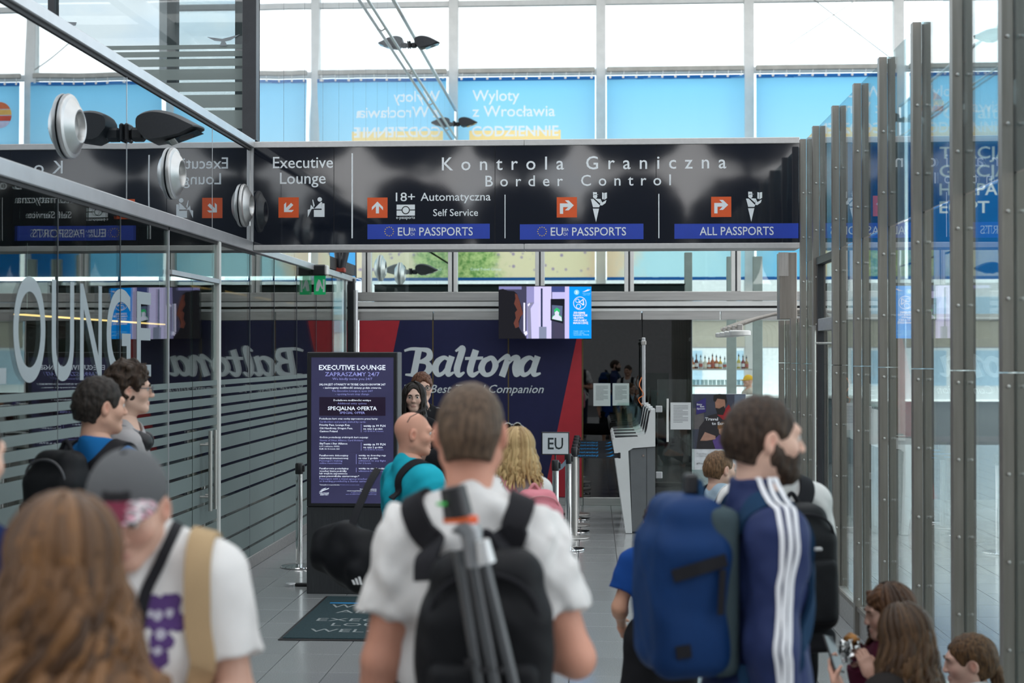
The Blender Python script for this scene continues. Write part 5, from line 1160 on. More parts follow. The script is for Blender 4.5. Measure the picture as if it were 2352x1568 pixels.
def person(name, label, px, py_top, depth, rz, h=None, bulk=1.0, tone=(.56, .33, .24), lean=0.0, twist=0.0, head=(0, 0, 0), hm=1.0, male=True, beard=0, pose='stand', stride=.12,
           arms=(((-.12, .02, -1), (-.02, .25, -1)), ((.12, .02, -1), (.02, .25, -1))), curl=(.4, .4), thumb=(.2, .2), palm=None, female=False, res=.011, eyes=True, shoulder=1.0, eyecol=(.03, .02, .015), hq=.0055, lip=(.42, .16, .14), hoff=(0, 0, 0)):
    top = atD(px, py_top, depth); base = (top[0], top[1]); H_ = h or float(top[2])
    P = empty('person', (base[0], base[1], 0), rz, label, 'person')
    sit = {'stand': (.93, 1.0), 'kneel': (.50, 1.0), 'sit': (.13, 1.0)}[pose][0]
    s = H_/(sit+.82) if h is None else h/1.75
    J = {'s': s, 'top': float(top[2])}; pz = sit*s; Rl = rotm(-lean, 0, 0)
    if h is not None and pose == 'stand': pz = .93*s
    T = lambda x, y, z: A3((0, 0, pz)) + Rl @ (rotm(0, 0, twist) @ A3((x, y, 0))*s + A3((0, 0, z))*s)
    J['pelvis'] = A3((0, 0, pz)); J['T'] = T; J['bulk'] = bulk; J['pz'] = pz; b = bulk; sw = .168*shoulder*(.9 if female else 1)
    hs = s*hm; J['hs'] = hs
    neck = T(0, -.012, .53); Rh = rotm(head[1], head[2], head[0]); hc = T(0, .012, .82) - A3((0, 0, .115*hs)) + A3(hoff); J['hc'] = hc; J['Rh'] = Rh; J['neck'] = neck
    J['sh'] = [T(-sw, 0, .442), T(sw, 0, .442)]; J['el'] = []; J['wr'] = []; J['fd'] = []
    for i in (0, 1):
        u = A3(arms[i][0]); u /= np.linalg.norm(u); v = A3(arms[i][1]); v /= np.linalg.norm(v); e = J['sh'][i]+u*.285*s; w_ = e+v*.245*s; J['el'].append(e); J['wr'].append(w_); J['fd'].append(v)
    if pose == 'stand': J['leg'] = [[A3((-.092*s, 0, .90*s)), A3((-.098*s, stride*.5*s+.02*s, .49*s)), A3((-.10*s, stride*s-.03*s, .085*s))], [A3((.092*s, 0, .90*s)), A3((.098*s, -stride*.3*s+.03*s, .49*s)), A3((.10*s, -stride*s-.03*s, .085*s))]]
    elif pose == 'kneel': J['leg'] = [[A3((q*.09*s, 0, pz)), A3((q*.11*s, .10*s, .065*s)), A3((q*.11*s, -.32*s, .06*s))] for q in (-1, 1)]
    else: J['leg'] = [[A3((q*.09*s, 0, pz)), A3((q*.14*s, .36*s, .30*s)), A3((q*.12*s, .62*s, .06*s))] for q in (-1, 1)]
    f = Field(); torso(f, J, 0.0, female); f.cap(neck-A3((0, 0, .02*s)), hc+Rh@A3((0, -.03, -.11))*hs, .060*s*(1.1 if male else .85)*max(b, .95), .052*hs*(1.05 if male else .88), .04)
    for i in (0, 1):
        f.cap(J['sh'][i], J['el'][i], .054*s*b, .043*s*b, .04); f.cap(J['el'][i], J['wr'][i], .044*s*b, .029*s, .03); f.ell(J['el'][i]+(J['wr'][i]-J['el'][i])*.25, (.046*s*b,)*3, .03)
        hp, kn, an = J['leg'][i]; f.cap(hp, kn, .086*s*b, .058*s*b, .05); f.cap(kn, an, .057*s*b, .036*s, .04); f.ell(kn+(an-kn)*.3, (.058*s*b,)*3, .04)
    Vs, Fs = f.mesh(res); tn = np.tile(A3(tone), (len(Vs), 1)); parts = [(Vs, Fs, tn)]
    Vh, Fh = head_field(male, 0).mesh(hq); th = np.tile(A3(tone), (len(Vh), 1))
    def blend(c, r, col, w_): 
        d = np.sqrt((((Vh-A3(c))/A3(r))**2).sum(1)); k = np.clip(1.2-d, 0, 1)[:, None]*w_; th[:] = th*(1-k)+A3(col)*k
    for q in (-1, 1): blend((q*.042, .07, -.03), (.03, .03, .025), (tone[0]*1.05, tone[1]*.80, tone[2]*.78), .5); blend((q*.08, -.01, -.005), (.012, .025, .035), (tone[0]*1.05, tone[1]*.72, tone[2]*.68), .7)
    blend((0, .105, -.03), (.016, .016, .016), (tone[0]*1.05, tone[1]*.82, tone[2]*.8), .5); blend((0, .092, -.069), (.024, .02, .0115), lip, .85)
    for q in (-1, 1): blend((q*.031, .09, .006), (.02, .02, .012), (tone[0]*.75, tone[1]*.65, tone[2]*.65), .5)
    if beard and beard > 1: pass
    parts.append(((Vh*hs)@Rh.T+hc, Fh, th))
    for i in (0, 1):
        Vd, Fd = hand_field(curl[i], thumb[i]).mesh(.0048); fd = J['fd'][i]; sd = A3((1 if i == 0 else -1, 0, 0))
        pn = A3(palm[i]) if palm and palm[i] is not None else A3((1 if i == 0 else -1, 0, 0))      # palm faces the body by default
        pn = pn-fd*(pn@fd); pn /= np.linalg.norm(pn); tx = np.cross(pn, fd)
        if i == 0: tx = -tx if False else tx
        # thumb lies to the front for a hanging arm
        if (tx@A3((0, 1, 0.2))) < 0 and not (palm and palm[i] is not None): Vd = Vd*A3((-1, 1, 1)); Fd = Fd[:, ::-1]
        elif palm and palm[i] is not None and i == 1: Vd = Vd*A3((-1, 1, 1)); Fd = Fd[:, ::-1]
        M = np.stack([tx, pn, fd], 1); parts.append(((Vd*s*(1.08 if male else .98)*(1.0 if hm < 1.1 else 1.0))@M.T+J['wr'][i]+fd*.012, Fd, np.tile(A3(tone)*A3((1.02, .94, .92)), (len(Vd), 1))))
    off = 0; V, F, TN = [], [], []
    for v, q, t in parts: V.append(v); F.append(q+off); TN.append(t); off += len(v)
    link('body', np_mesh('body', np.concatenate(V), np.concatenate(F), skin_m, np.concatenate(TN)), P)
    J['HM'] = Matrix.Translation(Vector(hc.tolist())) @ Matrix([list(r) for r in Rh.tolist()]).to_4x4() @ Matrix.Scale(hs, 4)
    if eyes:
        for q in (-1, 1):
            e = MB(); e.cur = 0; pr = [(0.0122*math.sin(a), -.0122*math.cos(a)) for a in np.linspace(PI, .55, 8)]
            e.lathe(pr, (0, 0, 0), 'y', 12); e.cur = 1; e.lathe([(0.0122*math.sin(a), -.0122*math.cos(a)*1.01) for a in (.56, .35, .12)] + [(0, -.0123)], (0, 0, 0), 'y', 12)
            me = e.mesh('eye', [mat('eye_white', (.62, .60, .57), .2), mat('dark_iris', eyecol, .15)], True); me.transform(Matrix.Diagonal((1, -1, 1, 1)))
            o = link('eye', me, P); o.matrix_local = J['HM'] @ Matrix.Translation((q*.031, .0805, .0055))
    J['P'] = P; J['female'] = female; return P, J
def torso(f, J, t, female=False, k=.05):
    T, s, b = J['T'], J['s'], J['bulk']; w_ = .9 if female else 1.0; R_ = rotm()
    f.ell(T(0, .0, .33), ((.158*b*w_)*s+t, (.108*b)*s+t, .20*s+t), k); f.cap(T(-.12*w_, -.005, .438), T(.12*w_, -.005, .438), .056*s*b+t, None, .05)
    for q in (-1, 1): f.cap(T(q*.02, -.02, .525), T(q*.14*w_, -.01, .450), .044*s*b+t, .040*s+t, .05)
    f.ell(T(0, .008*b, .13), (.136*b*(.92 if female else 1)*s+t, .102*b*s*(1 if b < 1.1 else 1.12)+t, .17*s+t), k); f.ell(T(0, 0, .0), (.158*b*s+t, .112*b*s+t, .12*s+t), k)
    for q in (-1, 1): f.ell(T(q*.072, -.052, -.035), (.082*s*b+t,)*3, k)
    if female:
        for q in (-1, 1): f.ell(T(q*.068, .085, .32), (.055*s+t,)*3, .04)
def shirt(J, m, hem=-.07, sleeve=.6, loose=.014, name='shirt', neck=.062, wr=.005, res=.010, collar=0.0, seed=1, tone=None, flare=.012, topcut=None):
    P, T, s, b = J['P'], J['T'], J['s'], J['bulk']; f = Field(); torso(f, J, loose*s, J['female'], .06)
    f.ell(T(0, 0, -.05), (.160*b*s+loose, .118*b*s+loose, .10*s+loose), .05)
    for i in (0, 1):
        a, e, w_ = J['sh'][i], J['el'][i], J['wr'][i]
        if sleeve <= 1.0:
            end = a+(e-a)*sleeve; d = (e-a)/np.linalg.norm(e-a); f.cap(a, a+(e-a)*min(1.15, sleeve+.25), .055*s*b+loose*s+.004, .050*s*b+loose*s+flare*s, .045, clip=[(end, d)])
        else:
            d = (w_-e)/np.linalg.norm(w_-e); end = e+(w_-e)*min(1, sleeve-1); f.cap(a, e, .057*s*b+loose*s, .047*s*b+loose*s, .05); f.cap(e, w_, .047*s*b+loose*s, .034*s+loose*s+.004, .04, clip=[(end, d)])
    up = T(0, 0, 1)-T(0, 0, 0); up = up/np.linalg.norm(up)
    if collar: f.cap(J['neck']-up*.02*s, J['neck']+up*collar*s, (neck+.012)*s, (neck+.010)*s, .02, clip=[(J['neck']+up*collar*s, up)])
    f.cap(J['neck']+up*.0*s+T(0, .03, 0)-T(0, 0, 0), J['neck']+up*.2*s, (neck-.004)*s*max(b, 1), (neck+.0)*s*max(b, 1), .012, '-')
    f.cut(T(0, 0, hem), -up)
    if topcut is not None: f.cut(T(0, 0, topcut), up)
    f.rough(wr, (26, 26, 15), seed)
    if wr >= .008: f.rough(wr*.17, (46, 46, 20), seed+100)
    V, F = f.mesh(res); o = link(name, np_mesh(name, V, F, m, tone(V) if tone else None), P)
    J['bvh'] = BVHTree.FromPolygons([tuple(v) for v in V], [tuple(q) for q in F.tolist()]); return o
def snap(J, pts, off=.004, start=0, passes=2):
    """lay a path on the clothing surface; returns points and outward normals"""
    out, nr = [], []
    for i, p in enumerate(pts):
        p = Vector(p); l, n_, _, _ = J['bvh'].find_nearest(p)
        if i < start: out.append(p); nr.append(n_)
        else: out.append(l+n_*off); nr.append(n_)
    for _ in range(passes):
        out = [out[0]]+[(out[i-1]+out[i]*2+out[i+1])/4 for i in range(1, len(out)-1)]+[out[-1]]; nr = [nr[0]]+[(nr[i-1]+nr[i]+nr[i+1]).normalized() for i in range(1, len(nr)-1)]+[nr[-1]]
    return out, nr
def trousers(J, m, to=1.9, loose=.016, name='trousers', top=.10, res=.011, wr=.005, seed=3):
    """to: 0..1 down the thigh, 1..2 down the shin"""
    P, T, s, b = J['P'], J['T'], J['s'], J['bulk']; f = Field(); f.ell(T(0, 0, .0), (.158*b*s+loose, .113*b*s+loose, .13*s+loose), .05)
    for q in (-1, 1): f.ell(T(q*.072, -.052, -.035), (.082*s*b+loose,)*3, .05)
    for i in (0, 1):
        hp, kn, an = J['leg'][i]
        if to <= 1: d = (kn-hp)/np.linalg.norm(kn-hp); f.cap(hp, kn, .088*s*b+loose, .068*s*b+loose*2.0, .04, clip=[(hp+(kn-hp)*to, d)])
        else: d = (an-kn)/np.linalg.norm(an-kn); f.cap(hp, kn, .088*s*b+loose, .062*s*b+loose, .04); f.cap(kn, an, .062*s*b+loose, .048*s+loose, .03, clip=[(kn+(an-kn)*(to-1), d)])
    f.cut(T(0, 0, top), (0, 0, 1)); f.rough(wr, (22, 22, 14), seed); return soft(name, f, res, m, P)
def shoes(J, m, sole=None):
    for i in (0, 1):
        hp, kn, an = J['leg'][i]; s = J['s']; f = Field()
        if an[2] < .075*s: d = A3((0, -1, -.2)) if kn[1] > an[1] else A3((0, .4, 1))
        else: d = A3((0, 1, 0))
        d = d/np.linalg.norm(d); z0 = A3((an[0], an[1], .045*s)) if an[2] >= .075*s else an
        f.cap(z0-d*.05*s, z0+d*.16*s, .045*s, .036*s, .03); f.cap(z0, an+A3((0, 0, .02*s)), .046*s, .044*s, .03); f.cut((0, 0, .004), (0, 0, -1)); soft('shoe', f, .012, m, J['P'])
def hair_cap(J, m, t=.012, fringe=.060, nape=-.055, tuft=.004, name='hair', top=.0, side=.0, res=.0062, freq=(120, 120, 60), seed=2, back=.0, ear=True, face=(.064, .085, .100)):
    """close hair: a shell over the skull, open at the face and round the ears"""
    f = Field(); f.ell((0, -.016-back, .026+top*.5), (.0765+t+side, .097+t+back, .091+t+top)); f.cap((0, -.06, -.01), (0, -.055, nape), .062+t*.5, .052+t*.4, .03)
    f.ell((0, .115, fringe-.095), face, .015, '-')
    if ear:
        for q in (-1, 1): f.ell((q*.088, .006, -.018), (.022, .030, .042), .010, '-')
    f.cut((0, 0, nape), (0, -.25, -1)); f.cut((0, .02, -.03), (0, 1.0, -.75)); f.rough(tuft, freq, seed)
    V, F = f.mesh(res); o = link(name, np_mesh(name, V, F, m), J['P']); o.matrix_local = J['HM']; return o
def locks(J, m, n=170, length=.45, wave=.012, wfreq=30, rad=.010, seed=4, part=0, name='hair', face=.35, flare=.04, back_only=False, body_push=.11, jitter=.03, cover=None):
    """long hair: many tapering locks from the scalp, draped over the skull and hanging"""
    rs = np.random.RandomState(seed); V = []; F = []; TN = []; off = 0; dk_, lt_ = [A3(c_) for c_ in HC[m.name]]; s = J['hs']; ns = 5; Rh, hc = J['Rh'], J['hc']
    fwd = Rh@A3((0, 1, 0)); fwd[2] = 0; fwd /= np.linalg.norm(fwd); rgt = A3((fwd[1], -fwd[0], 0))
    for i in range(n):
        th = rs.uniform(-PI, PI)      # direction round the head, 0 = back
        if abs(th) > PI*(1-face): th = math.copysign(PI*(1-face)*rs.rand(), th)
        el = rs.uniform(.05, 1.0); start = A3((0, .015, .098)) + A3((0, -.01, 0))*rs.rand()
        az = A3((math.sin(th), -math.cos(th), 0)); c = A3((0, -.016, .026)); R = A3((.0765, .097, .091))+.012+.012*rs.rand()
        pts = []
        # over the skull
        a0 = rs.uniform(.05, 1.1)
        for a in np.linspace(a0, 1.75, 6): pts.append(hc+(Rh@(c+R*(az*math.sin(a)+A3((0, 0, math.cos(a))))))*s)
        p = pts[-1].copy(); out = pts[-1]-hc; out[2] = 0; out /= max(np.linalg.norm(out), 1e-6); L = length*s*rs.uniform(.75, 1.08); ph = rs.rand()*7; k = 11
        for j in range(1, k+1):
            q = p+A3((0, 0, -L*j/k)); g = j/k; q = q+out*flare*s*g+rgt*(wave*math.sin(wfreq*L*g+ph))*s*min(1, g*3)+fwd*(wave*.7*math.cos(wfreq*L*g*.9+ph))*s+out*(jitter*(rs.rand()-.3))*g*s
            # lie on the shoulders and back instead of passing through them
            rel = q-hc; dz = -(rel[2]); sh = .19*s
            if dz > sh: q = q+out*body_push*s*min(1, (dz-sh)/(.12*s))
            pts.append(q)
        P_ = np.array(pts); m_ = len(P_); rr = rad*s*rs.uniform(.7, 1.25)
        tg = np.gradient(P_, axis=0); tg /= np.linalg.norm(tg, axis=1)[:, None]+1e-9; n1 = np.cross(tg, out); n1 /= np.linalg.norm(n1, axis=1)[:, None]+1e-9; n2 = np.cross(tg, n1)
        prof = np.interp(np.arange(m_), [0, 3, m_*.7, m_-1], [.5, 1, 1, .12])*rr
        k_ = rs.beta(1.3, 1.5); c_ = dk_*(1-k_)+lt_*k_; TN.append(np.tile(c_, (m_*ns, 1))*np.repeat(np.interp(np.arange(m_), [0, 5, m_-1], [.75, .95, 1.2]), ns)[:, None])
        for j in range(m_):
            for q in range(ns): a = 2*PI*q/ns; V.append(P_[j]+(n1[j]*math.cos(a)*1.25+n2[j]*math.sin(a)*.8)*prof[j])
        for j in range(m_-1):
            for q in range(ns): F.append((off+j*ns+q, off+j*ns+(q+1) % ns, off+(j+1)*ns+(q+1) % ns, off+(j+1)*ns+q))
        off += m_*ns
    return link(name, np_mesh(name, np.array(V), np.array(F), attrmat('hair_locks', .42, .0012, 400, spec=.28), np.concatenate(TN)), J['P'])
def brows(J, m, thick=.0045):
    for q in (-1, 1):
        o = MB().tube([(q*.014, .0965, .020), (q*.030, .0965, .0265), (q*.046, .085, .022)], [thick*.8, thick, thick*.4], 6).build('eyebrow', m, J['P']); o.matrix_local = J['HM']
def beard_part(J, m, t=.010):
    f = Field(); f.ell((0, .030, -.036), (.060+t*.6, .068+t, .086+t*.6)); f.ell((0, .066, -.098), (.030, .024+t*.6, .024), .03)
    for q in (-1, 1): f.cap((q*.058, .0, -.05), (q*.02, .066, -.10), .022, .020, .03); f.cap((q*.070, .0, .012), (q*.062, .008, -.05), .010, .014, .02)
    f.ell((0, .105, .030), (.055, .07, .083), .012, '-'); f.ell((0, .108, -.069), (.020, .020, .0075), .006, '-'); f.cut((0, .0, .02), (0, 0, 1)); f.cut((0, -.012, 0), (0, -1, 0)); f.rough(.0025, (130, 130, 100), 5)
    V, F = f.mesh(.0055); o = link('beard', np_mesh('beard', V, F, m), J['P']); o.matrix_local = J['HM']
def at_head(o, J, loc=(0, 0, 0)): o.matrix_local = J['HM'] @ Matrix.Translation(loc); return o
def glasses_on(J, m, name='eyeglasses', label=None, on_top=False, lens=None, tint=(.55, .58, .6)):
    g = empty(name, (0, 0, 0), label=label, cat='glasses'); g.matrix_world = Matrix.Translation(J['P'].location) @ Matrix.Rotation(J['P'].rotation_euler.z, 4, 'Z') @ J['HM'] @ (Matrix.Translation((0, -.022, .083)) @ Matrix.Rotation(.55, 4, 'X') if on_top else Matrix.Identity(4))
    y = .112
    for q in (-1, 1):
        ring = [(q*.033+.025*math.cos(a), y-.004*abs(math.cos(a)), .004+.019*math.sin(a)) for a in np.linspace(0, 2*PI, 17)]
        MB().tube(ring, .0026, 6, False).build('rim', m, g); MB().tube([(q*.058, y-.004, .008), (q*.074, .06, .010), (q*.0795, .0, .012), (q*.078, -.03, -.006)], .0026, 6).build('temple', m, g)
        MB().prism([(q*.033+.024*math.cos(a), .004+.018*math.sin(a)) for a in np.linspace(0, 2*PI, 14)[:-1]], y-.002, y-.001).build('lens', lens or glass('spectacle_lens', (.9, .92, .93), .06), g)
    MB().tube([(-.009, y, .008), (0, y+.002, .011), (.009, y, .008)], .0024, 6).build('bridge', m, g); return g
def straps_path(J, q, xo=.105, xi=.065, zt=.40):
    T = J['T']; y = -.135*J['bulk']
    pts = [(q*xi, y-.05, zt-.04), (q*(xi+.004), y-.02, zt+.03), (q*(xo-.012), y*.75, .475), (q*xo, -.05, .53), (q*xo, .03, .53), (q*(xo+.004), .10, .44), (q*(xo+.008), .13, .32), (q*(xo+.03), .11, .20), (q*(xo+.055), .02, .11), (q*.13, -.10, .06)]
    return snap(J, smooth_path([T(*p) for p in pts], 6), .003, 6)
def backpack(J, label, m, strap_m, w_=.15, dpt=.085, z0=.02, z1=.47, off=.03, pocket=True, cat='backpack', res=.010, wid=.058, name='backpack', trim=None, tilt=0.0, xs=0.0, straps=True, ww=.105, taper=.82, seed=6, xi=.065, zt=.40):
    P, T, s, b = J['P'], J['T'], J['s'], J['bulk']; B = empty(name, P.location, P.rotation_euler.z, label, cat); yb = -(.118*b+off)
    f = Field(); zc = (z0+z1)/2; hh = (z1-z0)/2; c = T(xs, yb-dpt, zc); R = rotm(-tilt, 0, 0)
    f.box(c-A3((0, 0, hh*.18*s)), (w_*s, dpt*s, hh*.82*s), .055*s, .03, R=R); f.box(c+R@A3((0, .015*s, hh*.45*s)), (w_*taper*s, dpt*.82*s, hh*.55*s), .06*s, .05, R=R); f.rough(.004, (24, 24, 18), seed)
    soft('main_compartment', f, res, m, B)
    if pocket:
        g = Field(); g.box(c+R@A3((0, -dpt*.95*s, -hh*.35*s)), (w_*.82*s, dpt*.36*s, hh*.52*s), .03*s, .02, R=R); g.rough(.003, (30, 30, 20), seed+1); soft('front_pocket', g, res, m, B)
        zip_ = smooth_path([c+R@A3((-w_*.9*s, -dpt*.55*s, -hh*.1*s)), c+R@A3((-w_*.72*s, -dpt*.82*s, hh*.66*s)), c+R@A3((0, -dpt*.80*s, hh*.86*s)), c+R@A3((w_*.72*s, -dpt*.82*s, hh*.66*s)), c+R@A3((w_*.9*s, -dpt*.55*s, -hh*.1*s))], 6); MB().tube(zip_, .0055*s, 6).build('zip', trim or strap_m, B)
    MB().tube(smooth_path([c+R@A3((-.035*s, dpt*.5*s, hh*.95*s)), c+R@A3((0, dpt*.5*s, hh*1.14*s)), c+R@A3((.035*s, dpt*.5*s, hh*.95*s))], 6), .010*s, 8).build('grab_handle', strap_m, B, smooth=True)
    if straps:
        for q in (-1, 1):
            pts, nr = straps_path(J, q, ww, xi, zt); MB().ribbon(pts, nr, wid*s, .014*s).build('shoulder_strap', strap_m, B, smooth=True)
    J['pack'] = (c, R, B); return B
# ---- shared cloths and hair
white_tee = cloth('white_cotton', (.68, .67, .655)); black_nylon = cloth('black_nylon', (.008, .0085, .010), .55, .15); black_strap = cloth('black_padded_strap', (.014, .014, .017), .7)
navy_knit = cloth('navy_track_knit', (.022, .034, .105), .55); khaki = cloth('khaki_cotton', (.36, .28, .17)); denim = cloth('dark_denim', (.03, .04, .07)); black_cloth = cloth('black_cloth', (.012, .012, .014))
h_brown = hairmat('dark_brown_hair', (.017, .010, .007), (.050, .031, .020)); h_light = hairmat('light_brown_hair', (.12, .070, .038), (.24, .15, .085)); h_black = hairmat('near_black_hair', (.007, .006, .005), (.028, .021, .017))
h_wavy = hairmat('chestnut_wavy_hair', (.040, .018, .007), (.20, .095, .036)); h_girl = hairmat('brown_girl_hair', (.030, .015, .008), (.115, .060, .026)); h_blonde = hairmat('blonde_hair', (.30, .18, .07), (.62, .43, .20)); h_curl = hairmat('dark_curly_hair', (.045, .020, .010), (.13, .06, .028))
shoe_m = mat('dark_trainer', (.05, .05, .055), .6); shoe_w = mat('white_trainer', (.6, .6, .6), .6)
SK = (.58, .33, .235); SKP = (.66, .42, .32); SKR = (.60, .29, .20)

# 1 ---- man with tripod, back to the viewer
P, J = person('person', 'man in white tee seen from behind with tripod on black backpack', 1081, 882, 3.6, .03, bulk=1.0, tone=SKR, head=(-.04, -.04, 0), arms=(((-.20, -.06, -1), (-.05, .25, -1)), ((.33, -.10, -.95), (-.60, .75, .10))), curl=(.4, .9), shoulder=.93, res=.009)
shirt(J, white_tee, -.12, .62, .022, wr=.013, neck=.060, res=.008, flare=.012, collar=.025); trousers(J, denim); shoes(J, shoe_m); hair_cap(J, hairmat('cropped_brown_hair', (.042, .026, .017), (.115, .075, .048)), .003, nape=-.085, tuft=.0012, res=.005, freq=(260, 260, 160)); brows(J, h_light)
PK = backpack(J, 'black hiking backpack with tripod on the man in white', black_nylon, black_strap, w_=.150, dpt=.085, z0=-.10, z1=.45, off=.012, pocket=True, wid=.062, ww=.118, res=.009, taper=.86, xs=.045, xi=.085, zt=.42)
c, R, B = J['pack']; T = J['T']; s = J['s']
MB().ribbon(smooth_path([T(-.10, -.150, .40), T(0, -.160, .375), T(.10, -.150, .40)], 6), (0, -1, .2), .03, .006).build('cross_strap', black_strap, B)
tri = empty('tripod', P.location, P.rotation_euler.z, 'grey tripod strapped upright to the black backpack', 'tripod'); gun = mat('gunmetal_tube', (.10, .105, .11), .3, .7, .08); grey_mag = mat('grey_magnesium', (.26, .27, .28), .35, .5)
def tq(px, py, d=3.22): q = Vector(atD(px, py, d).tolist())-Vector(P.location); return Matrix.Rotation(-P.rotation_euler.z, 3, 'Z') @ q
MB().tube([tq(1040, 1118), tq(1053, 1185)], [.030, .034], 14).build('ball_head', black_plastic, tri, smooth=True); MB().lathe([(.0, 0), (.012, .0), (.012, .006), (.0, .008)], tuple(tq(1014, 1160, 3.19)), 'z', 10).build('green_knob', mat('green_level', (.03, .40, .06), .3), tri)
MB().tube([tq(1054, 1186), tq(1055, 1196)], .037, 16).build('orange_ring', mat('orange_ring', (.62, .11, .02), .4), tri, smooth=True); MB().lathe([(0, 0), (.011, 0), (.011, .016), (0, .018)], tuple(tq(1087, 1201, 3.17)), 'z', 10).build('orange_knob', mat('orange_knob', (.75, .12, .04), .4), tri)
MB().tube([tq(1060, 1198), tq(1082, 1222), tq(1090, 1300)], [.034, .026, .022], 12).build('crown', grey_mag, tri, smooth=True); MB().tube([tq(1108, 1240, 3.18), tq(1118, 1292, 3.18)], [.016, .021], 10).build('lock_grip', mat('silver_grip', (.55, .56, .56), .3, .4), tri, smooth=True)
for a, b_, r_ in (((1085, 1292), (1150, 1640), .0165), ((1112, 1296), (1196, 1640), .0145), ((1052, 1262), (1112, 1640), .0135)):
    l = MB().tube([tq(*a), tq((a[0]+b_[0])/2, (a[1]+b_[1])/2), tq(*b_)], [r_, r_, r_*.85], 12).build('leg', gun, tri, smooth=True); MB().tube([tq((a[0]+b_[0])/2, (a[1]+b_[1])/2+60), tq((a[0]*.46+b_[0]*.54), (a[1]*.46+b_[1]*.54)+60)], r_*1.12, 12).build('leg_lock', black_plastic, l)

# 2 ---- bearded man in the striped track jacket
P, J = person('person', 'bearded man in navy track jacket with three white sleeve stripes', 1748, 914, 4.15, -1.36, bulk=.98, tone=SKP, head=(.0, -.02, 0), arms=(((-.16, .10, -1), (-.05, .45, -.9)), ((.10, -.12, -1), (.02, .10, -1))), res=.010)
shirt(J, navy_knit, -.17, 1.95, .020, name='track_jacket', wr=.0075, collar=.065, neck=.066, res=.009, seed=11); trousers(J, khaki); shoes(J, shoe_m); hair_cap(J, h_brown, .007, fringe=.068, nape=-.085, tuft=.002); beard_part(J, h_brown, .010); brows(J, h_brown)
stripe_m = cloth('white_stripe_tape', (.74, .75, .78)); s, b = J['s'], J['bulk']; a, e, w_ = J['sh'][1], J['el'][1], J['wr'][1]
for k in range(3):
    o_ = (k-1)*.040*s; lat = A3((0, 1, 0)); ou = A3((.16, 0, 0))
    pts = [a+A3((-.105*s, 0, .16*s))+lat*o_*.8, a+A3((-.03*s, 0, .16*s))+lat*o_, a+A3((.09*s, 0, .12*s))+lat*o_, a+ou+lat*o_-A3((0, 0, .03*s))]+[a+(e-a)*t_+ou+lat*o_ for t_ in (.35, .7, 1.0)]+[e+(w_-e)*t_+ou+lat*o_*.9 for t_ in (.3, .6, .92)]
    sp, n_ = snap(J, smooth_path(pts, 6), .002); MB().ribbon(sp, n_, .0135*s, .003).build('stripe', stripe_m, J['P'], smooth=True)
BB = backpack(J, 'large blue travel backpack worn by the bearded man', cloth('blue_pack_fabric', (.006, .032, .115), .6, .12), cloth('dark_blue_strap', (.012, .04, .09)), w_=.165, dpt=.110, z0=.06, z1=.55, off=.01, pocket=False, wid=.062, ww=.115, res=.010, taper=.86, seed=9, zt=.46)
c, R, B = J['pack']; s = J['s']
g = Field(); g.box(c+A3((0, .085*s, -.01*s)), (.150*s, .045*s, .23*s), .03*s); soft('back_panel', g, .011, cloth('grey_green_panel', (.05, .075, .085)), B)
for q in (-1, 1):
    MB().ribbon([c+A3((q*.172*s, -.07*s, .045*s)), c+A3((q*.176*s, .0, .065*s)), c+A3((q*.165*s, .08*s, .085*s))], (q, 0, 0), .034*s, .008).build('compression_strap', black_strap, B); MB().ribbon([c+A3((q*.176*s, .068*s, .06*s)), c+A3((q*.18*s, .060*s, -.06*s))], (q, 0, 0), .018*s, .005).build('strap_tail', black_strap, B)
    MB().ribbon([c+A3((q*.170*s, -.06*s, -.16*s)), c+A3((q*.172*s, -.02*s, -.155*s))], (q, 0, 0), .034*s, .008).build('compression_strap', black_strap, B)
MB().box(c[0]-.02, c[0]+.02, c[1]+.01, c[1]+.05, c[2]+.245*s, c[2]+.305*s, .008).build('top_buckle', black_plastic, B)

# 3 ---- man in the patterned cap, facing the viewer, looking down
P, J = person('person', 'man in grey patterned cap and white tee looking down', 322, 1052, 3.32, PI+.08, h=1.80, hoff=(0, .055, -.095), bulk=1.0, tone=(.60, .36, .27), lean=.06, head=(.0, -.36, 0), arms=(((-.22, .10, -1), (.45, .85, -.1)), ((.18, .05, -1), (-.35, .80, -.35))), curl=(1.0, .6), thumb=(.5, .3), palm=((.8, -.2, .3), None))
shirt(J, white_tee, -.12, .66, .020, wr=.008, neck=.058, res=.009, seed=21, flare=.024); trousers(J, denim); shoes(J, shoe_w); hair_cap(J, h_brown, .004, nape=-.08, tuft=.002); brows(J, h_brown)
cp = empty('baseball_cap', (0, 0, 0), label='grey baseball cap with white and pink print and maroon badge', cat='cap'); cp.matrix_world = Matrix.Translation(P.location) @ Matrix.Rotation(P.rotation_euler.z, 4, 'Z') @ J['HM']
def crown_tone(V):
    t = np.tile(A3((.085, .088, .092)), (len(V), 1)); x, y, z = V.T
    bad = ((np.abs(x) < .030) & (z > .058) & (z < .080) & (y > .03))[:, None]; return np.where(bad, A3((.012, .012, .014)), t)
def visor_tone(V):
    x, y, z = V.T; nz = np.sin(x*210+2*np.sin(y*160))+np.sin(y*240+x*130+1.7*np.sin(x*190))+np.sin(y*260+x*90)
    t = np.tile(A3((.10, .10, .105)), (len(V), 1)); t[nz > -.6] = (.50, .44, .46); t[nz > 1.2] = (.42, .12, .18)
    mr = (np.abs(x) < .034+.006*np.sin(y*300)) & (y > .085+.008*np.sin(np.abs(x)*260)); t[mr] = (.115, .006, .025); return t
capc = attrmat('cap_cloth', .8, .0006, 300)
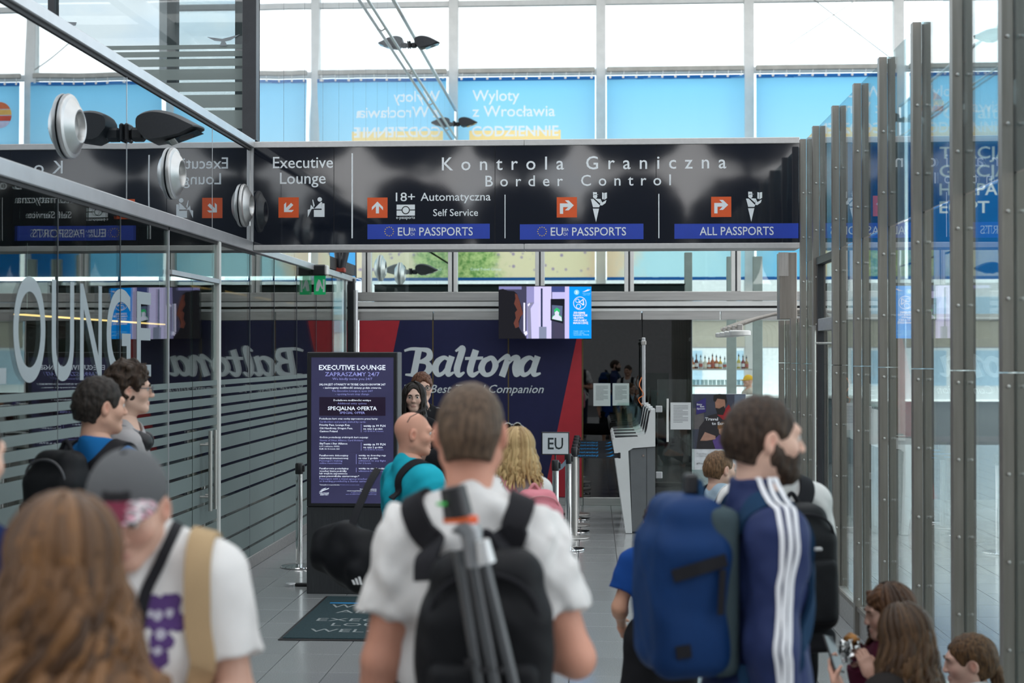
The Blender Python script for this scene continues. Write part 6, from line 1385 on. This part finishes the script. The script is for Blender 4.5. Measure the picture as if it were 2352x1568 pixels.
f = Field(); f.ell((0, -.010, .030), (.087, .108, .100)); f.cut((0, 0, .030), (0, -.10, -1)); soft('crown', f, .0055, capc, cp, tone=crown_tone)
f = Field(); f.ell((0, .075, .036), (.086, .098, .026)); f.ell((0, .075, .020), (.105, .125, .026), .004, '-'); f.cut((0, .060, 0), (0, -1, 0)); soft('visor', f, .005, capc, cp, tone=visor_tone)
MB().lathe([(.009, 0), (.007, .005), (0, .007)], (0, -.010, .128), 'z', 10).build('top_button', cloth('charcoal_visor', (.06, .062, .066)), cp)
T, s = J['T'], J['s']
sp, nn = snap(J, smooth_path([T(-.07, -.06, .53), T(-.085, .01, .55), T(-.06, .12, .46), T(-.02, .17, .33), T(.04, .18, .18), T(.10, .16, .05), T(.19, .05, -.04)], 6), .003)
sb = empty('crossbody_bag', P.location, P.rotation_euler.z, 'black crossbody bag with a diagonal strap over the white tee', 'bag'); MB().ribbon(sp, nn, .026, .004).build('strap', black_strap, sb); f = Field(); f.box(T(.19, .02, -.10), (.03, .09, .08), .02); soft('pouch', f, .01, black_nylon, sb)
tb = empty('tan_backpack', P.location, P.rotation_euler.z, 'tan backpack of which one broad strap crosses the white tee', 'backpack'); tanm = cloth('tan_canvas', (.42, .30, .17))
pts, nr = straps_path(J, -1, .150); MB().ribbon(pts, nr, .058, .012).build('shoulder_strap', tanm, tb, smooth=True)
pts, nr = straps_path(J, 1, .150); MB().ribbon(pts, nr, .058, .012).build('shoulder_strap', tanm, tb, smooth=True)
f = Field(); f.box(T(0, -.23, .24), (.14, .08, .20), .05); soft('main_compartment', f, .013, tanm, tb)
# purple and grey abstract print on the tee, laid on the cloth
def blob(x, z, r, seed, off):
    rs = random.Random(seed); n = 12; V = []
    for k, fr in enumerate((.0, .55, 1.0)):
        for i in range(n if k else 1): a = 2*PI*i/n; rr = r*fr*rs.uniform(.78, 1.1); V.append((x+rr*math.cos(a), z+rr*math.sin(a)))
    P3 = []
    for (a, b_) in V:
        c0 = Vector(T(-.078, 0, .345)); l, n_, _, _ = J['bvh'].ray_cast(Vector((c0.x+a, c0.y+.5, c0.z+b_)), Vector((0, -1, 0))); P3.append(tuple(l+n_*off))
    return P3, [(0, 1+i, 1+(i+1) % n) for i in range(n)]+[(1+i, 1+n+i, 1+n+(i+1) % n, 1+(i+1) % n) for i in range(n)]
for nm, m_, off, lst in (('printed_motif', mat('purple_print_ink', (.075, .03, .15), .8), .0015, ((0, .03, .034), (-.014, .048, .026), (.016, .045, .024), (.034, .02, .018), (-.032, .015, .017), (.0, -.018, .024), (.004, -.050, .020), (.014, -.072, .016))),
                         ('printed_highlight', mat('pale_print_ink', (.42, .40, .48), .8), .0030, ((.008, .030, .010), (-.014, .034, .009), (.0, -.006, .011), (.006, -.036, .009), (.022, .034, .007), (.016, -.074, .009)))):
    pb = MB()
    for i, (x, z, r) in enumerate(lst): pb._add(*blob(x*1.15, z*1.15, r*1.15, i, off+.0002*i))
    pb.build(nm, m_, P)
# bottle in his hand
wv = J['wr'][0]+J['fd'][0]*.09; bt = empty('water_bottle', P.location, P.rotation_euler.z, 'plastic drink bottle with a red cap held by the man in the cap', 'bottle')
bc = Vector(wv.tolist())+Vector((.03, .03, -.10)); MB().lathe([(0, 0), (.03, 0), (.032, .02), (.030, .09), (.032, .13), (.024, .165), (.013, .185), (.013, .20)], tuple(bc), 'z', 18).build('body', glass('bottle_plastic', (.75, .80, .82), .07), bt, smooth=True); MB().lathe([(.016, .195), (.0165, .22), (.014, .223), (0, .223)], tuple(bc), 'z', 18).build('cap', mat('red_bottle_cap', (.55, .015, .02), .4), bt, smooth=True)

# 4 ---- woman with long wavy hair, back to the viewer
P, J = person('person', 'woman with long wavy chestnut hair seen from behind', 150, 1160, 2.62, .05, bulk=.84, shoulder=.80, tone=SKP, male=False, female=True, head=(-.10, -.10, 0), curl=(.4, .4))
shirt(J, black_cloth, -.10, .0, .006, name='dark_top', neck=.16, wr=.003, seed=31, topcut=.36); trousers(J, denim); shoes(J, shoe_w)
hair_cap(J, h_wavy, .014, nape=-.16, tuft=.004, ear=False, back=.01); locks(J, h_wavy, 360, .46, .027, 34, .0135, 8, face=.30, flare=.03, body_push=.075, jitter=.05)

# 5 ---- man in navy at the picture's edge
P, J = person('person', 'man in plain navy tee at the edge beside the long haired woman', -92, 935, 3.45, -.10, bulk=1.1, tone=SKP, head=(-.25, -.1, 0)); shirt(J, cloth('plain_navy_cotton', (.006, .016, .07)), -.12, .65, .018, wr=.006, seed=33); trousers(J, denim); shoes(J, shoe_m); hair_cap(J, h_brown, .006, nape=-.07, tuft=.002)

# 6 ---- man in bright blue shirt with black backpack
P, J = person('person', 'man in bright blue shirt with dark hair by the frosted lounge glass', 228, 872, 6.4, -.45, bulk=1.08, tone=SK, head=(-.42, -.02, 0), arms=(((-.20, .02, -1), (-.0, .3, -1)), ((.20, .02, -1), (.0, .25, -1))))
shirt(J, cloth('bright_blue_knit', (.010, .125, .34)), -.12, 1.5, .018, wr=.008, collar=.035, seed=41); trousers(J, denim); shoes(J, shoe_m); hair_cap(J, h_black, .009, nape=-.085, tuft=.003, top=.006, freq=(150, 150, 70)); brows(J, h_black)
backpack(J, 'black camera backpack on the man in the blue shirt', black_nylon, black_strap, w_=.145, dpt=.090, z0=.02, z1=.53, off=.015, wid=.062, ww=.125, res=.011, trim=mat('dark_zip', (.05, .05, .055), .4), seed=8)

# 7 ---- youth with glasses and headphones
P, J = person('person', 'tall youth with glasses and tousled hair looking toward the gates', 294, 843, 7.45, -1.30, bulk=.90, tone=SKP, head=(.02, .0, 0), hm=.97, curl=(.4, .4)); shirt(J, cloth('pale_grey_jersey', (.36, .34, .34)), -.10, .8, .018, wr=.007, seed=51); trousers(J, denim); shoes(J, shoe_w)
hair_cap(J, h_brown, .024, fringe=.075, nape=-.07, tuft=.010, top=.012, freq=(75, 75, 60)); brows(J, h_brown); glasses_on(J, mat('grey_spectacle_frame', (.06, .06, .07), .3), label='grey framed spectacles worn by the tall youth')
hp = empty('headphones', P.location, P.rotation_euler.z, 'black over ear headphones resting round the youth\'s neck', 'headphones'); T, s = J['T'], J['s']
MB().tube(smooth_path([T(-.085, .06, .50), T(-.10, -.01, .53), T(-.06, -.09, .55), T(0, -.11, .56), T(.06, -.09, .55), T(.10, -.01, .53), T(.085, .06, .50)], 5), .011, 8).build('headband', mat('grey_headband', (.16, .16, .17), .4), hp, smooth=True)
for q in (-1, 1):
    f = Field(); f.ell(T(q*.085, .085, .455), (.028, .040, .048)); f.cap(T(q*.085, .06, .50), T(q*.09, .08, .46), .014, None, .02); soft('ear_cup', f, .006, black_plastic, hp); f = Field(); f.ell(T(q*.060, .09, .45), (.016, .036, .043)); soft('ear_pad', f, .006, black_strap, hp)

# 8 ---- bald man in turquoise with a duffel
P, J = person('person', 'bald man in turquoise tee with a knee brace turning his head', 947, 947, 7.3, -.95, bulk=1.16, tone=(.62, .31, .215), head=(-.45, -.04, 0), stride=.08, arms=(((-.25, .10, -1), (.2, .9, .3)), ((.28, -.06, -1), (.15, .85, -.2))), curl=(.8, .8))
shirt(J, cloth('turquoise_cotton', (.012, .36, .46)), -.13, .66, .022, wr=.009, seed=61, neck=.063); brows(J, h_light)
tr = trousers(J, mat('camouflage_cotton', (.02, .025, .03), .85, 0, .2, 16, .0005, 200, col2=(.13, .14, .15)), .93, .026, 'camouflage_shorts'); shoes(J, shoe_m)
br = MB(); hp_, kn, an = J['leg'][1]
for k, fr in enumerate((-.30, .12, .42, .70)):
    p0 = kn+((an-kn) if fr > 0 else (kn-hp_))*fr*1.0; d_ = (an-kn)/np.linalg.norm(an-kn); f = Field(); f.cap(p0-d_*.03, p0+d_*.03, .070*J['s']*J['bulk'], .066*J['s']*J['bulk'], .01); soft('brace_band', f, .009, black_nylon, P)
for q in (-1, 1): MB().ribbon([kn-A3((0, 0, -.14))+A3((q*.078, 0, 0)), kn+A3((q*.080, 0, 0)), kn+(an-kn)*.75+A3((q*.066, 0, 0))], (q, 0, 0), .03, .012).build('brace_hinge', black_strap, P)
sg = glasses_on(J, black_plastic, 'sunglasses', 'black sunglasses pushed up on the bald man\'s head', True, mat('dark_lens', (.015, .015, .018), .1))
T, s = J['T'], J['s']
df = empty('duffel_bag', P.location, P.rotation_euler.z, 'black duffel bag hanging at the bald man\'s side', 'duffel bag'); Ri = Matrix.Rotation(-P.rotation_euler.z, 3, 'Z')
def dq(px, py, d=7.1): return Ri @ (Vector(atD(px, py, d).tolist())-Vector(P.location))
f = Field(); a0, a1 = dq(775, 1235), dq(835, 1335); f.cap(dq(762, 1262, 7.15), dq(838, 1312, 7.0), .115, .120, .05); f.cap(dq(790, 1228, 7.1), dq(846, 1262, 7.0), .075, .08, .06); f.rough(.009, (22, 22, 22), 3); soft('bag_body', f, .010, black_nylon, df)
st_ = smooth_path([dq(806, 1214, 7.05), dq(824, 1165, 7.12), dq(850, 1108, 7.25), dq(868, 1078, 7.36)], 6); MB().ribbon(st_, [tuple(Ri @ Vector((0, -1, .3)))]*len(st_), .038, .008).build('hanging_strap', black_strap, df)
pts, nr = straps_path(J, 1, .10, .11, .36); MB().ribbon(pts[4:40], nr[4:40], .042, .010).build('shoulder_strap', black_strap, df, smooth=True)
wm = MB(); 
for k in range(3): wm.prism([(0+k*.016, 0), (.011+k*.016, 0), (.011+k*.016-.010, .022+.008*k), (-.010+k*.016, .022+.008*k)], -.001, .001)
o = wm.build('brand_mark', mat('white_mark', (.7, .7, .7), .6), df); o.location = dq(812, 1342, 6.86); o.rotation_euler = (0, 0, -P.rotation_euler.z)

# 9 and 10 ---- two people facing the viewer behind the totem
P, J = person('person', 'dark haired woman facing the viewer beside the totem', 951, 882, 12.2, PI+.05, bulk=.9, tone=(.62, .40, .31), male=False, female=True, head=(.05, 0, 0), hm=1.05, res=.016, hq=.006); shirt(J, black_cloth, -.10, 1.9, .012, res=.014, wr=.003, seed=71); trousers(J, black_cloth, res=.016); shoes(J, shoe_m)
hair_cap(J, h_black, .010, fringe=.078, nape=-.15, tuft=.002, ear=False, face=(.058, .088, .115)); locks(J, h_black, 110, .30, .006, 20, .012, 12, face=.27, flare=.0, body_push=.05); brows(J, h_black)
T = J['T']; ly = empty('lanyard', P.location, P.rotation_euler.z, 'blue lanyard worn by the dark haired woman', 'lanyard'); sp, nr = snap(J, smooth_path([T(-.06, .03, .53), T(-.05, .14, .40), T(0, .18, .22), T(.05, .14, .40), T(.06, .03, .53)], 5), .003); MB().ribbon(sp, nr, .014, .003).build('ribbon', mat('blue_lanyard', (.02, .13, .45), .6), ly); MB().box(-.03, .03, T(0, .165, 0)[1], T(0, .165, 0)[1]+.004, T(0, 0, .13)[2], T(0, 0, .21)[2]).build('badge', paper, ly)
P, J = person('person', 'man with glasses in dark striped jacket behind the dark haired woman', 969, 861, 12.9, PI+.30, bulk=1.0, tone=SKP, head=(.0, 0, 0), hm=1.05, res=.016, hq=.006); shirt(J, black_cloth, -.10, 1.9, .016, res=.014, wr=.003, seed=73); trousers(J, denim, res=.016); shoes(J, shoe_m); hair_cap(J, hairmat('auburn_hair', (.07, .03, .015), (.16, .07, .04)), .016, fringe=.070, tuft=.005, top=.008); brows(J, h_brown); glasses_on(J, mat('grey_spectacle_frame', (.06, .06, .07), .3), label='spectacles worn by the man behind the dark haired woman')
for k in range(3):
    for q, a in ((-1, J['sh'][0]), (1, J['sh'][1])): MB().ribbon([a+A3((-q*.10, .03*(k-1), .075)), a+A3((-q*.02, .03*(k-1), .078)), a+A3((q*.06, .03*(k-1), .04)), a+A3((q*.085, .03*(k-1), -.08))], (q*.5, 0, 1), .012, .004).build('stripe', stripe_m, P)

# 11 ---- blonde woman with pink backpack
P, J = person('person', 'blonde woman with a pink backpack walking to the EU lane', 1192, 988, 7.7, .35, bulk=1.04, tone=SKP, male=False, female=True, head=(.1, -.05, 0), lean=.04); shirt(J, white_tee, -.10, .6, .014, wr=.005, seed=81); trousers(J, cloth('faded_jeans', (.12, .17, .26))); shoes(J, shoe_w)
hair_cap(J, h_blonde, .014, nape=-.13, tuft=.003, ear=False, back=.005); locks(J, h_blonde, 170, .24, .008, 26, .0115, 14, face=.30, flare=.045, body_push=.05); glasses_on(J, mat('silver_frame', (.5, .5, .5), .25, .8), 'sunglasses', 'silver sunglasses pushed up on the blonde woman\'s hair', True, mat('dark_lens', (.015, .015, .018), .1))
pink = cloth('pink_pack_fabric', (.62, .22, .26)); backpack(J, 'pink backpack worn by the blonde woman', pink, cloth('rose_strap', (.60, .26, .28)), w_=.15, dpt=.10, z0=.02, z1=.46, off=.02, res=.012, ww=.10, xs=.04, seed=12)

# 12 ---- person in black with a raised arm, mostly hidden
P, J = person('person', 'person in black raising an arm between the bald man and the tripod', 1066, 912, 8.4, .3, bulk=.95, tone=SKP, hm=1.0, arms=(((-.12, .50, -.85), (-.05, -.15, 1)), ((.15, .02, -1), (0, .4, -1))), curl=(.5, .4)); shirt(J, black_cloth, -.1, .5, .014, seed=91); trousers(J, denim); shoes(J, shoe_m); hair_cap(J, h_brown, .010, nape=-.08)

# 13 ---- boy in blue tee behind the blue backpack
P, J = person('person', 'boy in royal blue tee and black shorts walking away', 1515, 1152, 6.4, .05, bulk=.98, tone=(.55, .29, .19), hm=1.2, arms=(((-.30, -.05, -1), (.10, .75, -.55)), ((.22, .0, -1), (.0, .15, -1))), stride=.10); shirt(J, cloth('royal_blue_cotton', (.008, .05, .22)), -.16, .62, .024, wr=.006, seed=95, flare=.03); trousers(J, black_cloth, .78, .030, 'shorts', wr=.006); shoes(J, shoe_m); hair_cap(J, h_brown, .008, nape=-.07)
MB().ribbon([J['leg'][0][0]+A3((-.086, 0, .02)), J['leg'][0][0]*.5+J['leg'][0][1]*.5+A3((-.090, -.01, .02)), J['leg'][0][0]*.3+J['leg'][0][1]*.7+A3((-.092, -.015, .02))], (-1, 0, 0), .012, .004).build('side_piping', mat('lime_piping', (.45, .55, .05), .7), P)
tb = empty('canvas_bag', P.location, P.rotation_euler.z, 'cream canvas bag carried low by the boy in blue', 'bag'); Ri = Matrix.Rotation(-P.rotation_euler.z, 3, 'Z'); qb_ = Ri @ (Vector(atD(1549, 1508, 6.35).tolist())-Vector(P.location)); f = Field(); f.box(tuple(qb_), (.040, .045, .075), .025); f.cap(tuple(qb_+Vector((0, 0, .06))), tuple(qb_+Vector((-.02, .0, .11))), .018, .008, .03); f.rough(.006, (45, 45, 30), 2); soft('pouch', f, .008, cloth('cream_canvas', (.60, .54, .40)), tb)
MB().tube([tuple(qb_+Vector((-.02, 0, .10))), tuple(Vector((J['wr'][1]+J['fd'][1]*.08).tolist()))], .006, 6).build('drawstring', cloth('cream_canvas', (.60, .54, .40)), tb)

# 14 ---- short haired boy near the gates
P, J = person('person', 'short haired boy with dark backpack straps near the gates', 1652, 1037, 8.3, -.75, bulk=.98, tone=SKP, hm=1.14, head=(-.25, -.02, 0)); shirt(J, cloth('pale_blue_cotton', (.38, .50, .60)), -.12, .6, .016, seed=97); trousers(J, denim, .9); shoes(J, shoe_w); hair_cap(J, hairmat('mid_brown_hair', (.07, .04, .02), (.18, .10, .05)), .006, fringe=.072, nape=-.075, tuft=.002)
backpack(J, 'dark school backpack on the short haired boy', black_nylon, black_strap, w_=.14, dpt=.08, z0=.02, z1=.40, off=.02, res=.013, ww=.10, seed=14)

# 15 ---- traveller in white with black backpack beyond the bearded man
P, J = person('person', 'traveller in white tee and dark trousers half hidden by the bearded man', 1778, 945, 5.8, .25, bulk=1.0, tone=SK, head=(.2, -.05, 0), arms=(((-.2, .1, -1), (.1, .8, -.4)), ((.2, .1, -1), (-.1, .8, -.4)))); shirt(J, white_tee, -.12, .62, .018, seed=101); trousers(J, cloth('charcoal_trouser', (.016, .017, .019)), 1.95); shoes(J, shoe_m); hair_cap(J, h_brown, .008, nape=-.08)
BP = backpack(J, 'black rounded backpack on the traveller in white', black_nylon, black_strap, w_=.150, dpt=.115, z0=-.04, z1=.46, off=.012, res=.011, ww=.115, wid=.065, seed=15)
c, R, B = J['pack']; s = J['s']; MB().box(c[0]-.035, c[0]+.035, c[1]-.175*s, c[1]-.155*s, c[2]+.08*s, c[2]+.095*s, .004).build('brand_tab', mat('grey_tab', (.40, .40, .40), .5), B)
f = Field(); f.box(c+A3((0, .05*s, -.30*s)), (.155*s, .10*s, .05*s), .03*s); soft('hip_belt', f, .011, black_strap, B)

# 16 ---- three girls on the floor by the partition
P, J = person('person', 'girl with dark curly hair and maroon hoodie eating by the partition', 2043, 1348, 5.7, 1.62, bulk=.92, tone=(.58, .36, .28), male=False, hm=1.16, pose='kneel', eyes=False, head=(.06, -.16, 0), arms=(((-.10, .12, -1), (.22, .36, .85)), ((.18, .18, -1), (-.25, .36, .85))), curl=(.75, .75), thumb=(.5, .5), palm=((.9, .2, .3), (-.9, .2, .3)))
mar = cloth('maroon_fleece', (.115, .020, .045)); shirt(J, mar, -.15, 1.95, .022, name='hoodie', wr=.006, seed=111, collar=.03); trousers(J, denim, 1.8); shoes(J, shoe_w); T, s = J['T'], J['s']
f = Field(); f.cap(T(-.09, -.05, .53), T(.0, -.135, .50), .050*s, .060*s, .04); f.cap(T(.09, -.05, .53), T(.0, -.135, .50), .050*s, .060*s, .04); f.ell(T(0, -.10, .60), (.06*s, .03*s, .05*s), .03, '-'); f.rough(.004, (30, 30, 30), 3); soft('hood', f, .008, mar, P)
hair_cap(J, h_curl, .016, fringe=.052, nape=-.12, tuft=.007, ear=False, freq=(70, 70, 70)); locks(J, h_curl, 170, .26, .020, 60, .0105, 22, face=.33, flare=.02, body_push=.05); brows(J, h_curl)
ctr_ = (J['wr'][0]+J['wr'][1])/2+(J['fd'][0]+J['fd'][1])*.040; sw_ = empty('foil_wrap', P.location, P.rotation_euler.z, 'sandwich in crumpled silver foil held by the curly haired girl', 'food'); f = Field(); f.ell(ctr_+A3((0, .02, .01)), (.05, .045, .055)); f.ell(ctr_+A3((0, .03, .085)), (.05, .045, .04), .02, '-'); f.rough(.010, (95, 95, 95), 5); soft('foil', f, .005, mat('silver_foil', (.72, .72, .72), .22, 1.0, .05), sw_)
f = Field(); f.ell(ctr_+A3((0, .02, .052)), (.036, .032, .022)); f.rough(.004, (80, 80, 80), 8); soft('bread', f, .005, mat('toasted_bread', (.50, .22, .06), .7, 0, .3, 40), sw_)
P, J = person('person', 'girl with long brown hair in dark jacket holding a phone', 2078, 1397, 5.2, .72, bulk=.98, tone=(.60, .36, .27), male=False, hm=1.14, pose='kneel', head=(.10, -.30, 0), arms=(((-.05, .52, -.82), (.16, .52, .82)), ((.25, .35, -.9), (-.3, .8, .0))), curl=(.45, .5), thumb=(.9, .4), palm=((.35, -.25, .9), None))
shirt(J, cloth('dark_brown_jacket', (.024, .020, .019)), -.16, 1.9, .024, name='jacket', wr=.006, seed=113, collar=.02); trousers(J, denim, 1.8); shoes(J, shoe_w)
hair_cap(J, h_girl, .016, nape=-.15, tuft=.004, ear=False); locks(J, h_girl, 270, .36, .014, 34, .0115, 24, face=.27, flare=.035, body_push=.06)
fd, wr = J['fd'][0], J['wr'][0]; pc = Vector((wr+fd*.105+A3((.01, -.008, .030))).tolist()); ph_ = empty('phone', P.location, P.rotation_euler.z, 'smartphone held out by the girl in the dark jacket', 'phone'); me = MB().box(-.036, .036, -.004, .004, -.072, .072, .003).mesh('case', [black_plastic]); o = link('case', me, ph_); me2 = MB().box(-.032, .032, .0042, .0048, -.066, .066).mesh('screen', [mat('phone_glass', (.05, .055, .06), .08)]); o2 = link('screen', me2, ph_)
zz = Vector(fd.tolist()).normalized(); yy = Vector((.3, -.3, .9)); yy = (yy-zz*yy.dot(zz)).normalized(); xx = yy.cross(zz); Mx = Matrix((xx, yy, zz)).transposed().to_4x4(); o.matrix_local = Matrix.Translation(pc) @ Mx; o2.matrix_local = Matrix.Translation(pc) @ Mx
P, J = person('person', 'small girl in white top with tied back hair seated by the steel posts', 2228, 1460, 6.1, 1.50, bulk=.92, tone=(.60, .37, .29), male=False, hm=1.26, pose='sit', eyes=False, head=(.02, -.10, 0)); shirt(J, white_tee, -.1, 1.9, .016, name='white_top', seed=115, collar=.03); trousers(J, denim, 1.8); shoes(J, shoe_w)
hair_cap(J, h_girl, .010, fringe=.066, nape=-.09, tuft=.002, back=.006, ear=True); f = Field(); f.cap((0, -.115, -.05), (.0, -.12, -.10), .034, .026, .02); f.cap((0, -.12, -.09), (.01, -.115, -.17), .026, .012, .02); f.rough(.003, (90, 90, 40), 4); V, F = f.mesh(.006); at_head(link('ponytail', np_mesh('ponytail', V, F, h_girl), P), J); brows(J, h_girl)

# 17 ---- bartender with a yellow cap far behind the glass
P, J = person('person', 'bartender in a yellow cap behind the bottle shelf glass', 1719, 862, 26.4, PI*.6, bulk=1.0, tone=SK, res=.02, hq=.010, eyes=False); shirt(J, cloth('beige_uniform', (.45, .40, .34)), -.1, 1.8, .016, res=.02); trousers(J, black_cloth, res=.02); shoes(J, shoe_m)
yc = empty('yellow_cap', (0, 0, 0), label='yellow cap worn by the bartender', cat='cap'); yc.matrix_world = Matrix.Translation(P.location) @ Matrix.Rotation(P.rotation_euler.z, 4, 'Z') @ J['HM']; f = Field(); f.ell((0, -.010, .030), (.09, .112, .105)); f.cut((0, 0, .015), (0, -.1, -1)); soft('crown', f, .009, cloth('yellow_cotton', (.65, .38, .02)), yc); f = Field(); f.ell((0, .10, .02), (.07, .08, .012)); soft('visor', f, .008, cloth('yellow_cotton', (.65, .38, .02)), yc)
